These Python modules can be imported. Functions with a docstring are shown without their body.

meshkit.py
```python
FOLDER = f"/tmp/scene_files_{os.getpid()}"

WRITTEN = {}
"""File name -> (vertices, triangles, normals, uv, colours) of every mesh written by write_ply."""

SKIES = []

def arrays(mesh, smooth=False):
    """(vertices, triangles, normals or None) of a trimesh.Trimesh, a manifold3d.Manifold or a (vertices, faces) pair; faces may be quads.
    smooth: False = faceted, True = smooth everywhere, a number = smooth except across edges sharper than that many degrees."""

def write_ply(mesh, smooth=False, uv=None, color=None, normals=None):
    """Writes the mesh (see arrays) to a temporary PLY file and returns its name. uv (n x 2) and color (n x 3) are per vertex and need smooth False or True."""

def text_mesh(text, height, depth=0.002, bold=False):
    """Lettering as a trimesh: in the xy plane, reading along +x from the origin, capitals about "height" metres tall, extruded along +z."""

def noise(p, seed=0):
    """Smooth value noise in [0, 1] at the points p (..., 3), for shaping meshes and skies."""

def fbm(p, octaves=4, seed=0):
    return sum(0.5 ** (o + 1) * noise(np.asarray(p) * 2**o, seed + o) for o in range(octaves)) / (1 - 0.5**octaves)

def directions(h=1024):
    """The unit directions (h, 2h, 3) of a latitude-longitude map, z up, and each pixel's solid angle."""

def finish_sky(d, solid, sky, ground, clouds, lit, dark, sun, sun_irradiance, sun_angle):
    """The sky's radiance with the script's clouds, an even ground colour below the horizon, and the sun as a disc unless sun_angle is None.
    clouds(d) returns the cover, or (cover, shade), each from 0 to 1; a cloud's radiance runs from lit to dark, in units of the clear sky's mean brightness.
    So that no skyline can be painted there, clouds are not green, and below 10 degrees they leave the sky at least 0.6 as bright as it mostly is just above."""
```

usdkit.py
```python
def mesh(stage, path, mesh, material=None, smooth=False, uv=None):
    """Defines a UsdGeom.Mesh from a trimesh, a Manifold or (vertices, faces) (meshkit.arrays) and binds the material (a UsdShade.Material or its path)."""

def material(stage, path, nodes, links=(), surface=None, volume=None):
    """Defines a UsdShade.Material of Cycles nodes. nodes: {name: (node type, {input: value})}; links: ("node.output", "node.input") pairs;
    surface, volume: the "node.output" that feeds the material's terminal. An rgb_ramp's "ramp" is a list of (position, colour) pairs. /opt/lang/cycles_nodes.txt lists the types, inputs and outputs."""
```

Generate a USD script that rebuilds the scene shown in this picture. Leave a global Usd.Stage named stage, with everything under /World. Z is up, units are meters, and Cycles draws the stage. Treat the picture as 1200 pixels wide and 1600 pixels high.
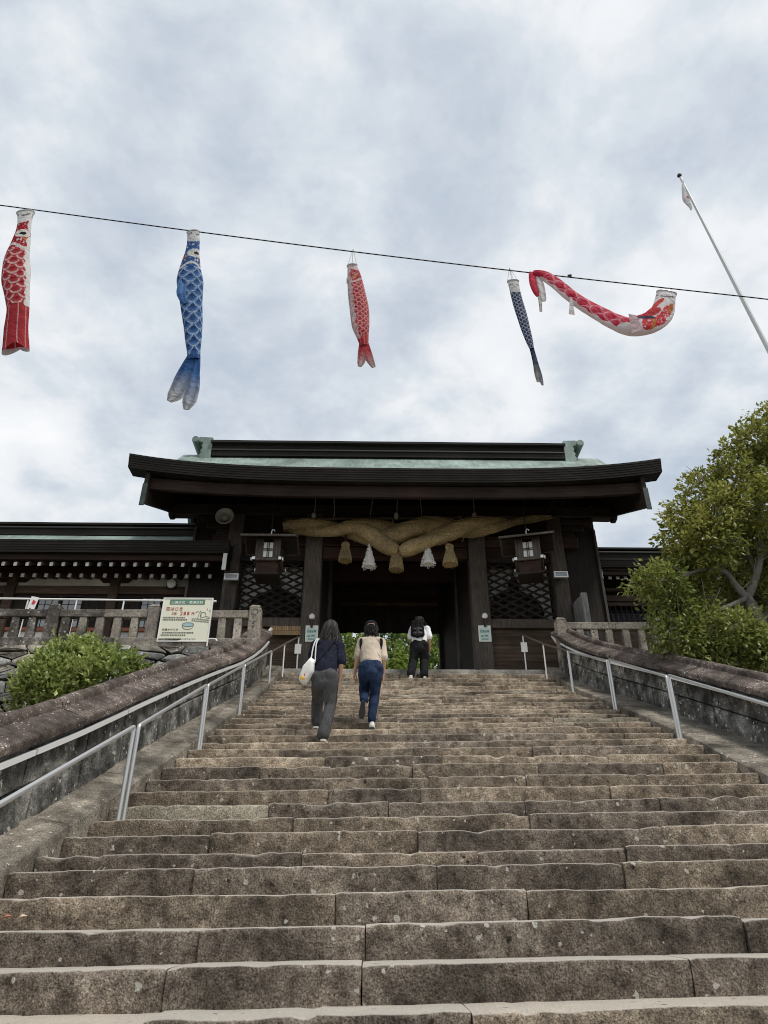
import math, random, json
import numpy as np, trimesh, usdkit, meshkit
from pxr import Usd, UsdGeom, UsdLux, UsdShade, Sdf, Gf, Vt
from shapely.geometry import Polygon, MultiPoint, box as sbox
from scipy.spatial import Voronoi

stage = Usd.Stage.CreateInMemory()
UsdGeom.SetStageUpAxis(stage, "Z")
UsdGeom.SetStageMetersPerUnit(stage, 1.0)
WORLD = UsdGeom.Xform.Define(stage, "/World")
UsdGeom.Scope.Define(stage, "/World/Looks")

# ------------------------------------------------------------------ camera, sky, sun, exposure
F, PITCH, YAW = 1108.0, math.radians(30.2), math.radians(0.95)      # focal length in pixels of the 1200 wide photograph
EYE = np.array([0, 0, 1.575])
EXPOSURE = 0.90
cp, sp, cy, sy = math.cos(PITCH), math.sin(PITCH), math.cos(YAW), math.sin(YAW)
FW = np.array([sy * cp, cy * cp, sp]); RT = np.array([cy, -sy, 0.0]); UP = np.cross(RT, FW)
cam = UsdGeom.Camera.Define(stage, "/World/camera")
cam.CreateHorizontalApertureAttr(36.0); cam.CreateVerticalApertureAttr(48.0)
cam.CreateFocalLengthAttr(36.0 * F / 1200.0)
cam.CreateClippingRangeAttr(Gf.Vec2f(0.05, 5000))
cam.CreateExposureAttr(EXPOSURE)
m4 = Gf.Matrix4d(*[float(v) for v in (*RT, 0, *UP, 0, *(-FW), 0, *EYE, 1)])
cam.AddTransformOp().Set(m4)

SUN_EL, SUN_DIR = math.radians(62), np.array([0.80, -0.60])
SUN_DIR = SUN_DIR / np.linalg.norm(SUN_DIR)
SUN_ROT = math.atan2(SUN_DIR[0], SUN_DIR[1])
SKY_STRENGTH = 0.0505
dome = UsdLux.DomeLight.Define(stage, "/World/sky")
dome.GetPrim().SetCustomDataByKey("kind", "structure")
CL = 1.0   # brightness of the cloud layer in the units of the sky texture
skym = usdkit.material(stage, "/World/Looks/sky_air", {
    "sky": ("sky_texture", {"sky_type": "single_scattering", "sun_disc": False, "sun_elevation": SUN_EL, "sun_rotation": SUN_ROT, "aerosol_density": 2.0}),
    "tc": ("texture_coordinate", {}),
    "sep": ("separate_xyz", {}),
    "zz": ("math", {"math_type": "add", "value2": 0.22}),
    "zc": ("math", {"math_type": "maximum", "value2": 0.10}),
    "dx": ("math", {"math_type": "divide"}), "dy": ("math", {"math_type": "divide"}),
    "cv": ("combine_xyz", {"z": 3.7}),
    "n1": ("noise_texture", {"scale": 2.15, "detail": 8.0, "roughness": 0.55, "distortion": 0.15}),
    "n2": ("noise_texture", {"scale": 7.0, "detail": 7.0, "roughness": 0.58, "distortion": 0.2}),
    "n3": ("noise_texture", {"scale": 0.7, "detail": 2.0, "roughness": 0.5}),
    "a1": ("math", {"math_type": "multiply", "value2": 0.70}),
    "a2": ("math", {"math_type": "multiply_add", "value2": 0.40}),
    "a3": ("math", {"math_type": "multiply_add", "value2": 0.40}),
    "r": ("rgb_ramp", {"ramp": [(0.0, (5.2, 6.0, 7.2)), (0.575, (5.3, 6.1, 7.3)), (0.66, (6.5, 7.2, 8.1)), (0.735, (7.9, 8.5, 9.1)), (0.80, (9.6, 9.9, 10.2)), (0.92, (10.9, 11.0, 11.1))]}),
    "mx": ("mix_color", {"fac": 0.93, "use_clamp": False}),
    "bg": ("background_shader", {"strength": SKY_STRENGTH}),
}, [("tc.generated", "sep.vector"), ("sep.z", "zz.value1"), ("zz.value", "zc.value1"), ("sep.x", "dx.value1"), ("sep.y", "dy.value1"),
    ("zc.value", "dx.value2"), ("zc.value", "dy.value2"), ("dx.value", "cv.x"), ("dy.value", "cv.y"),
    ("cv.vector", "n1.vector"), ("cv.vector", "n2.vector"), ("cv.vector", "n3.vector"), ("n1.fac", "a1.value1"), ("n2.fac", "a2.value1"), ("a1.value", "a2.value3"),
    ("n3.fac", "a3.value1"), ("a2.value", "a3.value3"),
    ("a3.value", "r.fac"), ("sky.color", "mx.a"), ("r.color", "mx.b"), ("mx.result", "bg.color")], surface="bg.background")
UsdShade.MaterialBindingAPI.Apply(dome.GetPrim()).Bind(skym)
sun = UsdLux.DistantLight.Define(stage, "/World/sun")
sun.CreateIntensityAttr(0.40); sun.CreateAngleAttr(10.0); sun.CreateColorAttr(Gf.Vec3f(1.0, 0.965, 0.91))
sun.CreateNormalizeAttr(True)
_s = np.array([SUN_DIR[0] * math.cos(SUN_EL), SUN_DIR[1] * math.cos(SUN_EL), math.sin(SUN_EL)])
_x = np.cross([0, 0, 1.0], _s); _x /= np.linalg.norm(_x); _y = np.cross(_s, _x)
sun.AddTransformOp().Set(Gf.Matrix4d(*[float(v) for v in (*_x, 0, *_y, 0, *_s, 0, 0, 0, 60, 1)]))

# ------------------------------------------------------------------ measuring: a point of the photograph on a plane of the place
def ray(px, py): return FW * F + RT * (px - 600) - UP * (py - 800)
def at_y(px, py, y): r = ray(px, py); return EYE + r * (y / r[1])
def at_x(px, py, x): r = ray(px, py); return EYE + r * (x / r[0])
def at_z(px, py, z): r = ray(px, py); return EYE + r * ((z - EYE[2]) / r[2])

# ------------------------------------------------------------------ names, things, parts
_used = {}
def numbered(path):
    n = _used.get(path, 0); _used[path] = n + 1
    return path if n == 0 else f"{path}_{n:03d}"
def tag(p, label=None, cat=None, group=None, kind=None):
    for k, v in (("label", label), ("category", cat), ("group", group), ("kind", kind)):
        if v: p.SetCustomDataByKey(k, v)
    return p
ORG = {}
def thing(name, loc=(0, 0, 0), label=None, cat=None, group=None, kind=None):
    path = numbered("/World/" + name)
    x = UsdGeom.Xform.Define(stage, path)
    loc = np.asarray(loc, float)
    x.AddTranslateOp().Set(Gf.Vec3d(*[float(v) for v in loc]))
    ORG[path] = loc
    return tag(x.GetPrim(), label, cat, group, kind)
def vf(mesh):
    v, f, _ = meshkit.arrays(mesh)
    return v, f
def put(parent, name, mesh, mat, smooth=False, label=None, colors=None, kind=None):
    """One mesh (given in world coordinates) as a part of parent, or at top level when parent is None."""
    base = str(parent.GetPath()) if parent is not None else "/World"
    path = numbered(base + "/" + name)
    o = ORG.get(base, np.zeros(3))
    v, f = vf(mesh)
    if not len(f): return None
    m = usdkit.mesh(stage, path, (v - o, f), MAT[mat], smooth)
    ORG[path] = o
    if colors is not None:
        UsdGeom.PrimvarsAPI(m).CreatePrimvar("paint", Sdf.ValueTypeNames.Color3fArray, "vertex").Set(Vt.Vec3fArray.FromNumpy(np.asarray(colors, np.float32)))
    return tag(m.GetPrim(), label, None, None, kind)
def solo(name, mesh, mat, label=None, cat=None, group=None, kind=None, smooth=False):
    return tag(put(None, name, mesh, mat, smooth), label, cat, group, kind)
def copy_of(root, loc, label, group=None, rotz=0):
    """A copy of a thing with its parts, under the next number."""
    was = root.GetCustomData()
    path = numbered("/World/" + str(root.GetPath()).split("/")[-1])
    x = UsdGeom.Xform.Define(stage, path)
    x.GetPrim().GetReferences().AddInternalReference(root.GetPath())
    x.ClearXformOpOrder()
    t = x.GetPrim().GetAttribute("xformOp:translate") and UsdGeom.XformOp(x.GetPrim().GetAttribute("xformOp:translate")) or x.AddTranslateOp()
    t.Set(Gf.Vec3d(*[float(v) for v in loc]))
    ops = [t]
    if rotz: r = x.AddRotateZOp(); r.Set(float(rotz)); ops = [t, r]
    x.SetXformOpOrder(ops)
    tag(x.GetPrim(), label, was["category"], group or was.get("group"))
    x.GetPrim().SetInstanceable(True)
    return x.GetPrim()

# ------------------------------------------------------------------ shapes: all return (vertices, triangles)
def join(parts):
    vs, fs, n = [], [], 0
    for p in parts:
        v, f = p if isinstance(p, tuple) else vf(p)
        f = np.asarray(f)
        if f.shape[1] == 4: f = np.vstack([f[:, [0, 1, 2]], f[:, [0, 2, 3]]])
        vs.append(np.asarray(v, float)); fs.append(f + n); n += len(v)
    return (np.vstack(vs), np.vstack(fs)) if vs else (np.zeros((0, 3)), np.zeros((0, 3), int))
_BV = np.array([[x, y, z] for x in (-.5, .5) for y in (-.5, .5) for z in (-.5, .5)])
_BF = np.array([[0, 1, 3, 2], [4, 6, 7, 5], [0, 4, 5, 1], [2, 3, 7, 6], [0, 2, 6, 4], [1, 5, 7, 3]])
_BT = np.vstack([_BF[:, [0, 1, 2]], _BF[:, [0, 2, 3]]])
def bx(x0, x1, y0, y1, z0, z1):
    return _BV * [x1 - x0, y1 - y0, z1 - z0] + [(x0 + x1) / 2, (y0 + y1) / 2, (z0 + z1) / 2], _BT.copy()
def cbx(x0, x1, y0, y1, z0, z1, c=0.012):
    """A box with chamfered edges."""
    c = min(c, abs(x1 - x0) * .3, abs(y1 - y0) * .3, abs(z1 - z0) * .3)
    pts = []
    for sx in (0, 1):
        for sy_ in (0, 1):
            for sz in (0, 1):
                X, Y, Z = (x0, x1)[sx], (y0, y1)[sy_], (z0, z1)[sz]
                ix, iy, iz = (c, -c)[sx], (c, -c)[sy_], (c, -c)[sz]
                pts += [[X + ix, Y + iy, Z], [X + ix, Y, Z + iz], [X, Y + iy, Z + iz]]
    h = trimesh.convex.convex_hull(np.array(pts))
    return np.array(h.vertices), np.array(h.faces)
def hullof(pts):
    h = trimesh.convex.convex_hull(np.asarray(pts, float)); return np.array(h.vertices), np.array(h.faces)
def frame_of(d, ref=(0, 0, 1)):
    d = np.asarray(d, float) / np.linalg.norm(d)
    ref = np.asarray(ref, float)
    if abs(d @ ref) > .97: ref = np.array([1.0, 0, 0]) if abs(d[0]) < .9 else np.array([0, 1.0, 0])
    a = np.cross(d, ref); a /= np.linalg.norm(a)
    return d, a, np.cross(a, d)
def bar(p, q, w, h=None, ref=(0, 0, 1)):
    """A square bar from p to q, w wide and h high."""
    p, q = np.asarray(p, float), np.asarray(q, float); h = h or w
    d, a, b = frame_of(q - p, ref)
    v = _BV @ np.array([d * np.linalg.norm(q - p), a * w, b * h]) + (p + q) / 2
    return v, _BT.copy()
def tube(path, r, n=10, cap=True):
    path = np.asarray(path, float); k = len(path)
    r = np.broadcast_to(np.asarray(r, float), (k,))
    t = np.gradient(path, axis=0); t /= np.linalg.norm(t, axis=1)[:, None] + 1e-12
    a = frame_of(t[0])[1]; V = []
    for i in range(k):
        a = a - t[i] * (a @ t[i]); a /= np.linalg.norm(a); b = np.cross(t[i], a)
        an = np.arange(n) * 2 * np.pi / n
        V.append(path[i] + r[i] * (np.cos(an)[:, None] * a + np.sin(an)[:, None] * b))
    V = np.vstack(V); i, j = np.meshgrid(np.arange(k - 1), np.arange(n), indexing="ij")
    q = np.stack([i * n + j, i * n + (j + 1) % n, (i + 1) * n + (j + 1) % n, (i + 1) * n + j], -1).reshape(-1, 4)
    f = np.vstack([q[:, [0, 1, 2]], q[:, [0, 2, 3]]])
    if cap:
        V = np.vstack([V, path[0], path[-1]]); c0, c1 = len(V) - 2, len(V) - 1
        j = np.arange(n)
        f = np.vstack([f, np.stack([np.full(n, c0), (j + 1) % n, j], 1), np.stack([np.full(n, c1), (k - 1) * n + j, (k - 1) * n + (j + 1) % n], 1)])
    return V, f
def lathe(profile, centre, axis=(0, 0, 1), n=24):
    """profile: (radius, height) pairs turned round the axis through centre."""
    d, a, b = frame_of(axis); pr = np.asarray(profile, float); k = len(pr)
    an = np.arange(n) * 2 * np.pi / n
    V = np.vstack([np.asarray(centre) + d * z + r * (np.cos(an)[:, None] * a + np.sin(an)[:, None] * b) for r, z in pr])
    i, j = np.meshgrid(np.arange(k - 1), np.arange(n), indexing="ij")
    q = np.stack([i * n + j, i * n + (j + 1) % n, (i + 1) * n + (j + 1) % n, (i + 1) * n + j], -1).reshape(-1, 4)
    return V, np.vstack([q[:, [0, 1, 2]], q[:, [0, 2, 3]]])
def sweep(section, path, side=None, closed=True, caps=True):
    """section: (s, u) points; s along side (default: horizontal, square to the path), u up. path: points."""
    path = np.asarray(path, float); sec = np.asarray(section, float); k, n = len(path), len(sec)
    t = np.gradient(path, axis=0) if k > 2 else np.tile(path[1] - path[0], (2, 1)); V = []
    for i in range(k):
        if side is None:
            s = np.cross(t[i], [0, 0, 1.0]); s /= np.linalg.norm(s)
        else: s = np.asarray(side, float)
        V.append(path[i] + sec[:, :1] * s + sec[:, 1:2] * np.array([0, 0, 1.0]))
    V = np.vstack(V); m = n if closed else n - 1
    i, j = np.meshgrid(np.arange(k - 1), np.arange(m), indexing="ij")
    q = np.stack([i * n + j, i * n + (j + 1) % n, (i + 1) * n + (j + 1) % n, (i + 1) * n + j], -1).reshape(-1, 4)
    f = [q[:, [0, 1, 2]], q[:, [0, 2, 3]]]
    if caps and closed:
        tri = trimesh.creation.triangulate_polygon(Polygon(sec), engine="earcut")
        pv, pf = np.asarray(tri[0]), np.asarray(tri[1])
        idx = np.array([np.argmin(np.abs(sec - p).sum(1)) for p in pv]); pf = idx[pf]
        f += [pf[:, ::-1], pf + (k - 1) * n]
    return V, np.vstack(f)
def poly_plate(poly, depth):
    """A flat polygon (x, z) extruded along -y by depth; front at y = -depth."""
    m = trimesh.creation.extrude_polygon(poly, depth, engine="earcut")
    v = np.array(m.vertices); return np.stack([v[:, 0], -v[:, 2], v[:, 1]], 1), np.array(m.faces)
def move(mesh, t=(0, 0, 0), R=None):
    v, f = mesh if isinstance(mesh, tuple) else vf(mesh)
    v = np.asarray(v, float)
    if R is not None: v = v @ np.asarray(R).T
    return v + np.asarray(t), f
def rz(a): c, s = math.cos(a), math.sin(a); return np.array([[c, -s, 0], [s, c, 0], [0, 0, 1.0]])
def rx(a): c, s = math.cos(a), math.sin(a); return np.array([[1.0, 0, 0], [0, c, -s], [0, s, c]])
def ry(a): c, s = math.cos(a), math.sin(a); return np.array([[c, 0, s], [0, 1.0, 0], [-s, 0, c]])
def arc_corner(pts, r=0.06, n=5):
    """Rounds the inner corners of a polyline."""
    pts = [np.asarray(p, float) for p in pts]; out = [pts[0]]
    for a, b, c in zip(pts, pts[1:], pts[2:]):
        u, w = a - b, c - b; lu, lw = np.linalg.norm(u), np.linalg.norm(w); q = min(r, lu * .45, lw * .45)
        p0, p1 = b + u / lu * q, b + w / lw * q
        for k in range(n + 1):
            s = k / n; out.append((1 - s) ** 2 * p0 + 2 * s * (1 - s) * b + s * s * p1)
    return np.array(out + [pts[-1]])
def noisy(mesh, amp, freq, seed=0):
    v, f = mesh
    d = np.stack([meshkit.fbm(v * freq + 13.1 * k, 3, seed + k) - .5 for k in range(3)], 1)
    return v + d * 2 * amp, f
# ------------------------------------------------------------------ materials
MAT = {}
def mat(name, nodes, links, surface="p.BSDF"):
    MAT[name] = usdkit.material(stage, "/World/Looks/" + name, nodes, links, surface=surface)
def plain(name, col, rough=0.6, metal=0.0, **kw):
    mat(name, {"p": ("principled_bsdf", {"base_color": col, "roughness": rough, "metallic": metal, **kw})}, [])
def grainy(name, ramp, scale=8.0, stretch=(1, 1, 1), detail=6.0, rough=0.8, bump=0.3, bdist=0.01, vary=0.35, spots=None, spot_scale=14.0, spot_at=0.42, top=None, big=None, spec=0.3, bscale=None, transl=0.0, speck=None, blotch=.4, pits=0, spot_pow=3.0):
    """Stone, wood, bark, cloth: noise through a ramp, a larger blotch, a tone of its own for each piece, lichen-like spots, fine relief."""
    n = {"g": ("geometry", {}), "mp": ("mapping", {"scale": stretch}),
         "n": ("noise_texture", {"scale": scale, "detail": detail, "roughness": 0.62, "distortion": 0.2}),
         "r": ("rgb_ramp", {"ramp": ramp}),
         "b": ("noise_texture", {"scale": 0.9 if big is None else big, "detail": 3.0, "roughness": 0.55}),
         "br": ("map_range", {"from_min": 0.3, "from_max": 0.7, "to_min": 1 - blotch, "to_max": 1 + blotch * .8}),
         "oi": ("object_info", {}), "ov": ("map_range", {"to_min": 1 - vary, "to_max": 1 + vary}),
         "mm": ("math", {"math_type": "multiply"}), "cc": ("combine_color", {}),
         "mu": ("mix_color", {"blend_type": "multiply", "fac": 1.0, "use_clamp": False}),
         "p": ("principled_bsdf", {"roughness": rough, "specular_ior_level": spec}),
         "bn": ("noise_texture", {"scale": bscale or scale * 3.0, "detail": 5.0, "roughness": 0.65}),
         "bu": ("bump", {"strength": bump, "distance": bdist})}
    l = [("g.position", "mp.vector"), ("mp.vector", "n.vector"), ("n.fac", "r.fac"), ("g.position", "b.vector"), ("b.fac", "br.value"),
         ("oi.random", "ov.value"), ("br.result", "mm.value1"), ("ov.result", "mm.value2"), ("mm.value", "cc.r"), ("mm.value", "cc.g"), ("mm.value", "cc.b"),
         ("r.color", "mu.a"), ("cc.color", "mu.b"), ("mp.vector", "bn.vector"), ("bn.fac", "bu.height"), ("bu.normal", "p.normal")]
    last = "mu.result"
    if speck:    # pits and grit
        n["k"] = ("noise_texture", {"scale": speck, "detail": 3.0, "roughness": 0.7}); n["kr"] = ("map_range", {"from_min": 0.34, "from_max": 0.66, "to_min": 0.28, "to_max": 1.6, "clamp": True})
        n["kc"] = ("combine_color", {}); n["km"] = ("mix_color", {"blend_type": "multiply", "fac": 1.0, "use_clamp": False})
        l += [("mp.vector", "k.vector"), ("k.fac", "kr.value"), ("kr.result", "kc.r"), ("kr.result", "kc.g"), ("kr.result", "kc.b"), (last, "km.a"), ("kc.color", "km.b")]; last = "km.result"
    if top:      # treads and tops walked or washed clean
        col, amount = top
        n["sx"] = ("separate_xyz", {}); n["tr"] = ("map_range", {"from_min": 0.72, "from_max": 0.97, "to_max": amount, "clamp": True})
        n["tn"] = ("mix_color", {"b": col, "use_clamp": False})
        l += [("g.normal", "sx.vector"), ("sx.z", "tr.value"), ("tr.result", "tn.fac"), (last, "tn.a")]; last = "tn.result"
    if spots:
        n["sw"] = ("noise_texture", {"scale": spot_scale * 1.7, "detail": 3.0}); n["sv"] = ("vector_math", {"math_type": "multiply_add", "vector2": (.9 / spot_scale,) * 3})
        n["sn"] = ("voronoi_texture", {"scale": spot_scale, "feature": "f1"}); n["sc"] = ("separate_color", {})
        n["sp"] = ("math", {"math_type": "power", "value2": spot_pow}); n["sq"] = ("math", {"math_type": "multiply", "value2": spot_at})
        n["sg"] = ("map_range", {"from_min": 0.36, "from_max": 0.62, "to_min": 0.5, "to_max": 1.3}); n["sh"] = ("math", {"math_type": "multiply"}); n["sd"] = ("math", {"math_type": "subtract"}); n["sr"] = ("map_range", {"from_min": 0.0, "from_max": 0.06, "clamp": True})
        n["sm"] = ("mix_color", {"b": spots, "use_clamp": False})
        l += [("g.position", "sw.vector"), ("sw.color", "sv.vector1"), ("g.position", "sv.vector3"), ("sv.vector", "sn.vector"), ("sn.color", "sc.color"), ("sc.r", "sp.value1"), ("sp.value", "sq.value1"),
              ("b.fac", "sg.value"), ("sg.result", "sh.value1"), ("sq.value", "sh.value2"), ("sh.value", "sd.value1"), ("sn.distance", "sd.value2"), ("sd.value", "sr.value"), ("sr.result", "sm.fac"), (last, "sm.a")]; last = "sm.result"
    if pits:     # small holes broken out of the stone
        n["hn"] = ("voronoi_texture", {"scale": pits, "feature": "f1", "randomness": 1.0}); n["hc"] = ("separate_color", {}); n["hp"] = ("math", {"math_type": "power", "value2": 9.0}); n["hq"] = ("math", {"math_type": "multiply", "value2": .34})
        n["hd"] = ("math", {"math_type": "subtract"}); n["hr"] = ("map_range", {"from_min": 0.0, "from_max": 0.14, "clamp": True}); n["hm"] = ("mix_color", {"b": (.030, .025, .020), "use_clamp": False})
        l += [("g.position", "sw.vector") if not spots else ("sv.vector", "hn.vector"), ("hn.color", "hc.color"), ("hc.g", "hp.value1"), ("hp.value", "hq.value1"), ("hq.value", "hd.value1"), ("hn.distance", "hd.value2"), ("hd.value", "hr.value"), ("hr.result", "hm.fac"), (last, "hm.a")]; last = "hm.result"
    l.append((last, "p.base_color"))
    out = "p.BSDF"
    if transl:
        n["t"] = ("translucent_bsdf", {}); n["x"] = ("mix_closure", {"fac": transl})
        l += [(last, "t.color"), ("p.BSDF", "x.closure1"), ("t.BSDF", "x.closure2")]; out = "x.closure"
    mat(name, n, l, out)

ST = dict(detail=8.0, rough=0.9, bump=1.0, bdist=0.025, spec=0.2, speck=95, blotch=.6, big=1.7)
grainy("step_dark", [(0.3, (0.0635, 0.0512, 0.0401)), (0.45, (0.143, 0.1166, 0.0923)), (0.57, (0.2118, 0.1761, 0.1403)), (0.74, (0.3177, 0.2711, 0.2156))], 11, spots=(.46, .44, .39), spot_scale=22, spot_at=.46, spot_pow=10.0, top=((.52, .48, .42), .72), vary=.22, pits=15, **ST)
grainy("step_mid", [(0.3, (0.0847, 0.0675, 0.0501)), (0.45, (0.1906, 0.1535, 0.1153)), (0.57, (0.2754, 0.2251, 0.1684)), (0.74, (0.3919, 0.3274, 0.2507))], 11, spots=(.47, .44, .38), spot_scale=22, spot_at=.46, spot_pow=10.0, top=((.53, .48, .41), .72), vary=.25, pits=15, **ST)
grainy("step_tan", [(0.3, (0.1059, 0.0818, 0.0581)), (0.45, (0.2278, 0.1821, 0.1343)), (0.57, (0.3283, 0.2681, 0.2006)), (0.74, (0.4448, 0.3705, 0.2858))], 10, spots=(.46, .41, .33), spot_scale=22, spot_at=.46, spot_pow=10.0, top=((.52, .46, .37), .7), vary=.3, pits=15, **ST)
grainy("step_pale", [(0.25, (.17, .15, .115)), (0.5, (.30, .27, .21)), (0.8, (.42, .385, .31))], 10, vary=.2, **ST)
grainy("kerb_stone", [(0.25, (.085, .073, .058)), (0.5, (.19, .168, .136)), (0.75, (.31, .275, .225))], 7, spots=(.5, .48, .42), spot_scale=26, spot_at=.44, spot_pow=9.0, vary=.14, **ST)
grainy("coping_rock", [(0.25, (.045, .034, .028)), (0.5, (.112, .088, .075)), (0.75, (.21, .172, .148))], 9, spots=(.55, .53, .50), spot_scale=42, spot_at=.46, spot_pow=4.0, vary=.14, **ST)
grainy("block_rock", [(0.28, (.020, .020, .018)), (0.45, (.075, .072, .065)), (0.58, (.17, .165, .15)), (0.72, (.36, .35, .31))], 5, spots=(.40, .39, .34), spot_scale=19, spot_at=.5, spot_pow=4.0, vary=.22, **ST)
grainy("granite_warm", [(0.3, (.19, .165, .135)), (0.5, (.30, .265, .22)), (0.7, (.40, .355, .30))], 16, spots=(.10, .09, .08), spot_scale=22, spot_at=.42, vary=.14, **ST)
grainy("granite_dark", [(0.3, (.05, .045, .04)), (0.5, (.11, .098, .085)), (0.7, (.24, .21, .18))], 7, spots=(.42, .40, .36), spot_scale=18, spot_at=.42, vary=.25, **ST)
grainy("rubble_grey", [(0.3, (.10, .10, .095)), (0.5, (.20, .20, .19)), (0.72, (.34, .33, .31))], 6, spots=(.45, .44, .40), spot_scale=15, spot_at=.42, vary=.35, **ST)
grainy("rubble_warm", [(0.3, (.10, .09, .07)), (0.5, (.21, .19, .155)), (0.72, (.34, .31, .26))], 6, spots=(.45, .44, .40), spot_scale=15, spot_at=.42, vary=.35, **ST)
plain("dark_joint", (.022, .020, .017), .95)
grainy("ground_earth", [(0.3, (.06, .052, .038)), (0.55, (.13, .115, .085)), (0.75, (.20, .18, .13))], 3, vary=0, **ST)
grainy("paving", [(0.3, (.20, .19, .17)), (0.55, (.30, .285, .255)), (0.75, (.38, .365, .33))], 5, vary=.1, **ST)
WD = dict(rough=0.75, bump=0.5, bdist=0.012, spec=0.25)
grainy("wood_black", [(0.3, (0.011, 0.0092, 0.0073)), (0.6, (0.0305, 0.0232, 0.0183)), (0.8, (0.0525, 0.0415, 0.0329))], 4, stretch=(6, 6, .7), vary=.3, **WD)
grainy("wood_black_long", [(0.3, (0.011, 0.0092, 0.0073)), (0.6, (0.0329, 0.0232, 0.0183)), (0.8, (0.0586, 0.0415, 0.0317))], 4, stretch=(.5, 6, 8), vary=.3, **WD)
grainy("wood_red", [(0.3, (.020, .010, .007)), (0.6, (.050, .025, .018)), (0.8, (.085, .046, .034))], 4, stretch=(.5, 6, 8), vary=.3, **WD)
grainy("wood_brown", [(0.3, (0.0512, 0.0342, 0.022)), (0.55, (0.1098, 0.0732, 0.05)), (0.8, (0.183, 0.1281, 0.0915))], 4, stretch=(.4, 6, 9), vary=.25, **WD)
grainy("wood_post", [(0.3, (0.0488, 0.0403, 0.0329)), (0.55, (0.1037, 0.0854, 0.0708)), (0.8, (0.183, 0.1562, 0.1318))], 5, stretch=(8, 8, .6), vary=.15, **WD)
grainy("wood_grey", [(0.3, (.12, .115, .11)), (0.55, (.23, .22, .215)), (0.8, (.33, .32, .31))], 5, stretch=(8, 8, .6), vary=.2, **WD)
grainy("wood_door", [(0.3, (.05, .036, .028)), (0.55, (.10, .075, .058)), (0.8, (.15, .115, .09))], 4, stretch=(.5, 6, 8), vary=.15, **WD)
grainy("wood_pale", [(0.3, (.36, .22, .10)), (0.55, (.50, .33, .16)), (0.8, (.62, .43, .24))], 5, stretch=(6, 6, 1), vary=.15, **WD)
grainy("bark_roof", [(0.3, (.008, .007, .006)), (0.55, (.020, .017, .014)), (0.8, (.040, .034, .029))], 6, stretch=(.4, 3, 14), vary=.2, **WD)
grainy("copper_green", [(0.3, (.12, .165, .145)), (0.55, (.20, .26, .232)), (0.8, (.29, .345, .315))], 3, stretch=(3, .6, .6), vary=.08, rough=.6, bump=.2, spec=.4)
grainy("copper_dark", [(0.3, (.020, .030, .026)), (0.55, (.040, .060, .051)), (0.8, (.09, .13, .11))], 6, vary=.1, rough=.55, bump=.3, spec=.4)
plain("ridge_metal", (.028, .026, .023), .42, 0.0, specular_ior_level=0.5)
grainy("plaster", [(0.3, (.62, .60, .56)), (0.7, (.74, .72, .68))], 4, vary=.0, rough=.9, bump=.1)
grainy("plaster_dim", [(0.3, (.80, .79, .77)), (0.7, (.86, .85, .83))], 4, vary=.0, rough=.9, bump=.1)
plain("white_paint", (.78, .77, .74), .5)
plain("steel", (.55, .55, .54), .36, 0.75)
plain("steel_pale", (.74, .74, .73), .38, 0.3)
plain("galvanised", (.42, .44, .43), .45, 0.6)
plain("brown_pipe", (.085, .062, .05), .45)
plain("paper_white", (.80, .79, .76), .8)
plain("glass_dark", (.03, .035, .04), .12)
plain("pane_grey", (.42, .44, .46), .25)
plain("black_plastic", (.012, .012, .013), .5)
plain("orange_wood", (.30, .10, .045), .6)
plain("sign_cream", (.80, .78, .62), .55)
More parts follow.
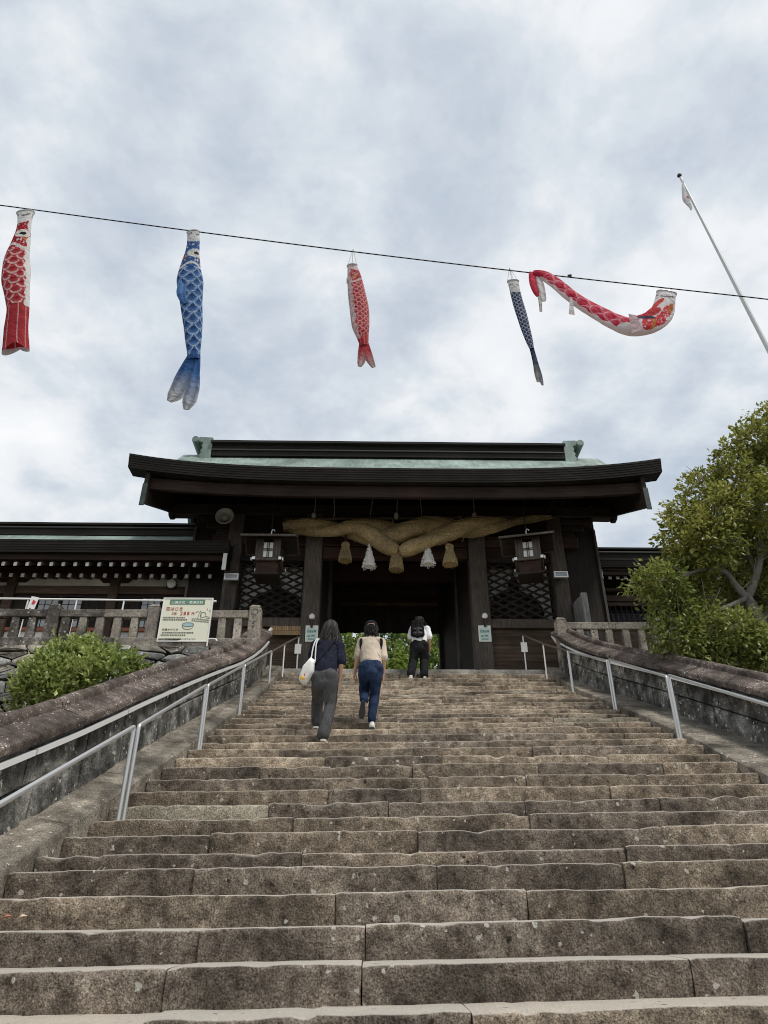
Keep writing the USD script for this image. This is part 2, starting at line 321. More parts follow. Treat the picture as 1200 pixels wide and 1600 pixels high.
plain("sign_white", (.82, .81, .77), .5)
plain("sign_green", (.10, .24, .15), .6)
plain("sign_red", (.46, .12, .07), .6)
plain("sign_ink", (.13, .12, .10), .7)
plain("sign_blue", (.36, .56, .60), .6)
plain("poster_green", (.60, .72, .64), .6)
plain("poster_ink", (.16, .30, .28), .7)
plain("red_paint", (.55, .05, .04), .5)
grainy("straw", [(0.25, (.16, .115, .055)), (0.5, (.36, .27, .135)), (0.75, (.56, .44, .24))], 22, stretch=(1, 1, 1), vary=.08, rough=.85, bump=1.0, bdist=.03, bscale=46)
plain("twine", (.40, .38, .34), .8)
plain("wire_black", (.012, .013, .016), .6)
grainy("tree_bark", [(0.3, (.11, .10, .085)), (0.55, (.22, .20, .17)), (0.8, (.34, .31, .27))], 9, vary=.1, rough=.9, bump=1.0, bdist=.02)
plain("skin", (.42, .25, .17), .5, subsurface_weight=0.08)
plain("hair", (.007, .006, .006), .6, specular_ior_level=.25)
plain("hair_grey", (.014, .012, .011), .6, specular_ior_level=.25)
plain("shoe_white", (.70, .68, .64), .6)
plain("shoe_black", (.018, .018, .019), .6)
CLO = dict(rough=.9, bump=.35, bdist=.006, spec=.1, vary=0)
grainy("shirt_navy", [(0.3, (.008, .009, .017)), (0.6, (.018, .020, .036)), (0.8, (.045, .048, .075))], 30, **CLO)
grainy("cloth_grey", [(0.3, (.045, .045, .046)), (0.6, (.075, .075, .076)), (0.8, (.11, .11, .11))], 40, **CLO)
grainy("cloth_beige", [(0.3, (.42, .35, .27)), (0.7, (.54, .46, .37))], 25, **CLO)
grainy("cloth_white", [(0.3, (.66, .66, .67)), (0.7, (.76, .76, .77))], 12, **CLO)
grainy("denim", [(0.3, (.010, .018, .042)), (0.6, (.022, .038, .078)), (0.8, (.055, .08, .13))], 12, **CLO)
grainy("cloth_black", [(0.3, (.008, .008, .009)), (0.7, (.018, .018, .020))], 20, **CLO)
grainy("tote", [(0.3, (.66, .65, .62)), (0.7, (.76, .75, .72))], 10, **CLO)
plain("print_red", (.60, .12, .10), .8); plain("print_yellow", (.75, .50, .10), .8)
def leafy(name, ramp, transl=.35):
    mat(name, {"g": ("geometry", {}), "r": ("rgb_ramp", {"ramp": ramp}), "n": ("noise_texture", {"scale": 1.3, "detail": 2.0}), "w": ("noise_texture", {"scale": 17.0, "detail": 1.0}), "a": ("math", {"math_type": "multiply", "value2": 0.75}),
               "b": ("math", {"math_type": "multiply_add", "value2": 0.3}), "p": ("principled_bsdf", {"roughness": 0.42, "specular_ior_level": 0.45}), "t": ("translucent_bsdf", {}), "x": ("mix_closure", {"fac": transl})},
        [("g.position", "w.vector"), ("w.fac", "a.value1"), ("g.position", "n.vector"), ("n.fac", "b.value1"), ("a.value", "b.value3"), ("b.value", "r.fac"), ("r.color", "p.base_color"), ("r.color", "t.color"), ("p.BSDF", "x.closure1"), ("t.BSDF", "x.closure2")], "x.closure")
leafy("leaf_tree", [(0.2, (.034, .050, .012)), (0.42, (.13, .16, .030)), (0.55, (.28, .29, .060)), (0.75, (.50, .45, .16))])
leafy("leaf_bush", [(0.2, (.035, .060, .014)), (0.42, (.15, .21, .045)), (0.56, (.34, .40, .11)), (0.75, (.58, .58, .29))])
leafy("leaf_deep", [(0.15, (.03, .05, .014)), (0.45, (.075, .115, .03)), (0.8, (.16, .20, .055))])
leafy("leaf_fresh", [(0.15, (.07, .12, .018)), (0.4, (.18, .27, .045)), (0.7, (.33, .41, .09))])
mat("fish_cloth", {"g": ("geometry", {}), "n": ("noise_texture", {"scale": 9.0, "detail": 3.0, "distortion": 0.8}), "bu": ("bump", {"strength": 0.55, "distance": 0.05}), "at": ("attribute", {"attribute": "paint"}), "p": ("principled_bsdf", {"roughness": .75, "specular_ior_level": .2}), "t": ("translucent_bsdf", {}), "x": ("mix_closure", {"fac": .35})},
    [("g.position", "n.vector"), ("n.fac", "bu.height"), ("bu.normal", "p.normal"), ("at.color", "p.base_color"), ("at.color", "t.color"), ("p.BSDF", "x.closure1"), ("t.BSDF", "x.closure2")], "x.closure")

plain("horn_grey", (.42, .44, .40), .5)
plain("lantern_paper", (.68, .67, .63), .8)
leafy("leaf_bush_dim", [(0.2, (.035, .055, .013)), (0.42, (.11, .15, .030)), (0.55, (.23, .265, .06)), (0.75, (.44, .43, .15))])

plain("hair_light", (.034, .029, .025), .55, specular_ior_level=.3)

plain("dry_blade", (.50, .38, .27), .7)
plain("dry_blade_red", (.30, .11, .07), .7)

grainy("wood_eave", [(0.3, (.012, .007, .005)), (0.6, (.032, .018, .013)), (0.8, (.055, .032, .025))], 4, stretch=(.5, 6, 8), vary=.3, **WD)
grainy("tip_paint", [(0.3, (.46, .45, .43)), (0.7, (.58, .57, .54))], 5, vary=.15, rough=.8, bump=.1)
# ------------------------------------------------------------------ the slope: nosing of every step (distance, height)
SD = [3.898, 4.273, 4.648, 5.023, 5.397, 5.786, 6.156, 6.537, 6.912, 7.28, 7.658, 8.02, 8.398, 8.769, 9.152, 9.526, 9.903, 10.278, 10.653, 11.042, 11.42, 11.803, 12.18, 12.565, 12.956, 13.346, 13.726, 14.107, 14.463, 14.814, 15.174, 15.505, 15.832]
SZ = [1.235, 1.409, 1.582, 1.756, 1.934, 2.055, 2.234, 2.387, 2.554, 2.731, 2.894, 3.079, 3.244, 3.416, 3.575, 3.744, 3.91, 4.077, 4.245, 4.4, 4.564, 4.724, 4.889, 5.047, 5.2, 5.354, 5.516, 5.677, 5.86, 6.047, 6.227, 6.43, 6.637]
for k in range(1, 8):
    SD.insert(0, 3.898 - .374 * k); SZ.insert(0, 1.235 - .172 * k)
SD, SZ = np.array(SD), np.array(SZ)
TOP = 6.637
def zs(y):
    y = np.asarray(y, float)
    return np.where(y > SD[-1], SZ[-1] + (y - SD[-1]) * .55, np.interp(y, SD, SZ))
def zs_s(y):          # the same, evened out for walls and kerbs
    y = np.asarray(y, float)
    return sum(zs(y + o) for o in (-.8, -.4, 0, .4, .8)) / 5 + .0
def kerb_l(y): return np.interp(y, [4, 6, 9, 12], [-2.50, -2.44, -2.17, -2.06])
def wall_l(y): return np.interp(y, [5, 8, 12, 16], [-2.78, -2.66, -2.40, -2.36])
def kerb_r(y): return np.interp(y, [8, 16], [4.02, 4.0])
def wall_r(y): return np.interp(y, [4, 8.6, 10.1, 12.4, 15.6], [4.74, 4.70, 4.62, 4.56, 4.22])
R = np.random.default_rng(7)

# ------------------------------------------------------------------ ground
xs = np.array([-500, -60, -20, -8, -2.66, -2.56, 4.46, 4.56, 8, 20, 60, 500.0])
ys = np.array([-400, -50, -5, 1.1, 1.35, 3, 5, 7, 9, 11, 12.6, 13.3, 14.05, 15.0, 15.85, 16.4, 20, 30, 60, 150, 700.0])
def ground_z(x, y):
    inside = -2.6 < x < 4.5
    if y <= 1.35: return 0.0
    if inside: return min(float(zs(y)) - .38, 6.55) if y < 16 else 6.60
    if x < 0: return float(zs(y)) - .55 if y < 13.0 else (4.75 if y < 13.9 else 6.56)
    return float(zs(y)) - .45 if y < 14.9 else (5.2 if y < 15 else 6.56)
V = np.array([[x, y, ground_z(x, y)] for y in ys for x in xs]); nx = len(xs)
Q = np.array([[j * nx + i, j * nx + i + 1, (j + 1) * nx + i + 1, (j + 1) * nx + i] for j in range(len(ys) - 1) for i in range(nx - 1)])
solo("ground", (V, Q), "ground_earth", kind="structure")
plaza = thing("plaza", (0, 0, 0), kind="structure")
for i in range(9):
    for j in range(4):
        put(plaza, "paving_slab", cbx(-3.6 + i * 1.0, -2.612 + i * 1.0, -2.7 + j * 1.0, -1.712 + j * 1.0, -.08, .02 + R.uniform(-.003, .003), .008), "paving")
landing = thing("landing", (0.9, 16.5, 6.6), kind="structure")
for i in range(8):
    for j in range(3):
        x0 = -2.3 + i * .82
        put(landing, "paving_slab", cbx(x0, x0 + .812, 16.22 + j * .7, 16.912 + j * .7, 6.5, TOP + .006 + R.uniform(-.003, .003), .006), "paving")

# ------------------------------------------------------------------ the flight of steps, every step made of separate long stones
stairs = thing("stone_stairs", (0.85, 1.3, 0), kind="structure")
def step_stone(x0, x1, y, z, rise, tread, tilt, seed, near, worn):
    n = max(4, int((x1 - x0) / (.04 if near else .09)))
    X = np.linspace(x0, x1, n + 1)
    prof = np.array([[.012, -rise - .03], [.004, -rise * .72], [-.002, -rise * .42], [0, -rise * .2], [.001, -.015], [.006, -.004], [.022, .002], [.10, .004], [tread + .10, .006], [tread + .10, -rise - .03]])
    P = np.zeros((n + 1, len(prof), 3)); P[..., 0] = X[:, None]
    P[..., 1] = y + prof[None, :, 0]; P[..., 2] = z + prof[None, :, 1]
    q = np.stack([np.repeat(X, 3), np.tile([0.0, 7.7, 3.1], n + 1), np.full(3 * n + 3, seed * 1.37)], 1)
    f = (meshkit.fbm(q * [1.6, 1, 1], 3, seed) - .5).reshape(n + 1, 3); g = (meshkit.fbm(q * [9, 1, 1], 3, seed + 5) - .5).reshape(n + 1, 3)
    face = np.array([1, 1, 1, 1, 1, .9, .6, .2, 0, 0]); edge = np.array([0, 0, .1, .35, .9, 1, 1, .7, .3, 0])
    P[..., 1] += (f[:, :1] * .045 + g[:, :1] * .030) * face
    P[..., 1] += (g[:, 2:3] * .016) * np.array([0, 1, -1, .6, 0, 0, 0, 0, 0, 0])
    P[..., 2] += (f[:, 1:2] * .036 * worn + g[:, 1:2] * .016 * worn) * edge
    c_ = np.clip(meshkit.noise(q[::3] * [7, 1, 1] + 41, seed + 9) - .74, 0, 1)[:, None] * worn      # broken bits along the nosing
    P[..., 2] -= c_ * .085 * edge; P[..., 1] += c_ * .09 * np.array([0, 0, .1, .4, .9, 1, .8, .2, 0, 0])
    P[..., 2] += tilt * (P[..., 0] - .85)
    e = np.minimum(X - x0, x1 - X)[:, None]; r = np.clip(1 - e / .02, 0, 1) ** 2
    P[..., 1] += r * .008 * face; P[..., 2] -= r * .006 * edge
    m = len(prof); i, j = np.meshgrid(np.arange(n), np.arange(m), indexing="ij")
    Q_ = np.stack([i * m + j, (i + 1) * m + j, (i + 1) * m + (j + 1) % m, i * m + (j + 1) % m], -1).reshape(-1, 4)
    c = np.arange(1, m - 1); z0 = np.zeros_like(c)
    caps = np.vstack([np.stack([z0, c, c + 1], 1), np.stack([z0, c + 1, c], 1) + n * m])
    return P.reshape(-1, 3), np.vstack([Q_[:, [0, 1, 2]], Q_[:, [0, 2, 3]], caps])
NS = len(SD)
for k in range(NS):
    y, z = SD[k], SZ[k]; rise = z - (SZ[k - 1] if k else 0.0); tread = (SD[k + 1] - y) if k < NS - 1 else .35
    u = k / (NS - 1)
    xl, xr = float(kerb_l(y)) + .004, float(kerb_r(y)) - .004
    mean = np.interp(k, [0, 18, 26, 39], [1.75, 1.45, 1.05, .72])
    if k == NS - 1: mean = 1.5
    cuts, x = [xl], xl
    while True:
        x += mean * R.uniform(.55, 1.5)
        if x > xr - .35: break
        cuts.append(x)
    cuts.append(xr)
    tilt = np.interp(k, [0, 14, 26, 34], [.018, .016, .008, 0])
    for a, b in zip(cuts, cuts[1:]):
        p = R.random()
        if k == NS - 1: mt = "paving"
        else:
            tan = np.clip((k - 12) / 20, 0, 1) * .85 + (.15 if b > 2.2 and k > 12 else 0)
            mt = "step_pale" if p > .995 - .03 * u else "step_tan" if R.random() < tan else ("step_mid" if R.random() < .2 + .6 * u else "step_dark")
        jy, jz = R.normal(0, .010), R.normal(0, .006) * (k < NS - 1)
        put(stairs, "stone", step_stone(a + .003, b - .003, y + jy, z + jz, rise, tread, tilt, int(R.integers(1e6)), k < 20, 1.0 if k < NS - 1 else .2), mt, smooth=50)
# mortar repairs and loose pale fragments on a few treads are part of the stone; the dark bed under the stones closes the joints
bed = [bx(-2.5, 4.1, SD[k] + .05, SD[k] + .5, SZ[k] - .6, SZ[k] - .09) for k in range(NS)]
put(stairs, "bed", join(bed), "dark_joint", kind="stuff")

# ------------------------------------------------------------------ kerbs beside the steps
def run_pieces(y0, y1, lo, hi, rng):
    c = [y0]
    while c[-1] < y1 - hi * .6: c.append(c[-1] + rng.uniform(lo, hi))
    c[-1] = y1; return list(zip(c, c[1:]))
def kerb(name, ka, wa, side, label):
    t = thing(name, (float(ka(1.3)), 1.3, 0), kind="structure")
    for a, b in run_pieces(1.3, 15.85, .9, 1.7, R):
        y = np.linspace(a + .004, b - .004, 12)
        inn, out = ka(y), wa(y) + side * .06; low = np.interp(y, [4, 9, 14], [.065, .05, 0]) if side < 0 else 0 * y
        V_ = []
        for s, dz in ((0, -.36), (0, .045 - low), (.04, .068 - low), (.5, .074 - low * .6), (.96, .070), (1, -.36)):
            x = inn + (out - inn) * s
            q = np.stack([x * 3, y * 3, np.full_like(y, s * 5)], 1)
            dy = (meshkit.fbm(q, 3, int(a * 91)) - .5)
            V_.append(np.stack([x + dy * .03 * (s == 0), y, zs_s(y) + dz + (dy * .035 if s in (.04, .5, .96) else 0)], 1))
        V_ = np.stack(V_, 1); n, m = V_.shape[:2]
        i, j = np.meshgrid(np.arange(n - 1), np.arange(m), indexing="ij")
        Q_ = np.stack([i * m + j, i * m + (j + 1) % m, (i + 1) * m + (j + 1) % m, (i + 1) * m + j], -1).reshape(-1, 4)
        c = np.arange(1, m - 1); z0 = np.zeros_like(c)
        caps = np.vstack([np.stack([z0, c, c + 1], 1), np.stack([z0, c + 1, c], 1) + (n - 1) * m])
        f = np.vstack([Q_[:, [0, 1, 2]], Q_[:, [0, 2, 3]], caps])
        if side > 0: f = f[:, ::-1]
        put(t, "kerb_stone", (V_.reshape(-1, 3), f), "kerb_stone", smooth=40)
    return t
kerb("stair_kerb", kerb_l, wall_l, -1, "")
kerb("stair_kerb", kerb_r, wall_r, 1, "")

# ------------------------------------------------------------------ parapet walls: two courses of blocks under roof-shaped coping stones
def parapet(wa, side, label, y1):
    t = thing("parapet_wall", (float(wa(1.3)), 1.3, 0), label, "wall", "stone parapet walls flanking the steps")
    h = lambda y: np.interp(y, [4, 8, 12.5, 15.2, 16.5], [.71, .70, .73, .86, .90])
    cy_, sl = 1.4, None
    for course in range(2):
        for a, b in run_pieces(1.3 + .3 * course, y1, .55, 1.25, R):
            y = np.linspace(a + .009, b - .009, 6); x = wa(y); pr = R.uniform(-.008, .010)
            split = .36
            lo, hi = (np.full_like(y, -.12), split * h(y) / .72) if course == 0 else (split * h(y) / .72 + .018, h(y) + .01)
            ring = []
            for o, w in ((pr + .0, 0), (pr + .0, 1)):
                ring.append((o, w))
            V_ = []
            e = np.minimum(np.arange(6), 5 - np.arange(6)); er = np.where(e == 0, .012, 0)
            for s, w in ((0, .0), (1, .03), (1, .5), (1, .97), (0, 1.0), (-14, 1.0), (-14, 0)):
                off = -(pr if s == 1 else pr - .014 if s == 0 else -.26) + (er if s == 1 else 0)
                z = zs_s(y) + lo + (hi - lo) * w
                nz = (meshkit.fbm(np.stack([y * 6, z * 6, np.full_like(y, 3.3)], 1), 3, 3) - .5) * .022 * (s == 1)
                V_.append(np.stack([x + side * (off + nz), y, z], 1))
            V_ = np.stack(V_, 1); n, m = V_.shape[:2]
            i, j = np.meshgrid(np.arange(n - 1), np.arange(m), indexing="ij")
            Q_ = np.stack([i * m + j, i * m + (j + 1) % m, (i + 1) * m + (j + 1) % m, (i + 1) * m + j], -1).reshape(-1, 4)
            c = np.arange(1, m - 1); z0 = np.zeros_like(c)
            f = np.vstack([Q_[:, [0, 1, 2]], Q_[:, [0, 2, 3]], np.stack([z0, c, c + 1], 1), np.stack([z0, c + 1, c], 1) + (n - 1) * m])
            put(t, "stone_block", (V_.reshape(-1, 3), f if side < 0 else f[:, ::-1]), "block_rock")
    y = np.linspace(1.3, y1 - .02, 30)
    sec = [(.055, -.3), (.055, 1.0), (.24, 1.0), (.24, -.3)]
    core = np.stack([np.stack([wa(y) + side * s, y, zs_s(y) + np.where(u > 0, h(y), u)], 1) for s, u in sec], 1); n, m = core.shape[:2]
    i, j = np.meshgrid(np.arange(n - 1), np.arange(m), indexing="ij")
    Q_ = np.stack([i * m + j, i * m + (j + 1) % m, (i + 1) * m + (j + 1) % m, (i + 1) * m + j], -1).reshape(-1, 4)
    put(t, "mortar_core", (core.reshape(-1, 3), np.vstack([Q_[:, [0, 1, 2]], Q_[:, [0, 2, 3]]])), "dark_joint")
    # section of the coping: overhang with a drop face, a slope up to a half round ridge roll, and down the far side
    sec = [(-.06, 0), (-.068, .055), (-.058, .080), (.0, .100), (.08, .128), (.165, .156), (.178, .160)] + [(.25 + .070 * math.cos(a), .176 + .076 * math.sin(a)) for a in np.linspace(math.pi * 1.02, -.02 * math.pi, 11)] + [(.322, .160), (.42, .13), (.56, .08), (.565, .0), (.4, -.01), (.1, -.012)]
    for a, b in run_pieces(1.3, y1 + .1, 1.3, 2.3, R):
        y = np.linspace(a + .011, b - .011, 26); x = wa(y); V_ = []
        end = np.clip(1 - np.minimum(y - y[0], y[-1] - y) / .03, 0, 1) * .008
        for k, (s, u) in enumerate(sec):
            q = np.stack([np.full_like(y, s * 7), y * 7, np.full_like(y, u * 7)], 1)
            w = (meshkit.fbm(q, 3, 17) - .5); w2 = (meshkit.fbm(q * 3.1, 3, 29) - .5)
            V_.append(np.stack([x + side * (s + w * .011), y, zs_s(y) + h(y) + u + w * .014 + w2 * .009 - end * (u > .02)], 1))
        V_ = np.stack(V_, 1); n, m = V_.shape[:2]
        i, j = np.meshgrid(np.arange(n - 1), np.arange(m), indexing="ij")
        Q_ = np.stack([i * m + j, i * m + (j + 1) % m, (i + 1) * m + (j + 1) % m, (i + 1) * m + j], -1).reshape(-1, 4)
        cen = len(V_.reshape(-1, 3)); VV = np.vstack([V_.reshape(-1, 3), V_[0].mean(0), V_[-1].mean(0)]); jj = np.arange(m)
        f = np.vstack([Q_[:, [0, 1, 2]], Q_[:, [0, 2, 3]], np.stack([np.full(m, cen), (jj + 1) % m, jj], 1), np.stack([np.full(m, cen + 1), (n - 1) * m + jj, (n - 1) * m + (jj + 1) % m], 1)])
        put(t, "coping_stone", (VV, f if side < 0 else f[:, ::-1]), "coping_rock", smooth=45)
    return t
parapet(wall_l, -1, "mossy stone parapet left of the steps, coping rising past the leafy bush", 15.45)
parapet(wall_r, 1, "mossy stone parapet right of the steps, coping running under the leaning tree", 15.6)

# ------------------------------------------------------------------ handrails
def hoop(t, foot_a, foot_b, h_a, h_b, r=.019):
    a, b = np.array(foot_a, float), np.array(foot_b, float)
    ta, tb = a + [0, 0, h_a], b + [0, 0, h_b]
    u = (tb - ta) / np.linalg.norm(tb - ta)
    put(t, "post", tube([a - [0, 0, .03], ta - [0, 0, .06]], r, 12), "steel", smooth=40)
    put(t, "post", tube([b - [0, 0, .03], tb - [0, 0, .06]], r, 12), "steel", smooth=40)
    put(t, "rail", tube(arc_corner([ta - [0, 0, .06], ta, tb, tb - [0, 0, .06]], .09, 6), r, 12), "steel", smooth=40)
def on_step(x, y): 
    k = int(np.argmin(np.abs(SD - y)))      # the post stands just behind the nearest nosing
    return np.array([x, SD[k] + .13, SZ[k] + float(np.interp(k, [0, 14, 26, 34], [.018, .016, .008, 0])) * (x - .85)])
G1 = "steel handrail sections left of the steps"
for ya, yb, xa, xb, lab in ((2.2, 6.55, -2.20, -2.17, "nearest steel handrail hoop on the left, its lower end outside the picture"),
                            (6.55, 8.77, -2.16, -2.09, "second steel handrail hoop up the left side, below the middle of the flight"),
                            (8.77, 11.04, -2.09, -2.07, "third steel handrail hoop up the left side, beside the leafy bush"),
                            (11.04, 14.0, -2.07, -2.10, "uppermost long steel handrail hoop at the left wall end")):
    t = thing("handrail", (xa, ya, float(zs(ya))), lab, "handrail", G1)
    hoop(t, on_step(xa, ya) + [0, .05, 0], on_step(xb, yb) - [0, .05, 0], .83, .80)
G2 = "steel handrail sections right of the steps"
for ya, yb, xa, xb, lab in ((3.4, 9.15, 3.97, 3.96, "nearest steel handrail hoop on the right, running out of the picture"),
                            (9.15, 11.42, 3.97, 3.97, "second steel handrail hoop up the right side, under the tree"),
                            (11.42, 13.73, 3.97, 3.97, "upper steel handrail hoop on the right, close to the wall end")):
    t = thing("handrail", (xa, ya, float(zs(ya))), lab, "handrail", G2)
    hoop(t, on_step(xa, ya) + [0, .05, 0], on_step(xb, yb) - [0, .05, 0], .86, .85)
def top_rail(feet, heights, label, grp, plate):
    t = thing("handrail", feet[0], label, "handrail", grp)
    tops = [np.array(f) + [0, 0, h] for f, h in zip(feet, heights)]
    for f, tp in zip(feet, tops): put(t, "post", tube([np.array(f) - [0, 0, .1], tp], .017, 12), "steel_pale", smooth=40)
    put(t, "rail", tube(arc_corner(tops, .05), .021, 12), "brown_pipe", smooth=40)
    p = tops[-1] - [0, 0, .30]
    n = put(t, "notice_plate", cbx(p[0] - .075, p[0] + .075, p[1] - .03, p[1] - .02, p[2] - .13, p[2] + .11, .004), "sign_white")
    return t
top_rail([on_step(-2.10, 14.02), on_step(-1.98, 15.28), np.array([-1.76, 16.10, TOP])], [.80, .80, .86], "short brown topped handrail with white notice at the head of the left side", None, True)
top_rail([on_step(3.97, 13.59), on_step(3.85, 15.19), np.array([3.60, 16.15, TOP])], [.88, .84, .95], "short brown topped handrail with white notice at the head of the right side", None, True)
# flat pale strip (a cable channel) under the coping
for wa, side, lab in ((wall_l, -1, "flat pale cable channel fixed under the left coping"), (wall_r, 1, "flat pale cable channel fixed under the right coping")):
    t = thing("cable_channel", (float(wa(4)), 4, float(zs(4))), lab, "cable channel")
    ya = 4.2
    while ya < 14.9:
        yb = min(ya + R.uniform(1.5, 2.1), 15.2); y = np.linspace(ya, yb - .03, 8)
        hh = np.interp(y, [4, 8, 12.5, 15.2], [.64, .63, .66, .78])
        path = np.stack([wa(y) - side * .045, y, zs_s(y) + hh], 1)
        put(t, "channel_length", sweep([(-.02, -.022), (-.02, .022), (.02, .022), (.02, -.022)], path), "steel_pale"); ya = yb
    for o in (.055, .075):
        y = np.linspace(4.2, 15.1, 40); hh = np.interp(y, [4, 8, 12.5, 15.2], [.64, .63, .66, .78])
        put(t, "cable", tube(np.stack([wa(y) - side * .03, y, zs_s(y) + hh + o + .006 * np.sin(y * 5 + o * 90)], 1), .006, 6), "wire_black")
# ------------------------------------------------------------------ roofs
def stacked_eave(t, name, xs_, z_top, y_of, thick, n, mat_, step=.012, out=-1, taper=0):
    """A thick eave edge of n stacked layers, each set a little back from the one above."""
    layers = []
    for k in range(n):
        a, b = thick * k / n, thick * (k + 1) / n - .006
        layers.append((a, b, step * k))
    for a, b, s in layers:
        P = []; xk = xs_ if not taper else xs_.mean() + (xs_ - xs_.mean()) * (1 - taper * k / n)
        for yy, zz in ((s, -a), (s + .004, -b), (.5, -b), (.5, -a)):
            P.append(np.stack([xk, y_of(xs_) - out * yy, z_top(xs_) + zz], 1))
        P = np.stack(P, 1); n_, m = P.shape[:2]
        i, j = np.meshgrid(np.arange(n_ - 1), np.arange(m), indexing="ij")
        Q_ = np.stack([i * m + j, i * m + (j + 1) % m, (i + 1) * m + (j + 1) % m, (i + 1) * m + j], -1).reshape(-1, 4)
        f = np.vstack([Q_[:, [0, 1, 2]], Q_[:, [0, 2, 3]], [[0, 1, 2], [0, 2, 3]], np.array([[0, 2, 1], [0, 3, 2]]) + (n_ - 1) * m])
        put(t, name, (P.reshape(-1, 3), f if out < 0 else f[:, ::-1]), mat_)
def roof_grid(X, Yf, Zf, thick):
    """A curved roof shell: X positions, Yf(t) and Zf(x, t) for t from 0 to 1."""
    T = np.linspace(0, 1, 14); P = np.array([[[x, Yf(s), Zf(x, s)] for s in T] for x in X]); Pb = P - [0, 0, thick]
    n, m = P.shape[:2]; i, j = np.meshgrid(np.arange(n - 1), np.arange(m - 1), indexing="ij")
    Q_ = np.stack([i * m + j, (i + 1) * m + j, (i + 1) * m + j + 1, i * m + j + 1], -1).reshape(-1, 4); o = n * m
    top = np.vstack([Q_[:, [0, 1, 2]], Q_[:, [0, 2, 3]]]); bot = top[:, ::-1] + o
    rim = np.concatenate([np.arange(m), np.arange(1, n) * m + m - 1, (n - 1) * m + np.arange(m - 2, -1, -1), np.arange(n - 2, 0, -1) * m])
    nxt = np.roll(rim, -1)
    side = np.vstack([np.stack([rim, nxt, nxt + o], 1), np.stack([rim, nxt + o, rim + o], 1)])
    return np.vstack([P.reshape(-1, 3), Pb.reshape(-1, 3)]), np.vstack([top, bot, side])

# ------------------------------------------------------------------ the gate
GC = .56                                  # its middle
RC = .55                                  # middle of the roof
YF, YM, YB = 16.9, 18.6, 20.3             # front posts, ridge, rear posts
gate = thing("shrine_gate", (GC, YM, TOP), "large dark timber shrine gate with green copper roof at the head of the steps", "gate")
def lift(x): return .30 * np.clip(np.abs(x - RC) / 6.97, 0, 1.1) ** 3.4
YE, ZE, YR, ZR = 14.6, 11.33, 18.6, 14.44
def gz(x, s): return ZE + lift(x) * (1 - s) ** 1.5 + (ZR - ZE) * (.66 * s + .34 * s * s)
X = np.linspace(RC - 6.97, RC + 6.97, 41)
fl = lambda x: YE - .10 * np.clip(np.abs(x - RC) / 6.97, 0, 1) ** 4
for sgn in (1, -1):
    V_, f = roof_grid(RC + (X - RC) * .945, lambda s: YM + sgn * (YE + .14 - YM) * (1 - s), gz, .10)
    put(gate, "roof_slope", (V_, f if sgn > 0 else f[:, ::-1]), "copper_green", smooth=40)
stacked_eave(gate, "eave_layer", X, lambda x: ZE + lift(x) + .006, fl, .36, 6, "bark_roof", .014, taper=.065)
stacked_eave(gate, "eave_layer", X, lambda x: ZE + lift(x) + .006, lambda x: 2 * YM - fl(x), .36, 6, "bark_roof", .014, out=1, taper=.065)
Xi = np.linspace(RC - 6.10, RC + 6.10, 31)
put(gate, "eave_board", sweep([(-.05, -.31), (-.05, 0), (.05, 0), (.05, -.31)], np.stack([Xi, np.full_like(Xi, YE + .30), ZE + lift(Xi) - .375], 1)), "wood_eave")
put(gate, "eave_board", sweep([(-.05, -.31), (-.05, 0), (.05, 0), (.05, -.31)], np.stack([Xi, np.full_like(Xi, 2 * YM - YE - .30), ZE + lift(Xi) - .375], 1)), "wood_eave")
# boarding under the roof and its rafters
for sgn in (1, -1):
    def zb(s): return ZE - .40 + (ZR - ZE) * (.66 * s + .34 * s * s)
    S_ = np.linspace(.02, .97, 12)
    for k in range(12):
        pass
    V_, f = roof_grid(np.linspace(RC - 6.08, RC + 6.08, 3), lambda s: YM + sgn * (YE + .32 - YM) * (1 - s), lambda x, s: ZE - .26 + (ZR - ZE) * (.66 * s + .34 * s * s), .05)
    put(gate, "roof_boarding", (V_, f if sgn > 0 else f[:, ::-1]), "wood_black_long")
    for k in range(44):
        x = RC - 5.95 + 11.9 * k / 43
        pts = [[x, YM + sgn * (YE + .36 - YM) * (1 - s), ZE - .40 + (ZR - ZE) * (.66 * s + .34 * s * s)] for s in np.linspace(0, .98, 6)]
        put(gate, "rafter", sweep([(-.045, -.07), (-.045, .07), (.045, .07), (.045, -.07)], pts, side=(1, 0, 0)), "wood_black")
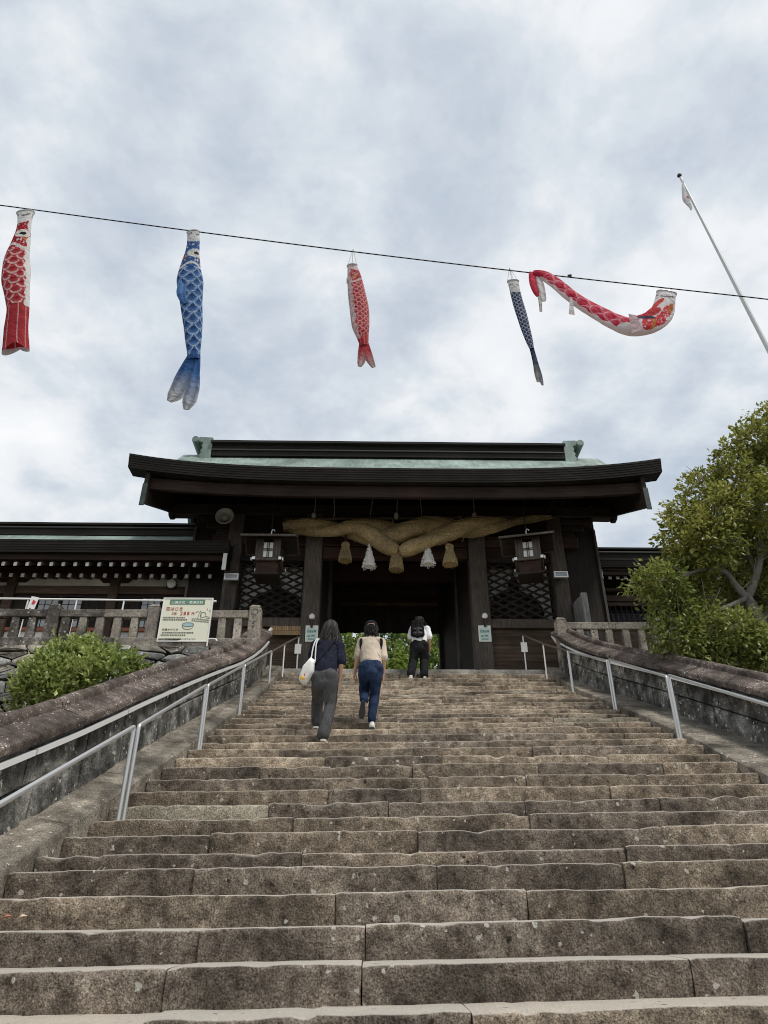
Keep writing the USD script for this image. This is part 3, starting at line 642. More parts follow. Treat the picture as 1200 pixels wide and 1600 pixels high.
# barge boards closing the gable ends
for sx in (-1, 1):
    for sgn in (1, -1):
        s = np.linspace(0, 1, 12); x0 = RC + sx * 6.12
        yy = YM + sgn * (YE + .10 - YM) * (1 - s); zz = ZE + .06 * (1 - s) + (ZR - ZE) * (.66 * s + .34 * s * s)
        lowz = np.interp(YM - np.abs(yy - YM), [14.6, 15.3, 16.2, 16.9, 18.6], [10.28, 10.60, 11.02, 11.34, 12.7])
        P = np.stack([np.stack([np.full_like(s, x0 + dx), yy, lowz if dz < -.2 else zz + dz], 1) for dx, dz in ((-.05, -.12), (.05, -.12), (.05, -.92), (-.05, -.92))], 1)
        n_, m = P.shape[:2]; i, j = np.meshgrid(np.arange(n_ - 1), np.arange(m), indexing="ij")
        Q_ = np.stack([i * m + j, i * m + (j + 1) % m, (i + 1) * m + (j + 1) % m, (i + 1) * m + j], -1).reshape(-1, 4)
        f = np.vstack([Q_[:, [0, 1, 2]], Q_[:, [0, 2, 3]], [[0, 1, 2], [0, 2, 3]], np.array([[0, 2, 1], [0, 3, 2]]) + (n_ - 1) * m])
        b = put(gate, "barge_board", (P.reshape(-1, 3), f), "wood_black_long")
        y0 = YM + sgn * (YE + .09 - YM)
        put(b, "end_cap", bx(x0 - .06, x0 + .06, min(y0, y0 - sgn * .02), max(y0, y0 - sgn * .02) + 1e-4, 10.26, ZE - .46), "copper_dark")
    # roof edge layers running up the verge
    for sgn in (1, -1):
        for k in range(4):
            s = np.linspace(.02, 1, 10); x0 = RC + sx * (6.40 - .06 * k)
            pts = np.stack([np.full_like(s, x0 - sx * .2), YM + sgn * (YE + .2 - YM) * (1 - s), ZE + .26 * (1 - s) ** 1.5 - .07 - .075 * k + (ZR - ZE) * (.66 * s + .34 * s * s)], 1)
            put(gate, "verge_layer", sweep([(-.2, -.034), (-.2, .034), (.2, .034), (.2, -.034)], pts, side=(1, 0, 0)), "bark_roof")
# ridge: a tall box of boards with a metal cap, and green end ornaments
RX0, RX1 = RC - 5.62, RC + 5.42
put(gate, "ridge_box", join([bx(RX0, RX1, YM - .34, YM + .34, ZR - .24, ZR - .04), bx(RX0, RX1, YM - .30, YM + .30, ZR - .04, ZR + .20)]), "bark_roof")
put(gate, "ridge_moulding", cbx(RX0, RX1, YM - .39, YM + .39, ZR - .07, ZR - .02, .01), "ridge_metal")
put(gate, "ridge_cap", sweep([(-.44, .20), (-.46, .26), (-.40, .29), (0, .34), (.40, .29), (.46, .26), (.44, .20)], [[RX0 - .05, YM, ZR], [RX1 + .05, YM, ZR]], side=(0, -1, 0)), "ridge_metal")
for sx, xe in ((-1, RX0), (1, RX1)):
    o = put(gate, "ridge_ornament", join([
        poly_plate(Polygon([(0, 0), (-.55, -.58), (-.45, -.66), (-.10, -.52), (.22, -.56), (.30, -.30), (.22, .05), (.30, .40), (.22, .60), (-.05, .56)]), .10)]), "copper_green") if False else None
    prof = [(0.02, -.62), (0.44, -.62), (.36, -.40), (.40, -.36), (.34, -.22), (.38, -.18), (.32, -.03), (.36, .02), (.30, .16), (.34, .22), (.30, .36), (.44, .42), (.62, .40), (.66, .52), (.40, .60), (.02, .58)]
    P = Polygon([(x * sx, z) for x, z in prof])
    m = trimesh.creation.extrude_polygon(P, .72, engine="earcut"); v = np.array(m.vertices)
    v = np.stack([xe + v[:, 0], YM - .36 + v[:, 2], ZR - .10 + v[:, 1] * .9], 1)
    put(gate, "ridge_ornament", (v, np.array(m.faces)[:, ::-1] if np.linalg.det([[1, 0, 0], [0, 0, 1], [0, 1, 0]]) < 0 else np.array(m.faces)), "copper_green")
    # curling foot of the ornament, lying on the slope in front
    for r0, dy in ((.17, -.52), (.13, -.80)):
        put(gate, "ornament_scroll", lathe([(0, -.06), (r0 * .8, -.06), (r0, -.03), (r0, .03), (r0 * .8, .06), (0, .06)], (xe + sx * (.30 + (.52 - r0) * .4), YM + dy, ZR - .60 + dy * .42), (0, 1, 0), 16), "copper_green")
    put(gate, "ornament_scroll", lathe([(0, -.42), (.10, -.42), (.12, -.38), (.12, .38), (.10, .42), (0, .42)], (xe + sx * .55, YM, ZR + .33), (0, 1, 0), 14), "copper_green")
# purlins with rounded noses, and the beams over the posts
for yy in (YF, YB):
    put(gate, "purlin", cbx(RC - 6.0, RC + 6.0, yy - .15, yy + .15, 11.22, 11.56, .03), "wood_black_long")
    for sx in (-1, 1):
        put(gate, "purlin_nose", lathe([(0, -.08), (.14, -.08), (.19, -.03), (.19, .06), (.12, .10), (0, .10)], (RC + sx * 6.05, yy, 11.33), (sx, 0, 0), 16), "wood_black")
put(gate, "purlin", cbx(RC - 6.2, RC + 6.2, YM - .16, YM + .16, 13.4, 13.72, .03), "wood_black_long")
PX = [-3.68, -1.58, 2.74, 4.88]
for i, x in enumerate(PX):
    w = .225 if i in (1, 2) else .19
    for yy in (YF, YB):
        big = i in (1, 2)
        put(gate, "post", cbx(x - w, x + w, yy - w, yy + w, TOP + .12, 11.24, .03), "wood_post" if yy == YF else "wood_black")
        put(gate, "post_base", cbx(x - w - .12, x + w + .12, yy - w - .12, yy + w + .12, TOP - .02, TOP + .12, .02), "paving")
    put(gate, "post", cbx(x - .17, x + .17, YM - .17, YM + .17, TOP, 13.4, .02), "wood_black")
for yy in (YF, YB):
    put(gate, "tie_beam", cbx(PX[0] - .62, PX[3] + .62, yy - .115, yy + .115, 10.30, 10.62, .02), "wood_red")
    put(gate, "wall_boarding", bx(PX[0] - .12, PX[3] + .12, yy - .03, yy + .03, 10.62, 11.22), "wood_black_long")
    put(gate, "lower_beam", cbx(PX[1] + .23, PX[2] - .23, yy - .10, yy + .10, 9.95, 10.28, .02), "wood_red")
    for sx, x in ((-1, PX[0]), (1, PX[3])):
        for k in range(3):
            put(gate, "bracket_arm", cbx(min(x, x + sx * (.55 + .28 * k)), max(x, x + sx * (.55 + .28 * k)), yy - .11, yy + .11, 10.62 + .19 * k, 10.80 + .19 * k, .03), "wood_black_long")
        put(gate, "bracket_block", cbx(x + sx * .98 - .13, x + sx * .98 + .13, yy - .13, yy + .13, 11.02, 11.2, .03), "wood_black_long")
    for x in np.linspace(PX[1], PX[2], 4)[1:-1]:
        put(gate, "strut", cbx(x - .14, x + .14, yy - .08, yy + .08, 10.63, 11.21, .03), "wood_red")
# short wing boards beyond the outer posts, up to the purlin
for sx, x in ((-1, PX[0]), (1, PX[3])):
    a, b = sorted((x + sx * .20, x + sx * 1.22))
    put(gate, "wing_board", bx(a, b, YF + .22, YF + .28, TOP + .1, 11.2), "wood_black")
    put(gate, "wing_batten", bx(b - .06 if sx > 0 else a, b if sx > 0 else a + .06, YF + .16, YF + .215, TOP + .1, 11.0), "wood_post")
    put(gate, "gable_boarding", hullof([[x - .03, YF, 10.6], [x + .03, YF, 10.6], [x - .03, YB, 10.6], [x + .03, YB, 10.6], [x - .03, YM, 13.9], [x + .03, YM, 13.9], [x - .03, YF, 11.5], [x + .03, YF, 11.5], [x - .03, YB, 11.5], [x + .03, YB, 11.5]]), "wood_black")
    put(gate, "side_boarding", bx(x - .03, x + .03, YF, YB, TOP, 10.6), "wood_black")
# lattice bays on both sides of the passage
for a, b in ((PX[0] + .19, PX[1] - .225), (PX[2] + .225, PX[3] - .19)):
    y0 = YF + .08
    put(gate, "bay_sill", cbx(a, b, YF - .10, YF + .16, 8.02, 8.26, .012), "wood_post")
    put(gate, "bay_head", cbx(a, b, YF - .08, YF + .14, 9.86, 10.02, .012), "wood_black_long")
    put(gate, "bay_boarding", bx(a, b, YF + .0, YF + .06, 10.02, 10.30), "wood_red")
    for k in range(5):
        z = TOP + .34 + k * .209
        put(gate, "plank", cbx(a, b, YF + .0 + (k % 2) * .003, YF + .05, z, z + .204, .006), "wood_brown")
    put(gate, "ground_beam", cbx(a, b, YF - .07, YF + .12, TOP, TOP + .33, .012), "wood_black_long")
    for q in (a, b - .05): put(gate, "lattice_stile", bx(q, q + .05, y0 - .04, y0 + .02, 8.26, 9.86), "wood_black")
    rect = sbox(a + .05, 8.26, b - .05, 9.86); sx_, sz_ = .400, .200
    for sg in (1, -1):
        from shapely.geometry import LineString
        for k in range(-14, 24):
            c = a + k * sx_
            ln = LineString([(c, 8.26), (c + sg * 1.6 / sz_ * sx_, 9.86)]).buffer(.028, cap_style=2).intersection(rect)
            if ln.is_empty or ln.area < .004: continue
            m = trimesh.creation.extrude_polygon(ln, .018, engine="earcut"); v = np.array(m.vertices)
            put(gate, "lattice_slat", (np.stack([v[:, 0], y0 - .02 - v[:, 2] + (.019 if sg > 0 else 0), v[:, 1]], 1), np.array(m.faces)), "wood_black")
    put(gate, "bay_backing", bx(a, b, YF + .40, YF + .44, 8.2, 9.9), "plaster_dim")
    put(gate, "bay_floor", bx(a, b, YF + .07, YF + .40, 8.18, 8.22), "plaster_dim")
# inner passage: side walls, middle frame, rear lintel with hanging boards
IL, IR = -1.12, 2.14
for x, xo in ((IL, PX[1]), (IR, PX[2])):
    put(gate, "passage_post", cbx(x - .15, x + .15, YB - .15, YB + .15, TOP, 11.2, .02), "wood_black")
    put(gate, "passage_post", cbx(xo + (.12 if x < 0 else -.42), xo + (.42 if x < 0 else -.12), YM - .15, YM + .15, TOP, 11.2, .02), "wood_post")
    put(gate, "passage_wall", hullof([[xo + .1 * (1 if x < 0 else -1), YF + .2, TOP], [x, YB, TOP], [xo + .16 * (1 if x < 0 else -1), YF + .2, TOP], [x + .06 * (1 if x < 0 else -1), YB, TOP], [xo + .1 * (1 if x < 0 else -1), YF + .2, 11], [x, YB, 11], [xo + .16 * (1 if x < 0 else -1), YF + .2, 11], [x + .06 * (1 if x < 0 else -1), YB, 11]]), "wood_black")
put(gate, "passage_beam", cbx(PX[1] + .3, PX[2] - .3, YM - .14, YM + .14, 10.12, 10.62, .02), "wood_red")
put(gate, "passage_boarding", bx(PX[1] + .2, PX[2] - .2, YM - .02, YM + .02, 10.62, 12.6), "wood_black_long")
put(gate, "passage_beam", cbx(IL - .05, IR + .05, YB - .12, YB + .12, 10.02, 10.13, .02), "wood_brown")
put(gate, "passage_ceiling", bx(PX[0], PX[3], YF + .1, YB - .1, 11.35, 11.4), "wood_black_long")
nb = 15
for k in range(nb):
    w = (IR - IL - .3) / nb; x = IL + .15 + k * w
    put(gate, "hanging_board", cbx(x - .012, x + w + .012, YB - .02 - (k % 2) * .045, YB + .018 - (k % 2) * .045, 9.16 + R.uniform(-.006, .006), 10.02, .006), "wood_black")
put(gate, "rear_boarding", join([bx(PX[0], IL - .15, YB - .02, YB + .02, TOP, 10.3), bx(IR + .15, PX[3], YB - .02, YB + .02, TOP, 10.3), bx(IL - .2, IR + .2, YB - .02, YB + .02, 10.13, 10.3)]), "wood_black")
# iron bell pull ring under the rear beam
put(gate, "iron_ring", tube([[GC - .02 + .10 * math.cos(a), YB - .14, 9.98 + .10 * math.sin(a)] for a in np.linspace(0, 2 * math.pi, 18)], .012, 6), "black_plastic")

# seated guardian figures in the side bays: dark carved shapes behind the lattice
for x, lab in ((-2.55, "dark seated guardian figure behind the left lattice"), (3.72, "dark seated guardian figure behind the right lattice")):
    g = thing("guardian_figure", (x, YF + .26, 8.22), lab, "statue", None)
    prof = [(.0, 0), (.52, 0), (.58, .10), (.50, .30), (.42, .50), (.44, .78), (.36, .98), (.16, 1.06), (.0, 1.08)]
    v, f = lathe(prof, (0, 0, 0), (0, 0, 1), 20); v = v * [.86, .20, .9]
    v, f = noisy((v, f), .03, 5, 3); put(g, "robe", (v + [x, YF + .26, 8.23], f), "wood_black", smooth=50)
    v, f = lathe([(0, 0), (.10, .02), (.155, .12), (.15, .24), (.10, .33), (.05, .40), (.03, .50), (0, .52)], (0, 0, 0), (0, 0, 1), 16)
    put(g, "head", (v * [1, .7, 1] + [x, YF + .26, 9.16], f), "wood_black", smooth=50)
    for sx in (-1, 1):
        put(g, "sleeve", hullof([p for c, r in (((x + sx * .38, YF + .34, 8.98), .16), ((x + sx * .56, YF + .30, 8.62), .19), ((x + sx * .34, YF + .22, 8.42), .13)) for p in np.asarray(c) + trimesh.creation.icosphere(1).vertices * r * [1, .45, 1]]), "wood_black", smooth=50)

# ------------------------------------------------------------------ corridor left of the gate
cl = thing("corridor_building", (-9, 17.4, TOP), "long low corridor building left of the gate with white tipped rafters", "building")
XL, XRr = -22.0, -3.70
def hall_roof(t, x0, x1, ye, ze, yr, zr0, thick):
    Xh = np.linspace(x0, x1, 9)
    Yb = 2 * yr - ye
    for sgn in (1, -1):
        V_, f = roof_grid(Xh, lambda s: yr + sgn * (ye + .10 - yr) * (1 - s), lambda x, s: ze + (zr0 - ze) * (.72 * s + .28 * s * s), .08)
        put(t, "roof_slope", (V_, f if sgn > 0 else f[:, ::-1]), "copper_green", smooth=40)
    stacked_eave(t, "eave_layer", Xh, lambda x: np.full_like(x, ze + .005), lambda x: np.full_like(x, ye), thick, 5, "bark_roof", .012)
    put(t, "ridge_box", join([bx(x0 + .3, x1 - .0, yr - .30, yr + .30, zr0 - .20, zr0 + .02), bx(x0 + .3, x1 - .05, yr - .24, yr + .24, zr0 + .02, zr0 + .12)]), "bark_roof")
    put(t, "ridge_moulding", cbx(x0 + .3, x1, yr - .36, yr + .36, zr0 + .0, zr0 + .05, .01), "ridge_metal")
    put(t, "ridge_cap", sweep([(-.36, .12), (-.38, .17), (0, .24), (.38, .17), (.36, .12)], [[x0 + .3, yr, zr0], [x1, yr, zr0]], side=(0, -1, 0)), "ridge_metal")
hall_roof(cl, XL, XRr, 16.2, 10.11, 18.5, 11.52, .34)
put(cl, "eave_board", bx(XL, XRr - .1, 16.36, 16.46, 9.62, 9.77), "wood_red")
V_, f = roof_grid(np.linspace(XL, XRr - .06, 3), lambda s: 16.36 + 2.1 * s, lambda x, s: 9.86 + 1.35 * s, .04); put(cl, "roof_boarding", (V_, f), "wood_brown")
put(cl, "barge_board", hullof([[XRr - .10, 16.18, 9.75], [XRr - .02, 16.18, 9.75], [XRr - .10, 16.18, 9.25], [XRr - .02, 16.18, 9.25], [XRr - .10, 17.2, 10.3], [XRr - .02, 17.2, 10.3], [XRr - .10, 17.2, 9.75], [XRr - .02, 17.2, 9.75]]), "wood_black")
put(cl, "barge_tip", bx(XRr - .11, XRr - .01, 16.155, 16.178, 9.27, 9.73), "white_paint")
for k in range(34):
    x = XRr - .55 - k * .302
    r = put(cl, "rafter", bar([x, 16.42, 9.53], [x, 17.6, 10.15], .075, .10), "wood_brown")
    put(r, "painted_tip", bx(x - .039, x + .039, 16.35, 16.371, 9.435, 9.535), "tip_paint")
    r = put(cl, "rafter", bar([x - .0, 16.92, 9.42], [x, 17.7, 9.72], .08, .11), "wood_brown")
    put(r, "painted_tip", bx(x - .042, x + .042, 16.84, 16.862, 9.35, 9.455), "tip_paint")
YW = 17.5
put(cl, "eave_beam", cbx(XL, XRr + .35, YW - .14, YW + .14, 9.66, 9.90, .02), "wood_red")
put(cl, "upper_boarding", bx(XL, XRr + .35, YW - .02, YW + .02, 9.63, 10.3), "wood_black_long")
def az(px, py, y): return at_y(px, py, y)
posts_x = [float(at_y(px, 960, YW)[0]) for px in (172, 8, 330)] + [float(at_y(172, 960, YW)[0]) - 2.75 * k for k in range(2, 6)]
for x in posts_x:
    put(cl, "post", cbx(x - .13, x + .13, YW - .13, YW + .13, TOP, 9.66, .02), "wood_brown")
    put(cl, "bracket_arm", hullof([[x + a * u, YW + b * .12, z] for u, z in ((.46, 9.655), (.46, 9.58), (.33, 9.46)) for a in (-1, 1) for b in (-1, 1)]), "wood_red")
sp = sorted(posts_x)
for a, b in zip(sp, sp[1:]):
    put(cl, "plaster_panel", bx(a + .13, b - .13, YW - .05, YW + .03, 9.37, 9.65), "plaster")
    put(cl, "head_beam", cbx(a + .13, b - .13, YW - .09, YW + .09, 9.14, 9.365, .012), "wood_brown")
    put(cl, "dark_opening", bx(a + .13, b - .13, YW + .10, YW + .14, 8.1, 9.14), "glass_dark")
    n = 4; w = (b - a - .26) / n
    for k in range(n):
        x0 = a + .13 + k * w
        if k in (0, 3) and b - a > 2:
            put(cl, "shutter", cbx(x0, x0 + w - .01, YW - .02, YW + .02, 8.20, 9.13, .008), "wood_black"); continue
        wd = put(cl, "window", join([bx(x0, x0 + .04, YW - .04, YW + .02, 8.20, 9.12), bx(x0 + w - .04, x0 + w, YW - .04, YW + .02, 8.20, 9.12), bx(x0 + .04, x0 + w - .04, YW - .04, YW + .02, 9.06, 9.12), bx(x0 + .04, x0 + w - .04, YW - .04, YW + .02, 8.60, 8.66)]), "wood_black")
        for ci in range(3):
            cx0 = x0 + .05 + ci * (w - .1) / 3
            for z0, z1 in ((8.87, 9.04), (8.68, 8.85), (8.43, 8.58), (8.24, 8.41)):
                put(wd, "pane", bx(cx0 + .012, cx0 + (w - .1) / 3 - .012, YW - .015, YW - .005, z0, z1), "pane_grey")
    put(cl, "sill_rail", cbx(a + .13, b - .13, YW - .10, YW + .05, 8.10, 8.195, .01), "orange_wood")
    put(cl, "lower_wall", bx(a + .13, b - .13, YW - .03, YW + .03, TOP, 8.095), "plaster")
put(cl, "rear_wall", bx(XL, XRr + .3, YW + .9, YW + .95, TOP, 10.2), "wood_black")
put(cl, "end_wall", bx(XRr + .30, XRr + .36, YW - .1, YW + 2, TOP, 10.2), "wood_black")
# a round lamp, a small white box and a conduit on that building
p = at_y(268, 912, YW - .2)
t = thing("wall_lamp", p, "round white wall lamp on the plaster band of the corridor building", "lamp")
put(t, "globe", lathe([(0, -.06), (.10, -.05), (.125, 0), (.11, .05), (0, .07)], p, (0, -1, 0), 20), "sign_white", smooth=40)
put(t, "rim", tube([p + [.13 * math.cos(a), .03, .13 * math.sin(a)] for a in np.linspace(0, 2 * math.pi, 24)], .016, 6), "black_plastic")
p = at_y(340, 912, YW - .15)
t = thing("junction_box", p, "small white box on the wall between corridor building and gate", "junction box")
put(t, "case", cbx(p[0] - .075, p[0] + .075, p[1] - .05, p[1] + .05, p[2] - .08, p[2] + .08, .01), "sign_white")
put(t, "conduit", tube(arc_corner([p + [-.02, .03, .0], p + [-.28, .03, .0], p + [-.28, .03, -.55]], .06), .012, 6), "twine")

# ------------------------------------------------------------------ corridor right of the gate
cr = thing("corridor_building", (10, 18.4, TOP), "dark timber corridor building right of the gate, partly hidden by the tree", "building")
XA, XB, YRw = 4.95, 24.0, 18.35
hall_roof(cr, XA, XB, 17.4, 10.28, 19.5, 11.36, .24)
put(cr, "gable_board", hullof([[XA + .02, 17.42, 9.98], [XA + .10, 17.42, 9.98], [XA + .02, 17.42, 10.1], [XA + .10, 17.42, 10.1], [XA + .02, 19.5, 11.0], [XA + .10, 19.5, 11.0], [XA + .02, 19.5, 9.98], [XA + .10, 19.5, 9.98]]), "wood_post")
put(cr, "eave_board", bx(XA + .1, XB, 17.55, 17.63, 9.86, 10.03), "wood_black_long")
V_, f = roof_grid(np.linspace(XA + .1, XB, 3), lambda s: 17.5 + 2.0 * s, lambda x, s: 10.02 + 1.0 * s, .04); put(cr, "roof_boarding", (V_, f), "wood_black_long")
p = at_y(938, 898, 17.55); put(cr, "barge_tip", bx(p[0] - .05, p[0] + .05, 17.5, 17.53, p[2] - .14, p[2] + .16), "white_paint")
for k in range(36):
    x = float(at_y(952, 903, 17.75)[0]) + k * .215; z = float(at_y(952, 903, 17.75)[2])
    r = put(cr, "rafter", bar([x, 17.76, z], [x, 18.5, z + .3], .07, .09), "wood_black")
    put(r, "painted_tip", bx(x - .045, x + .045, 17.69, 17.715, z - .06, z + .05), "tip_paint")
zt = lambda py: float(at_y(950, py, YRw)[2])
put(cr, "upper_boarding", bx(XA, XB, YRw + .02, YRw + .06, zt(921), 10.4), "wood_black_long")
put(cr, "head_beam", cbx(XA, XB, YRw - .12, YRw + .10, zt(925), zt(921), .012), "wood_door")
put(cr, "dark_opening", bx(XA, XB, YRw + .10, YRw + .14, zt(933), zt(925)), "wood_black")
put(cr, "lintel", cbx(XA + .1, XB, YRw - .10, YRw + .10, zt(941), zt(932), .012), "wood_door")
put(cr, "lintel", cbx(XA + .1, XB, YRw - .07, YRw + .07, zt(947.5), zt(942.5), .01), "wood_door")
xs0 = float(at_y(921, 960, YRw)[0])
for bay in range(4):
    x0 = xs0 + bay * 2.55; x1 = x0 + 2.25
    put(cr, "post", cbx(x0 - .22, x0 - .05, YRw - .10, YRw + .08, TOP, zt(941.2), .015), "wood_door")
    g = put(cr, "lattice_window", join([bx(x0 - .05, x0 + .03, YRw - .05, YRw + .03, zt(976), zt(948)), bx(x1 - .03, x1 + .05, YRw - .05, YRw + .03, zt(976), zt(948)), bx(x0 - .05, x1 + .05, YRw - .05, YRw + .03, zt(979), zt(976)) ]), "wood_door")
    for k in range(1, 15): put(g, "slat", bx(x0 + k * .15 - .016, x0 + k * .15 + .016, YRw - .04, YRw - .01, zt(976), zt(948)), "wood_black")
    for k in range(1, 4):
        z = zt(976) + (zt(948) - zt(976)) * k / 4; put(g, "slat", bx(x0 + .03, x1 - .03, YRw - .012, YRw + .015, z - .014, z + .014), "wood_black")
    put(cr, "window_backing", bx(x0, x1, YRw + .25, YRw + .28, zt(980), zt(946)), "glass_dark")
    put(cr, "lower_wall", bx(x0 - .05, x1 + .3, YRw - .02, YRw + .04, TOP, zt(979)), "wood_brown")
put(cr, "rear_wall", bx(XA, XB, YRw + .8, YRw + .85, TOP, 10.6), "wood_black")

# short fence of grey weathered planks running back beside the right post
a, b = at_y(916, 972, 15.9), at_y(890, 972, 17.3)
pf = thing("plank_fence", (float(a[0]), 16.2, TOP), "short weathered grey plank fence beside the right gate post", "fence")
for k in range(7):
    s = k / 6; c = np.array([a[0] + (b[0] - a[0]) * s + .0, 15.95 + 1.2 * s, 0]); zt_ = float(at_y(905, 929, 15.95)[2]) + .10 * s
    put(pf, "plank", cbx(c[0] - .02 - .006 * (k % 2), c[0] + .02, c[1] - .085, c[1] + .085, TOP, zt_ + R.uniform(-.02, .02), .006), "wood_grey")
put(pf, "post", cbx(a[0] - .07, a[0] + .08, 15.76, 15.86, TOP, float(at_y(905, 928, 15.86)[2]), .01), "wood_grey")
for z in (7.2, 8.2): put(pf, "rail", cbx(a[0] + .03, a[0] + .09, 15.86, 17.2, z, z + .09, .008), "wood_grey")
# ------------------------------------------------------------------ rubble retaining wall on the left and its balustrade
def rubble_wall(name, x0, x1, y_base, y_top, z0, z1, label, size, seed):
    t = thing(name, ((x0 + x1) / 2, y_base, z0), label, "retaining wall", "rubble stone retaining walls")
    rg = np.random.default_rng(seed); nx_, nz_ = int((x1 - x0) / size[0]), int((z1 - z0) / size[1])
    pts = np.array([[x0 + (i + .5 + .5 * (j % 2) + rg.uniform(-.48, .48)) * size[0], z0 + (j + .5 + rg.uniform(-.46, .46)) * size[1]] for i in range(-1, nx_ + 2) for j in range(-1, nz_ + 2)])
    sc = np.array([1 / size[0], 1 / size[1]]); vo = Voronoi(pts * sc)
    yy = lambda z: y_base + (y_top - y_base) * (z - z0) / (z1 - z0)
    clip = sbox(x0, z0, x1, z1)
    for i, reg in enumerate(vo.point_region):
        rg_ = vo.regions[reg]
        if -1 in rg_ or not rg_: continue
        P = Polygon(vo.vertices[rg_] / sc).intersection(clip)
        if P.is_empty or P.area < .01: continue
        P = P.buffer(-.014, join_style=2).simplify(.01)
        if P.is_empty or P.geom_type != "Polygon" or P.area < .008: continue
        P = P.buffer(-.025).buffer(.025) if P.area > .04 and not P.buffer(-.025).is_empty else P
        if P.geom_type != "Polygon": continue
        P = P.simplify(.012); o = np.array(P.exterior.coords)[:-1]; c = o.mean(0); n = len(o); bulge = rg.uniform(.03, .09)
        jit = lambda a: a + rg.uniform(-.012, .012, a.shape)
        rings = []
        for k, d in ((1.0, .10), (1.0, -.01), (.86, -bulge * .75), (.5, -bulge)):
            q = c + (o - c) * k
            if k < 1: q = jit(q)
            rings.append(np.stack([q[:, 0], yy(q[:, 1]) + d + (rg.uniform(-.018, .018, n) if k < 1 else 0), q[:, 1]], 1))
        V_ = np.vstack(rings + [np.array([[c[0], yy(c[1]) - bulge * 1.02, c[1]]])]); f = []
        for r in range(3):
            for k in range(n):
                a, b = r * n + k, r * n + (k + 1) % n; f += [[a, b, b + n], [a, b + n, a + n]]
        for k in range(n): f.append([3 * n + k, 3 * n + (k + 1) % n, 4 * n])
        f = np.array(f)
        if P.exterior.is_ccw: f = f[:, ::1]
        else: f = f[:, ::-1]
        put(t, "stone", (V_, f), "rubble_grey" if rg.random() < .62 else "rubble_warm", smooth=38)
    put(t, "backing", hullof([[x0, y_base + .09, z0], [x1, y_base + .09, z0], [x0, y_base + .5, z0], [x1, y_base + .5, z0], [x0, y_top + .09, z1], [x1, y_top + .09, z1], [x0, y_top + .5, z1], [x1, y_top + .5, z1]]), "dark_joint")
    return t
rubble_wall("retaining_wall", -9.6, -2.62, 12.95, 13.72, 4.35, 6.42, "grey rubble stone retaining wall behind the leafy bush on the left", (.56, .27), 5)
rubble_wall("retaining_wall", 4.60, 12.5, 14.75, 15.2, 4.9, 6.42, "rubble stone retaining wall hidden behind the tree on the right", (.62, .36), 9)

def balustrade(x_list, big, y, zb, ztop, zbig, ends, label, mats, w_small=.155, w_big=.24):
    """posts at x_list (indices in big are the taller ones), top rails between the tall ones, base course below."""
    t = thing("stone_balustrade", ((ends[0] + ends[1]) / 2, y, zb), label, "balustrade", "stone balustrades along the terrace edge")
    xb = [x_list[i] for i in big]
    cut = [ends[0]] + xb + [ends[1]]
    for a, b in zip(cut, cut[1:]):
        if b - a < .3: continue
        lo = a + (w_big / 2 + .003 if a in xb else 0); hi = b - (w_big / 2 + .003 if b in xb else 0)
        n = 2 if hi - lo > 1.6 else 1
        for k in range(n):
            u0, u1 = lo + (hi - lo) * k / n, lo + (hi - lo) * (k + 1) / n - (.004 if k < n - 1 else 0)
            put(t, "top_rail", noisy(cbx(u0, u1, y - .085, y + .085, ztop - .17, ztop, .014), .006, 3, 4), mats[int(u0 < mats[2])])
    L = ends[0]
    while L < ends[1] - .05:
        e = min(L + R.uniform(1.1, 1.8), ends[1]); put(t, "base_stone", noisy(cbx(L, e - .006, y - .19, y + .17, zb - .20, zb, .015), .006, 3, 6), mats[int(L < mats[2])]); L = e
    for i, x in enumerate(x_list):
        b = i in big; w = w_big if b else w_small * R.uniform(.95, 1.12)
        if b:
            v, f = cbx(x - w / 2, x + w / 2, y - w / 2, y + w / 2, zb + .002, zbig - .06, .014)
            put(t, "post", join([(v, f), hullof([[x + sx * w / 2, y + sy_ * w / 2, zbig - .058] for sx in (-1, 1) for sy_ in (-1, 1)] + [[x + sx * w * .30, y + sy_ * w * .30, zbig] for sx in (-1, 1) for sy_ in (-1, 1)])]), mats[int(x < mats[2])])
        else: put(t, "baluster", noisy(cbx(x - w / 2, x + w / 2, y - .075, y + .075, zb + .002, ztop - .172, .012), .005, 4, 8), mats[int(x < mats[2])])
    return t
YBL = 13.95
bxl = [float(at_y(px, 985, YBL)[0]) for px in (-44, -16, 22, 48, 80, 100.5, 128, 155, 182, 209, 238, 268, 296, 322, 346, 371, 397)]
lz = lambda py: float(at_y(200, py, YBL)[2])
bal = balustrade(bxl, [0, 4, 10, 16], YBL, lz(1001), lz(954.5), lz(946), (-9.6, bxl[-1] + .12), "weathered stone balustrade on the rubble wall left of the steps", ("granite_warm", "granite_dark", float(at_y(105, 985, YBL)[0])))
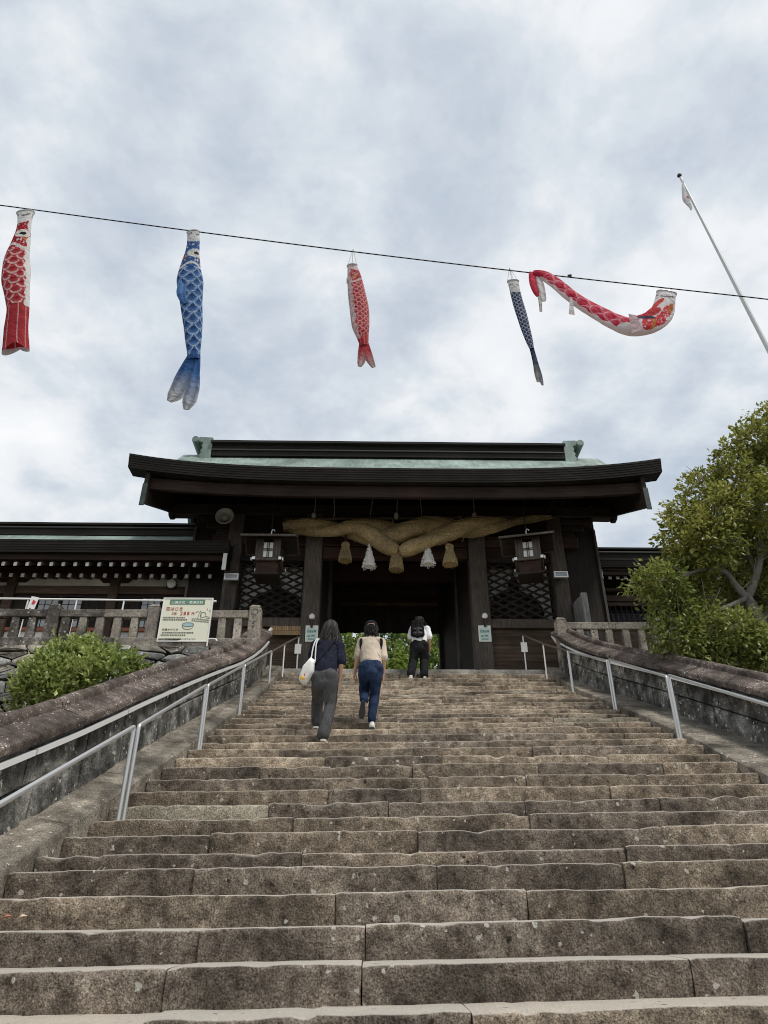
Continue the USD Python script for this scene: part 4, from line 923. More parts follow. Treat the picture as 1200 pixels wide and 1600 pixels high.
# carved crest and letters on the end post
x, yf_ = bxl[-1], YBL - .121
put(bal, "carved_crest", tube([[x + .062 * math.cos(a), yf_, lz(958) + .062 * math.sin(a)] for a in np.linspace(0, 2 * math.pi, 22)], .006, 5), "granite_dark")
for k, z in enumerate((lz(966), lz(973), lz(980))):
    put(bal, "carved_letter", join([bar([x - .035, yf_, z], [x + .035, yf_, z], .010, .006), bar([x - .03, yf_, z - .04], [x + .03, yf_, z + .03], .010, .006), bar([x, yf_, z - .05], [x, yf_, z + .035], .010, .006)]), "granite_dark")
YBR = 15.45
bxr = [float(at_y(px, 980, YBR)[0]) for px in (876, 904, 926, 949, 975, 999, 1024, 1050, 1076, 1102, 1128, 1154, 1180)]
rz_ = lambda py: float(at_y(950, py, YBR)[2])
balustrade(bxr, [0, 6, 12], YBR, rz_(1034), rz_(974), rz_(967), (bxr[0] - .1, bxr[-1] + 3.0), "clean pale stone balustrade right of the steps, half hidden by the tree", ("granite_warm", "granite_dark", -99))

# ------------------------------------------------------------------ white pipe railing on the left terrace
yr_ = 14.55; t = thing("pipe_railing", (-5, yr_, 6.6), "thin white pipe railing behind the left stone balustrade", "railing")
a, b = at_y(-60, 934.5, yr_), at_y(338, 939.5, yr_)
put(t, "rail", tube([a - [4, 0, 0.05], a, b], .022, 10), "white_paint", smooth=40)
for px in (120, 194, 44, -30, 330): 
    q = at_y(px, 938, yr_); put(t, "post", tube([[q[0], yr_, 6.55], [q[0], yr_, q[2] - .005]], .018, 8), "white_paint", smooth=40)

# little banner with red and black marks on the railing
q = at_y(49, 945, 14.5); t = thing("small_banner", q, "small white banner with red and black marks hanging at the white railing", "banner")
put(t, "cloth", poly_plate(Polygon([(-.085, -.21), (.075, -.20), (.13, .17), (-.04, .20)]), .008)[0:1] and move(poly_plate(Polygon([(-.085, -.21), (.075, -.20), (.13, .17), (-.04, .20)]), .008), q), "sign_white")
put(t, "red_mark", move(poly_plate(Polygon([(.0, .02), (.06, .0), (.09, .07), (.02, .12)]), .004), q + [0, -.009, 0]), "red_paint")
put(t, "black_mark", move(poly_plate(Polygon([(-.04, -.14), (.0, -.16), (.03, -.11), (-.01, -.07)]), .004), q + [0, -.009, 0]), "black_plastic")

# ------------------------------------------------------------------ the sign board
GL = json.loads(r'''{"心":[[[61,37,63,40,67,40,77,14,76,9,71,8]],[[24,-1,24,45,30,45,30,1,54,1,57,17,63,14,62,3,60,-2,54,-6,31,-6]],[[28,60,30,64,33,64,53,46,48,42]],[[4,11,10,37,16,38,10,6,5,7]]],"願":[[[2,-3,7,17,7,63,76,63,76,58,62,58,61,51,74,50,74,8,67,7,78,-5,73,-7,63,2,66,8,53,8,56,4,54,0,43,-7,38,-4,52,7,45,8,45,50,55,50,55,58,31,57,30,50,40,50,40,21,31,20,31,-4,28,-7,20,-7,19,-4,19,-2,26,-1,26,19,17,21,17,50,24,50,25,57,12,58,11,7,7,-6]],[[38,2,34,16,38,17,42,3]],[[12,1,17,17,22,16,18,1]]],"成":[[[3,-5,10,18,10,54,43,54,44,67,50,67,51,54,66,55,54,63,58,67,71,59,70,54,76,54,76,48,51,47,55,21,59,26,65,41,71,40,68,30,57,12,61,3,67,-1,71,5,71,14,77,11,75,-2,72,-6,64,-7,60,-5,52,6,37,-7,32,-3,50,13,43,48,16,48,17,37,37,37,36,10,33,5,20,5,19,10,30,12,31,30,17,31,13,1,8,-8]]],"就":[[[35,-4,45,10,51,30,52,40,42,41,42,46,52,46,53,67,58,67,58,46,76,46,76,41,57,40,57,34,63,34,63,1,71,-1,73,10,75,10,78,8,77,-2,71,-6,58,-3,57,27,47,1,40,-7]],[[62,60,66,63,74,51,69,49]],[[4,57,20,57,18,66,24,67,28,57,41,57,41,52,4,52]],[[30,18,31,22,35,21,39,7,35,6]],[[9,26,9,46,38,45,38,26,26,25,26,-4,23,-7,15,-7,13,-3,21,0,21,25]],[[4,3,11,21,16,21,10,2]]],"・":[[[32,26,32,33,35,37,43,38,47,35,48,26,45,22,37,21]]],"開":[[[43,63,73,64,73,-4,71,-6,57,-6,56,-1,67,0,67,35,43,37]],[[19,-4,28,8,27,12,19,12,19,17,29,18,29,26,20,26,20,31,60,31,60,26,51,25,51,17,62,17,62,12,51,12,51,-6,45,-6,44,12,34,12,31,1,24,-7]],[[7,63,36,64,36,36,13,35,13,-7,7,-7]]],"運":[[[4,-2,4,1,14,10,14,28,4,29,4,35,20,35,21,8,33,2,48,2,45,10,25,10,25,15,46,16,45,20,29,20,29,43,45,43,46,47,25,50,25,65,74,65,74,50,52,46,53,43,70,43,70,20,53,20,52,16,75,15,75,10,53,10,51,2,77,2,76,-3,35,-4,18,5,15,5,8,-5]],[[6,60,11,64,21,49,16,47]]],"厄":[[[26,0,26,49,66,49,67,21,60,16,45,16,42,22,43,24,59,24,59,41,34,41,34,4,36,2,66,2,69,5,70,14,72,14,78,11,75,-2,69,-6,34,-6]],[[2,-4,10,22,11,65,76,64,75,57,19,57,18,20,15,5,9,-8]]],"除":[[[6,64,26,64,29,62,21,42,29,26,51,28,51,37,37,37,37,42,31,39,28,44,42,53,53,68,58,66,57,61,66,52,78,45,74,40,69,42,69,37,56,36,56,27,76,27,76,21,56,21,56,-4,54,-6,42,-7,40,-3,51,0,51,21,29,22,25,13,15,12,12,15,12,-7,6,-7]],[[62,14,63,17,67,17,77,1,72,-1]],[[27,1,38,17,43,16,32,-2]]],"は":[[[29,5,30,15,34,19,53,23,52,39,31,40,31,47,51,47,52,62,61,62,60,48,74,49,73,41,60,39,61,20,76,10,76,5,72,1,62,9,60,2,51,-4,37,-3]],[[8,14,12,62,21,62,16,22,21,25,25,21,19,4,19,-4,11,-4]]],"じ":[[[17,7,17,62,27,63,25,14,31,3,42,2,49,4,57,8,66,19,72,13,71,10,53,-4,38,-7,26,-5,20,0]],[[61,43,53,58,60,60,67,49,67,45]],[[43,52,44,55,49,56,57,41,50,39]]],"き":[[[12,31,12,39,44,39,41,47,14,48,14,56,38,55,37,64,42,65,46,64,48,56,64,59,64,51,50,47,53,40,69,42,70,35,57,31,64,20,60,13,41,16,42,23,52,23,47,31]],[[14,6,16,21,20,23,25,21,22,10,26,4,34,2,59,4,59,-5,27,-5,21,-3]]],"枚":[[[30,-3,50,13,42,35,39,36,34,29,30,35,41,52,45,67,50,67,52,65,49,52,76,52,76,46,70,45,65,25,58,13,77,-3,74,-7,71,-7,54,7,35,-7]],[[2,11,15,41,14,44,4,44,4,50,17,50,17,67,22,67,22,50,33,50,33,44,22,44,22,37,33,24,35,18,31,15,26,25,22,27,22,-7,17,-7,17,26,14,24,7,8,5,7]]],"円":[[[7,62,73,62,72,-5,55,-7,53,-2,67,0,66,26,14,26,13,-7,7,-7]]],"3":[[[1,7,5,13,18,6,26,7,30,10,31,21,24,26,13,28,14,35,21,35,29,40,29,48,23,53,18,53,7,48,4,54,16,61,26,61,33,58,39,49,38,39,31,31,38,26,41,19,38,5,26,-2,16,-2,9,0]]],"2":[[[2,51,7,57,16,61,28,60,36,54,39,44,36,30,19,8,41,7,41,-1,3,-1,3,6,25,29,29,38,29,46,27,51,22,53,17,53,8,46]]],"0":[[[3,38,8,54,15,60,26,61,37,53,41,41,41,18,37,6,31,0,18,-2,9,4,4,15]]],"祈":[[[31,-4,38,22,38,59,70,67,74,63,73,61,44,53,45,41,77,41,77,35,65,34,65,-7,59,-7,58,35,44,35,44,19,39,-1,36,-6]],[[3,21,16,33,25,47,5,48,5,54,19,54,13,64,18,67,25,58,24,54,33,52,24,33,34,22,30,18,22,25,22,-7,16,-7,16,24,7,17]]],"の":[[[7,19,8,34,12,42,21,51,32,56,48,57,59,53,67,46,72,36,73,24,68,10,61,3,50,-2,42,-3,39,3,55,7,61,12,66,23,65,36,53,49,47,51,44,49,37,18,28,5,18,3,13,6]]],"や":[[[7,28,6,35,20,41,13,54,18,58,27,44,44,50,33,61,36,64,39,64,49,55,47,51,63,51,71,45,73,40,71,27,60,20,45,21,43,22,43,28,58,26,63,28,67,37,61,45,51,46,29,38,44,-1,43,-4,39,-5,37,-5,24,34,10,28]]],"り":[[[18,17,20,63,27,63,25,46,32,54,41,59,49,59,57,54,63,40,63,22,58,10,51,3,31,-5,26,0,45,7,54,17,57,35,55,44,49,52,41,53,35,50,25,34,24,18]]],"方":[[[4,-3,19,11,24,22,27,38,27,47,6,47,5,53,39,53,36,66,40,68,46,59,46,53,75,53,75,47,34,46,34,34,67,34,64,3,58,-6,40,-6,38,0,53,-1,57,2,60,18,59,28,33,28,27,11,21,2,9,-7]]],"皆":[[[43,38,43,67,49,67,50,55,66,61,72,58,67,54,49,49,49,40,66,38,70,39,71,46,73,46,76,45,73,34,48,33]],[[15,-7,15,27,32,27,35,35,42,34,40,27,66,27,66,-7,60,-7,59,-4,22,-4,21,-7]],[[10,36,13,40,13,67,20,67,21,58,39,58,39,53,20,52,20,40,39,44,39,38,14,32]]],"様":[[[32,-2,27,3,46,13,50,11,50,30,30,30,30,35,50,35,50,41,34,41,34,46,49,46,50,51,32,52,32,57,41,57,38,66,41,67,43,67,48,57,58,57,63,67,69,66,66,58,75,57,75,52,57,52,56,47,74,46,74,42,57,41,56,36,76,35,76,30,57,30,56,27,61,17,70,27,75,24,64,12,77,2,77,-1,73,-4,57,12,56,-4,53,-7,43,-8,41,-3,50,-2,49,8]],[[33,23,37,27,45,16,40,13]],[[3,12,14,40,13,44,4,44,4,50,15,50,15,67,21,67,21,51,30,50,30,44,21,43,21,39,30,23,27,20,21,27,21,-7,15,-7,15,23,6,8]]],"叶":[[[6,59,29,59,30,39,48,39,49,65,56,66,56,39,77,39,77,33,56,32,56,-7,49,-7,48,33,30,33,30,13,13,13,12,7,6,7]]],"い":[[[62,35,54,52,60,53,67,41,74,14,70,11,67,11]],[[11,27,10,56,18,56,17,34,22,10,29,6,33,9,38,22,43,18,40,7,33,-1,24,-1,16,7]]],"ま":[[[15,3,15,12,19,17,40,21,38,30,15,31,15,37,39,37,39,47,15,49,15,55,38,53,39,64,46,64,46,53,67,55,67,49,47,48,45,46,46,36,68,38,67,32,45,29,46,18,67,8,69,6,67,1,64,0,49,11,46,10,45,0,39,-4,24,-4]]],"す":[[[8,46,8,52,42,53,43,63,50,63,51,53,74,53,74,47,50,47,51,13,42,1,30,-5,24,1,35,4,43,12,30,14,25,20,24,29,30,38,44,39,44,46]]],"よ":[[[10,5,11,14,16,19,37,22,36,63,43,63,44,47,66,48,67,42,43,40,43,21,66,9,68,5,65,1,45,13,43,2,34,-4,16,-2]]],"う":[[[13,38,37,44,56,42,64,32,63,16,57,7,50,2,28,-5,25,2,40,5,54,14,58,26,57,30,53,36,47,38,32,37,15,32]],[[24,56,25,63,58,59,58,56,57,53,38,54]]],"に":[[[33,20,39,21,38,13,44,7,61,6,72,8,72,1,40,1,33,7]],[[36,48,37,54,69,54,69,47]],[[10,33,14,61,21,60,16,33,16,18,19,18,21,24,24,19,19,5,19,-3,12,-2]]],"が":[[[67,65,72,67,78,56,73,55]],[[56,49,63,53,58,63,63,64,69,54,63,50,72,35,75,23,69,22,65,34]],[[6,37,5,44,24,45,26,62,34,62,31,46,47,45,53,37,52,15,48,2,41,-3,27,-2,26,4,38,3,43,6,47,26,45,39,31,40,16,1,13,-3,8,-2,7,1,15,15,23,38]]]}''')
def glyph_mesh(ch, h, depth=.004):
    ps = []
    for rings in GL.get(ch, []):
        rr = [np.array(r, float).reshape(-1, 2) * (h / 75.0) for r in rings]
        p = Polygon(rr[0], [r for r in rr[1:] if len(r) > 2]).buffer(0)
        for g in getattr(p, "geoms", [p]):
            if g.geom_type == "Polygon" and g.area > 1e-7: ps.append(poly_plate(g, depth))
    return join(ps) if ps else None
def write(t, name, text, x, z, y, h, mat_, adv=1.08):
    for ch in text:
        m = glyph_mesh(ch, h)
        if m is not None and len(m[1]): put(t, name, move(m, (x, y, z)), mat_)
        x += h * adv * (.62 if ch in "0123456789" else 1.0)
ysb = YBL - .17
c0, c1, c2, c3 = (at_y(px, py, ysb) for px, py in ((258, 934.5), (333, 938), (322.5, 1002.5), (243.5, 1003)))
W_, H_ = 1.03, float(c0[2] - c3[2]); sx0 = float((c0[0] + c3[0]) / 2); sz0 = float(c3[2])
sg = thing("sign_board", (sx0 + W_ / 2, ysb, sz0), "cream notice board with Japanese writing and drawings on the left balustrade", "sign")
put(sg, "panel", cbx(sx0 + .012, sx0 + W_ - .012, ysb - .02, ysb + .015, sz0 + .012, sz0 + H_ - .012, .004), "sign_cream")
for m in (bx(sx0, sx0 + W_, ysb - .028, ysb + .02, sz0, sz0 + .02), bx(sx0, sx0 + W_, ysb - .028, ysb + .02, sz0 + H_ - .02, sz0 + H_), bx(sx0, sx0 + .02, ysb - .028, ysb + .02, sz0 + .021, sz0 + H_ - .021), bx(sx0 + W_ - .02, sx0 + W_, ysb - .028, ysb + .02, sz0 + .021, sz0 + H_ - .021)):
    put(sg, "edge_strip", m, "sign_white")
yt = ysb - .0205; S = lambda u: sx0 + u * W_; T = lambda v: sz0 + v * H_
put(sg, "title_band", poly_plate(Polygon([(.0, 0), (.68 * W_, 0), (.68 * W_, .085), (0, .085)]).buffer(.012), .003)[0:1] and move(poly_plate(Polygon([(.0, 0), (.68 * W_, 0), (.68 * W_, .085), (0, .085)]).buffer(.012), .003), (S(.15), yt, T(.855))), "sign_green")
write(sg, "title_letter", "心願成就・開運厄除", S(.165), T(.862), yt - .003, .066, "sign_white", 1.12)
write(sg, "red_letter", "厄はじき", S(.08), T(.71), yt, .080, "sign_red", 1.12)
write(sg, "red_letter", "3枚", S(.21), T(.61), yt, .062, "sign_red", 1.05)
write(sg, "red_letter", "200", S(.375), T(.60), yt, .094, "sign_red", 1.2)
write(sg, "red_letter", "円", S(.60), T(.61), yt, .062, "sign_red")
write(sg, "ink_letter", "祈願のやり方", S(.07), T(.25), yt, .046, "sign_ink", 1.2)
write(sg, "ink_letter", "皆様の願いが叶いますように", S(.17), T(.045), yt, .036, "sign_ink", 1.3)
rs = np.random.default_rng(3)
for (u0, u1, v) in ((.05, .46, .525), (.05, .52, .475), (.08, .70, .185), (.06, .54, .13)):
    x = S(u0)
    while x < S(u1):
        w = rs.uniform(.016, .03); put(sg, "ink_line", join([bx(x, x + w, yt - .003, yt + .001, T(v) + h, T(v) + h + .005) for h in (.0, .013, .024)] + [bx(x + w * .4, x + w * .4 + .005, yt - .0045, yt - .0032, T(v), T(v) + .03)]), "sign_ink"); x += w + rs.uniform(.006, .014)
def line_draw(name, pts, mat_, r=.0045): put(sg, name, tube([[S(u), yt - .002, T(v)] for u, v in pts], r, 5), mat_)
a_ = np.linspace(0, 2 * math.pi, 26)
line_draw("bowl_rim", [(.565 + .115 * math.cos(t_), .385 + .045 * math.sin(t_)) for t_ in a_], "sign_ink")
line_draw("bowl_side", [(.45, .385), (.47, .315), (.51, .285), (.565, .278), (.62, .285), (.66, .315), (.68, .385)], "sign_ink")
put(sg, "bowl_water", poly_plate(Polygon([(S(.565 + .105 * math.cos(t_)), T(.385 + .038 * math.sin(t_))) for t_ in a_[:-1]]), .002)[0:1] and move(poly_plate(Polygon([(S(.565 + .105 * math.cos(t_)), T(.385 + .038 * math.sin(t_))) for t_ in a_[:-1]]), .0015), (0, yt, 0)), "sign_blue")
line_draw("drawn_ledge", [(.62, .52), (.72, .515), (.92, .49), (.98, .485)], "sign_ink")
line_draw("drawn_ledge", [(.62, .475), (.97, .44)], "sign_ink")
for u in np.linspace(.64, .94, 9): line_draw("drawn_slat", [(u, .505 - (u - .62) * .06), (u + .01, .47 - (u - .62) * .08)], "sign_ink", .003)
line_draw("drawn_outline", [(.84 + .055 * math.cos(t_), .61 + .06 * math.sin(t_)) for t_ in a_], "sign_ink")
line_draw("drawn_outline", [(.74, .52), (.75, .60), (.76, .66), (.78, .70), (.795, .66), (.80, .59), (.79, .52)], "sign_ink")
line_draw("drawn_outline", [(.89, .58), (.95, .56), (.99, .54), (.95, .52), (.90, .525)], "sign_ink")
line_draw("drawn_mark", [(.90, .76), (.915, .71)], "sign_ink"); line_draw("drawn_mark", [(.95, .72), (.985, .66)], "sign_ink"); line_draw("drawn_mark", [(.68, .66), (.74, .69)], "sign_ink")
# bent white standpipe and pale pipe stubs next to it
q = at_y(322, 1018, 13.72); q2 = at_y(329, 998, 13.72)
t = thing("bent_pipe", q, "bent white pipe at the lower right corner of the notice board", "pipe")
put(t, "pipe", tube(arc_corner([q - [0, 0, .3], [q[0], q[1], q2[2]], [q[0] + .16, q[1], q2[2]], [q[0] + .19, q[1], q2[2] - .05]], .05), .016, 8), "white_paint", smooth=40)
for px, py, dx, lab in ((419, 989, .12, "short white pipe stub leaning at the left coping end"), (868, 1000, -.10, "short white pipe stub leaning at the right coping end")):
    q = at_y(px, py, 15.7); t = thing("pipe_stub", q, lab, "pipe")
    put(t, "pipe", tube([q + [-dx * .8, .02, -.12], q + [dx * .6, .02, .12]], .04, 10), "sign_white", smooth=40)
    put(t, "collar", tube([q + [-dx * .75, .02, -.16], q + [-dx * .62, .02, -.09]], .052, 10), "white_paint", smooth=40)

# ------------------------------------------------------------------ fittings on the gate
yg = YF - .24
for px, py, lab in ((487, 990, "pale green printed poster on the left gate pillar"), (757.5, 990, "pale green printed poster on the right gate pillar")):
    q = at_y(px, py, yg); t = thing("poster", q, lab, "poster")
    put(t, "sheet", bx(q[0] - .155, q[0] + .155, yg - .006, yg, q[2] - .21, q[2] + .21), "sign_white")
    put(t, "printed_field", bx(q[0] - .135, q[0] + .135, yg - .009, yg - .0062, q[2] - .19, q[2] + .15), "poster_green")
    for k, (u, v, w, h) in enumerate(((-.11, .02, .035, .08), (-.06, .02, .05, .07), (.0, .02, .04, .06), (.05, .03, .06, .06), (-.1, -.09, .07, .04), (-.01, -.08, .09, .045), (-.09, -.16, .17, .03))):
        put(t, "printed_mark", bx(q[0] + u, q[0] + u + w, yg - .011, yg - .0092, q[2] + v, q[2] + v + h), "poster_ink")
for px, py, lab in ((487.5, 963, "white sensor lamp on dark bracket above the poster on the left pillar"), (757.5, 962, "white sensor lamp on dark bracket above the poster on the right pillar")):
    q = at_y(px, py, yg - .06); t = thing("pillar_lamp", q, lab, "lamp", "sensor lamps on the gate pillars")
    put(t, "globe", lathe([(0, -.075), (.05, -.07), (.075, -.03), (.07, .02), (.04, .06), (0, .07)], q, (0, 0, 1), 16), "sign_white", smooth=50)
    put(t, "bracket", cbx(q[0] - .03, q[0] + .03, yg - .06, yg, q[2] - .28, q[2] - .08, .01), "black_plastic")
# board of small wooden name plates on the left bay
q = at_y(447.5, 985, YF - .2); t = thing("name_plate_board", q, "board of small pale wooden name plates below the left lattice", "board")
wB, hB = .82, .26
put(t, "frame", bx(q[0] - wB / 2, q[0] + wB / 2, q[1], q[1] + .03, q[2] - hB / 2, q[2] + hB / 2), "wood_door")
for i in range(9):
    for j in range(2):
        x0 = q[0] - wB / 2 + .012 + i * (wB - .02) / 9; z0 = q[2] - hB / 2 + .01 + j * (hB - .015) / 2
        pl = put(t, "name_plate", cbx(x0, x0 + (wB - .02) / 9 - .008, q[1] - .014, q[1] - .001, z0, z0 + .113, .003), "wood_pale")
        for k in range(3): put(pl, "ink_mark", bx(x0 + .022, x0 + .052 - .004 * (k % 2), q[1] - .0165, q[1] - .0142, z0 + .018 + k * .032, z0 + .038 + k * .032), "sign_ink")
# floodlights and horn loudspeaker
for px, py, lab in ((361.5, 901, "small floodlight with pale rim on the left outer gate post"), (876.5, 897.5, "small floodlight with pale rim on the right outer gate post")):
    q = at_y(px, py, YF - .42); t = thing("floodlight", q, lab, "floodlight", None)
    for m in (bx(q[0] - .18, q[0] + .18, q[1] - .02, q[1] + .06, q[2] + .055, q[2] + .085), bx(q[0] - .18, q[0] + .18, q[1] - .02, q[1] + .06, q[2] - .085, q[2] - .055), bx(q[0] - .18, q[0] - .145, q[1] - .02, q[1] + .06, q[2] - .055, q[2] + .055), bx(q[0] + .145, q[0] + .18, q[1] - .02, q[1] + .06, q[2] - .055, q[2] + .055)):
        put(t, "rim", m, "steel_pale")
    put(t, "lens", bx(q[0] - .145, q[0] + .145, q[1] + .01, q[1] + .02, q[2] - .055, q[2] + .055), "pane_grey")
    put(t, "housing", hullof([[q[0] + a, q[1] + b, q[2] + c] for a, b, c in ((-.17, .06, -.08), (.17, .06, -.08), (-.17, .06, .08), (.17, .06, .08), (-.09, .17, -.05), (.09, .17, -.05), (-.09, .17, .05), (.09, .17, .05))]), "black_plastic")
    put(t, "arm", tube([q + [0, .15, 0], q + [0, .26, -.05]], .02, 8), "black_plastic")
q = at_y(351, 806, 16.35); t = thing("horn_loudspeaker", q, "round pale horn loudspeaker under the left gate eave", "loudspeaker")
put(t, "horn", lathe([(.235, 0), (.24, .01), (.225, .02), (.19, .05), (.12, .12), (.08, .22), (.0, .24)], q, (0, 1, -.1), 28), "horn_grey", smooth=50)
put(t, "front_ring", tube([q + [.232 * math.cos(a), 0, .232 * math.sin(a)] for a in np.linspace(0, 2 * math.pi, 30)], .014, 8), "horn_grey", smooth=50)
put(t, "inner_ring", tube([q + [-.02 + .10 * math.cos(a), .055, .02 + .10 * math.sin(a)] for a in np.linspace(0, 2 * math.pi, 22)], .010, 6), "pane_grey", smooth=50)
put(t, "inner_bell", lathe([(0, -.03), (.05, -.02), (.085, .02), (.09, .08)], q + [-.02, .08, .02], (0, 1, 0), 18), "horn_grey", smooth=50)
put(t, "mount", tube([q + [0, .2, 0], q + [0, .5, .1]], .025, 8), "black_plastic")

# ------------------------------------------------------------------ hanging lanterns
def lantern(px, py, label, turn):
    c = at_y(px, py, 15.75); t = thing("hanging_lantern", c, label, "lantern", "timber lanterns under the gate eave")
    M = lambda m: move(move(m, -c), c, rz(turn))
    # gable roof of boards seen from below, cross hook above
    w, d, zr = .66, .52, .30
    for sgn in (-1, 1):
        put(t, "roof_board", M(hullof([c + [x, sgn * yy, z] for x in (-w, w) for yy, z in ((.02, .52), (.02, .56), (d, zr), (d, zr + .035))])), "wood_black_long")
    put(t, "ridge_pole", M(bar(c + [-w - .02, 0, .57], c + [w + .02, 0, .57], .07, .06)), "wood_post")
    for sgn in (-1, 1):
        for yy in (-1, 1): put(t, "roof_edge", M(bar(c + [sgn * w, yy * .03, .54], c + [sgn * w, yy * d, zr + .015], .035, .05)), "wood_post")
        put(t, "eave_strip", M(bar(c + [-w, sgn * (d + .01), zr + .01], c + [w, sgn * (d + .01), zr + .01], .03, .05)), "wood_post")
    b = .275
    for sx in (-1, 1):
        for sy_ in (-1, 1): put(t, "corner_post", M(bar(c + [sx * b, sy_ * b, -.22], c + [sx * b, sy_ * b, .34], .055)), "wood_post")
    for a in range(4):
        Ra = rz(a * math.pi / 2); P = lambda m: M(move(move(m, -c), c, Ra))
        put(t, "side_panel", P(bx(c[0] - b + .03, c[0] - .115, c[1] - b - .005, c[1] - b + .012, c[2] - .2, c[2] + .32)), "wood_post")
        put(t, "side_panel", P(bx(c[0] + .115, c[0] + b - .03, c[1] - b - .005, c[1] - b + .012, c[2] - .2, c[2] + .32)), "wood_post")
        wn = put(t, "paper_window", P(bx(c[0] - .115, c[0] + .115, c[1] - b + .004, c[1] - b + .012, c[2] - .16, c[2] + .24)), "lantern_paper")
        for u in (-.02, .02): put(wn, "grid_bar", P(bx(c[0] + u - .008, c[0] + u + .008, c[1] - b - .012, c[1] - b + .002, c[2] - .16, c[2] + .24)), "wood_black")
        for v in (.02, .06): put(wn, "grid_bar", P(bx(c[0] - .115, c[0] + .115, c[1] - b - .018, c[1] - b - .0125, c[2] + v - .008, c[2] + v + .008)), "wood_black")
        put(t, "sill_bar", P(cbx(c[0] - b - .10, c[0] + b + .10, c[1] - b - .07, c[1] - b - .0, c[2] - .27, c[2] - .21, .01)), "wood_post")
        for sx in (-1, 1): put(t, "metal_cap", P(bx(c[0] + sx * (b + .105) - .012, c[0] + sx * (b + .105) + .012, c[1] - b - .075, c[1] - b - .005, c[2] - .275, c[2] - .205)), "steel_pale")
        put(t, "head_bar", P(cbx(c[0] - b - .02, c[0] + b + .02, c[1] - b - .03, c[1] - b + .02, c[2] + .325, c[2] + .37, .008)), "wood_black")
    put(t, "base_box", M(hullof([c + [x, y, z] for x in (-b, b) for y in (-b, b) for z in (-.28, -.30)] + [c + [x, y, -.58] for x in (-b + .03, b - .03) for y in (-b + .03, b - .03)])), "wood_red")
    put(t, "base_tray", M(cbx(c[0] - b - .03, c[0] + b + .03, c[1] - b - .03, c[1] + b + .03, c[2] - .63, c[2] - .58, .01)), "wood_black")
    put(t, "hook", tube([c + [.0, 0, .58], c + [.0, 0, .70], c + [.03, 0, .75], c + [.07, 0, .74], c + [.08, 0, .70]], .016, 8), "steel_pale", smooth=50)
    put(t, "chain", tube([c + [.0, 0, .6], c + [0, 0, 1.7]], .012, 6), "black_plastic")
lantern(421, 869, "timber hanging lantern left of the straw rope, facing straight ahead", .0)
lantern(826, 868, "timber hanging lantern right of the straw rope, turned slightly aside", math.radians(-14))

# ------------------------------------------------------------------ the great straw rope
yr0 = 16.35; rope = thing("straw_rope", at_y(620, 830, yr0), "thick twisted straw rope hanging across the gate opening", "rope")
ctrl = [(443, 823, 13), (470, 823, 14), (510, 826, 16), (560, 829, 20), (600, 834, 24), (640, 833, 25), (680, 830, 25), (720, 826, 22), (755, 822, 16), (790, 818, 10.5), (825, 812, 7), (862, 808, 3)]
pp = np.array([at_y(a, b, yr0) for a, b, c in ctrl]); rr = np.array([c for *_, c in ctrl]) / 71.0
from scipy.interpolate import PchipInterpolator
s_ = np.linspace(0, 1, len(ctrl)); U = np.linspace(0, 1, 130)
cen = PchipInterpolator(s_, pp)(U); rad = PchipInterpolator(s_, rr)(U)
arc = np.concatenate([[0], np.cumsum(np.linalg.norm(np.diff(cen, axis=0), axis=1))])
ph = arc / 3.1 * 2 * math.pi + 1.2
for k in range(2):
    a = ph + k * math.pi
    P = cen + np.stack([np.zeros_like(a), np.sin(a) * rad * .42, np.cos(a) * rad * .46], 1)
    v, f = tube(P, rad * .66, 28)
    v, f = noisy((v, f), .018, 6, 31 + k)
    put(rope, "strand", (v, f), "straw", smooth=True)
    fib = []
    for j in range(54):                    # straws lying round the strand, with loose ends
        i0 = int(R.integers(0, 100)); i1 = min(129, i0 + int(R.integers(18, 60))); sl = slice(i0, i1 + 1); th = R.uniform(0, 6.28) - arc[sl] * 1.5; Pt = np.gradient(P[sl], axis=0); Pt /= np.linalg.norm(Pt, axis=1)[:, None]
        aa = np.cross(Pt, [0, 0, 1.0]); aa /= np.linalg.norm(aa, axis=1)[:, None]; bb_ = np.cross(aa, Pt); lift_ = 1.0 + .10 * np.linspace(-1, 1, len(th)) ** 4
        fib.append(tube(P[sl] + (rad[sl] * .66 * lift_)[:, None] * (np.cos(th)[:, None] * aa + np.sin(th)[:, None] * bb_), .011, 4))
    put(rope, "straw_fibre", join(fib), "straw", kind="stuff")
# straw sheath drooping to the middle tassel
for pts, r in ((((540, 818), (575, 832), (600, 850), (622, 862)), (.09, .20, .23, .14)), (((700, 838), (670, 846), (645, 855), (624, 863)), (.06, .17, .21, .14))):
    P = np.array([at_y(a, b, yr0 - .16) for a, b in pts]); q = PchipInterpolator(np.linspace(0, 1, 4), P)(np.linspace(0, 1, 24)); r = PchipInterpolator(np.linspace(0, 1, 4), r)(np.linspace(0, 1, 24))
    v, f = tube(q, r, 24); put(rope, "strand", noisy((v, f), .016, 7, 51), "straw", smooth=True)
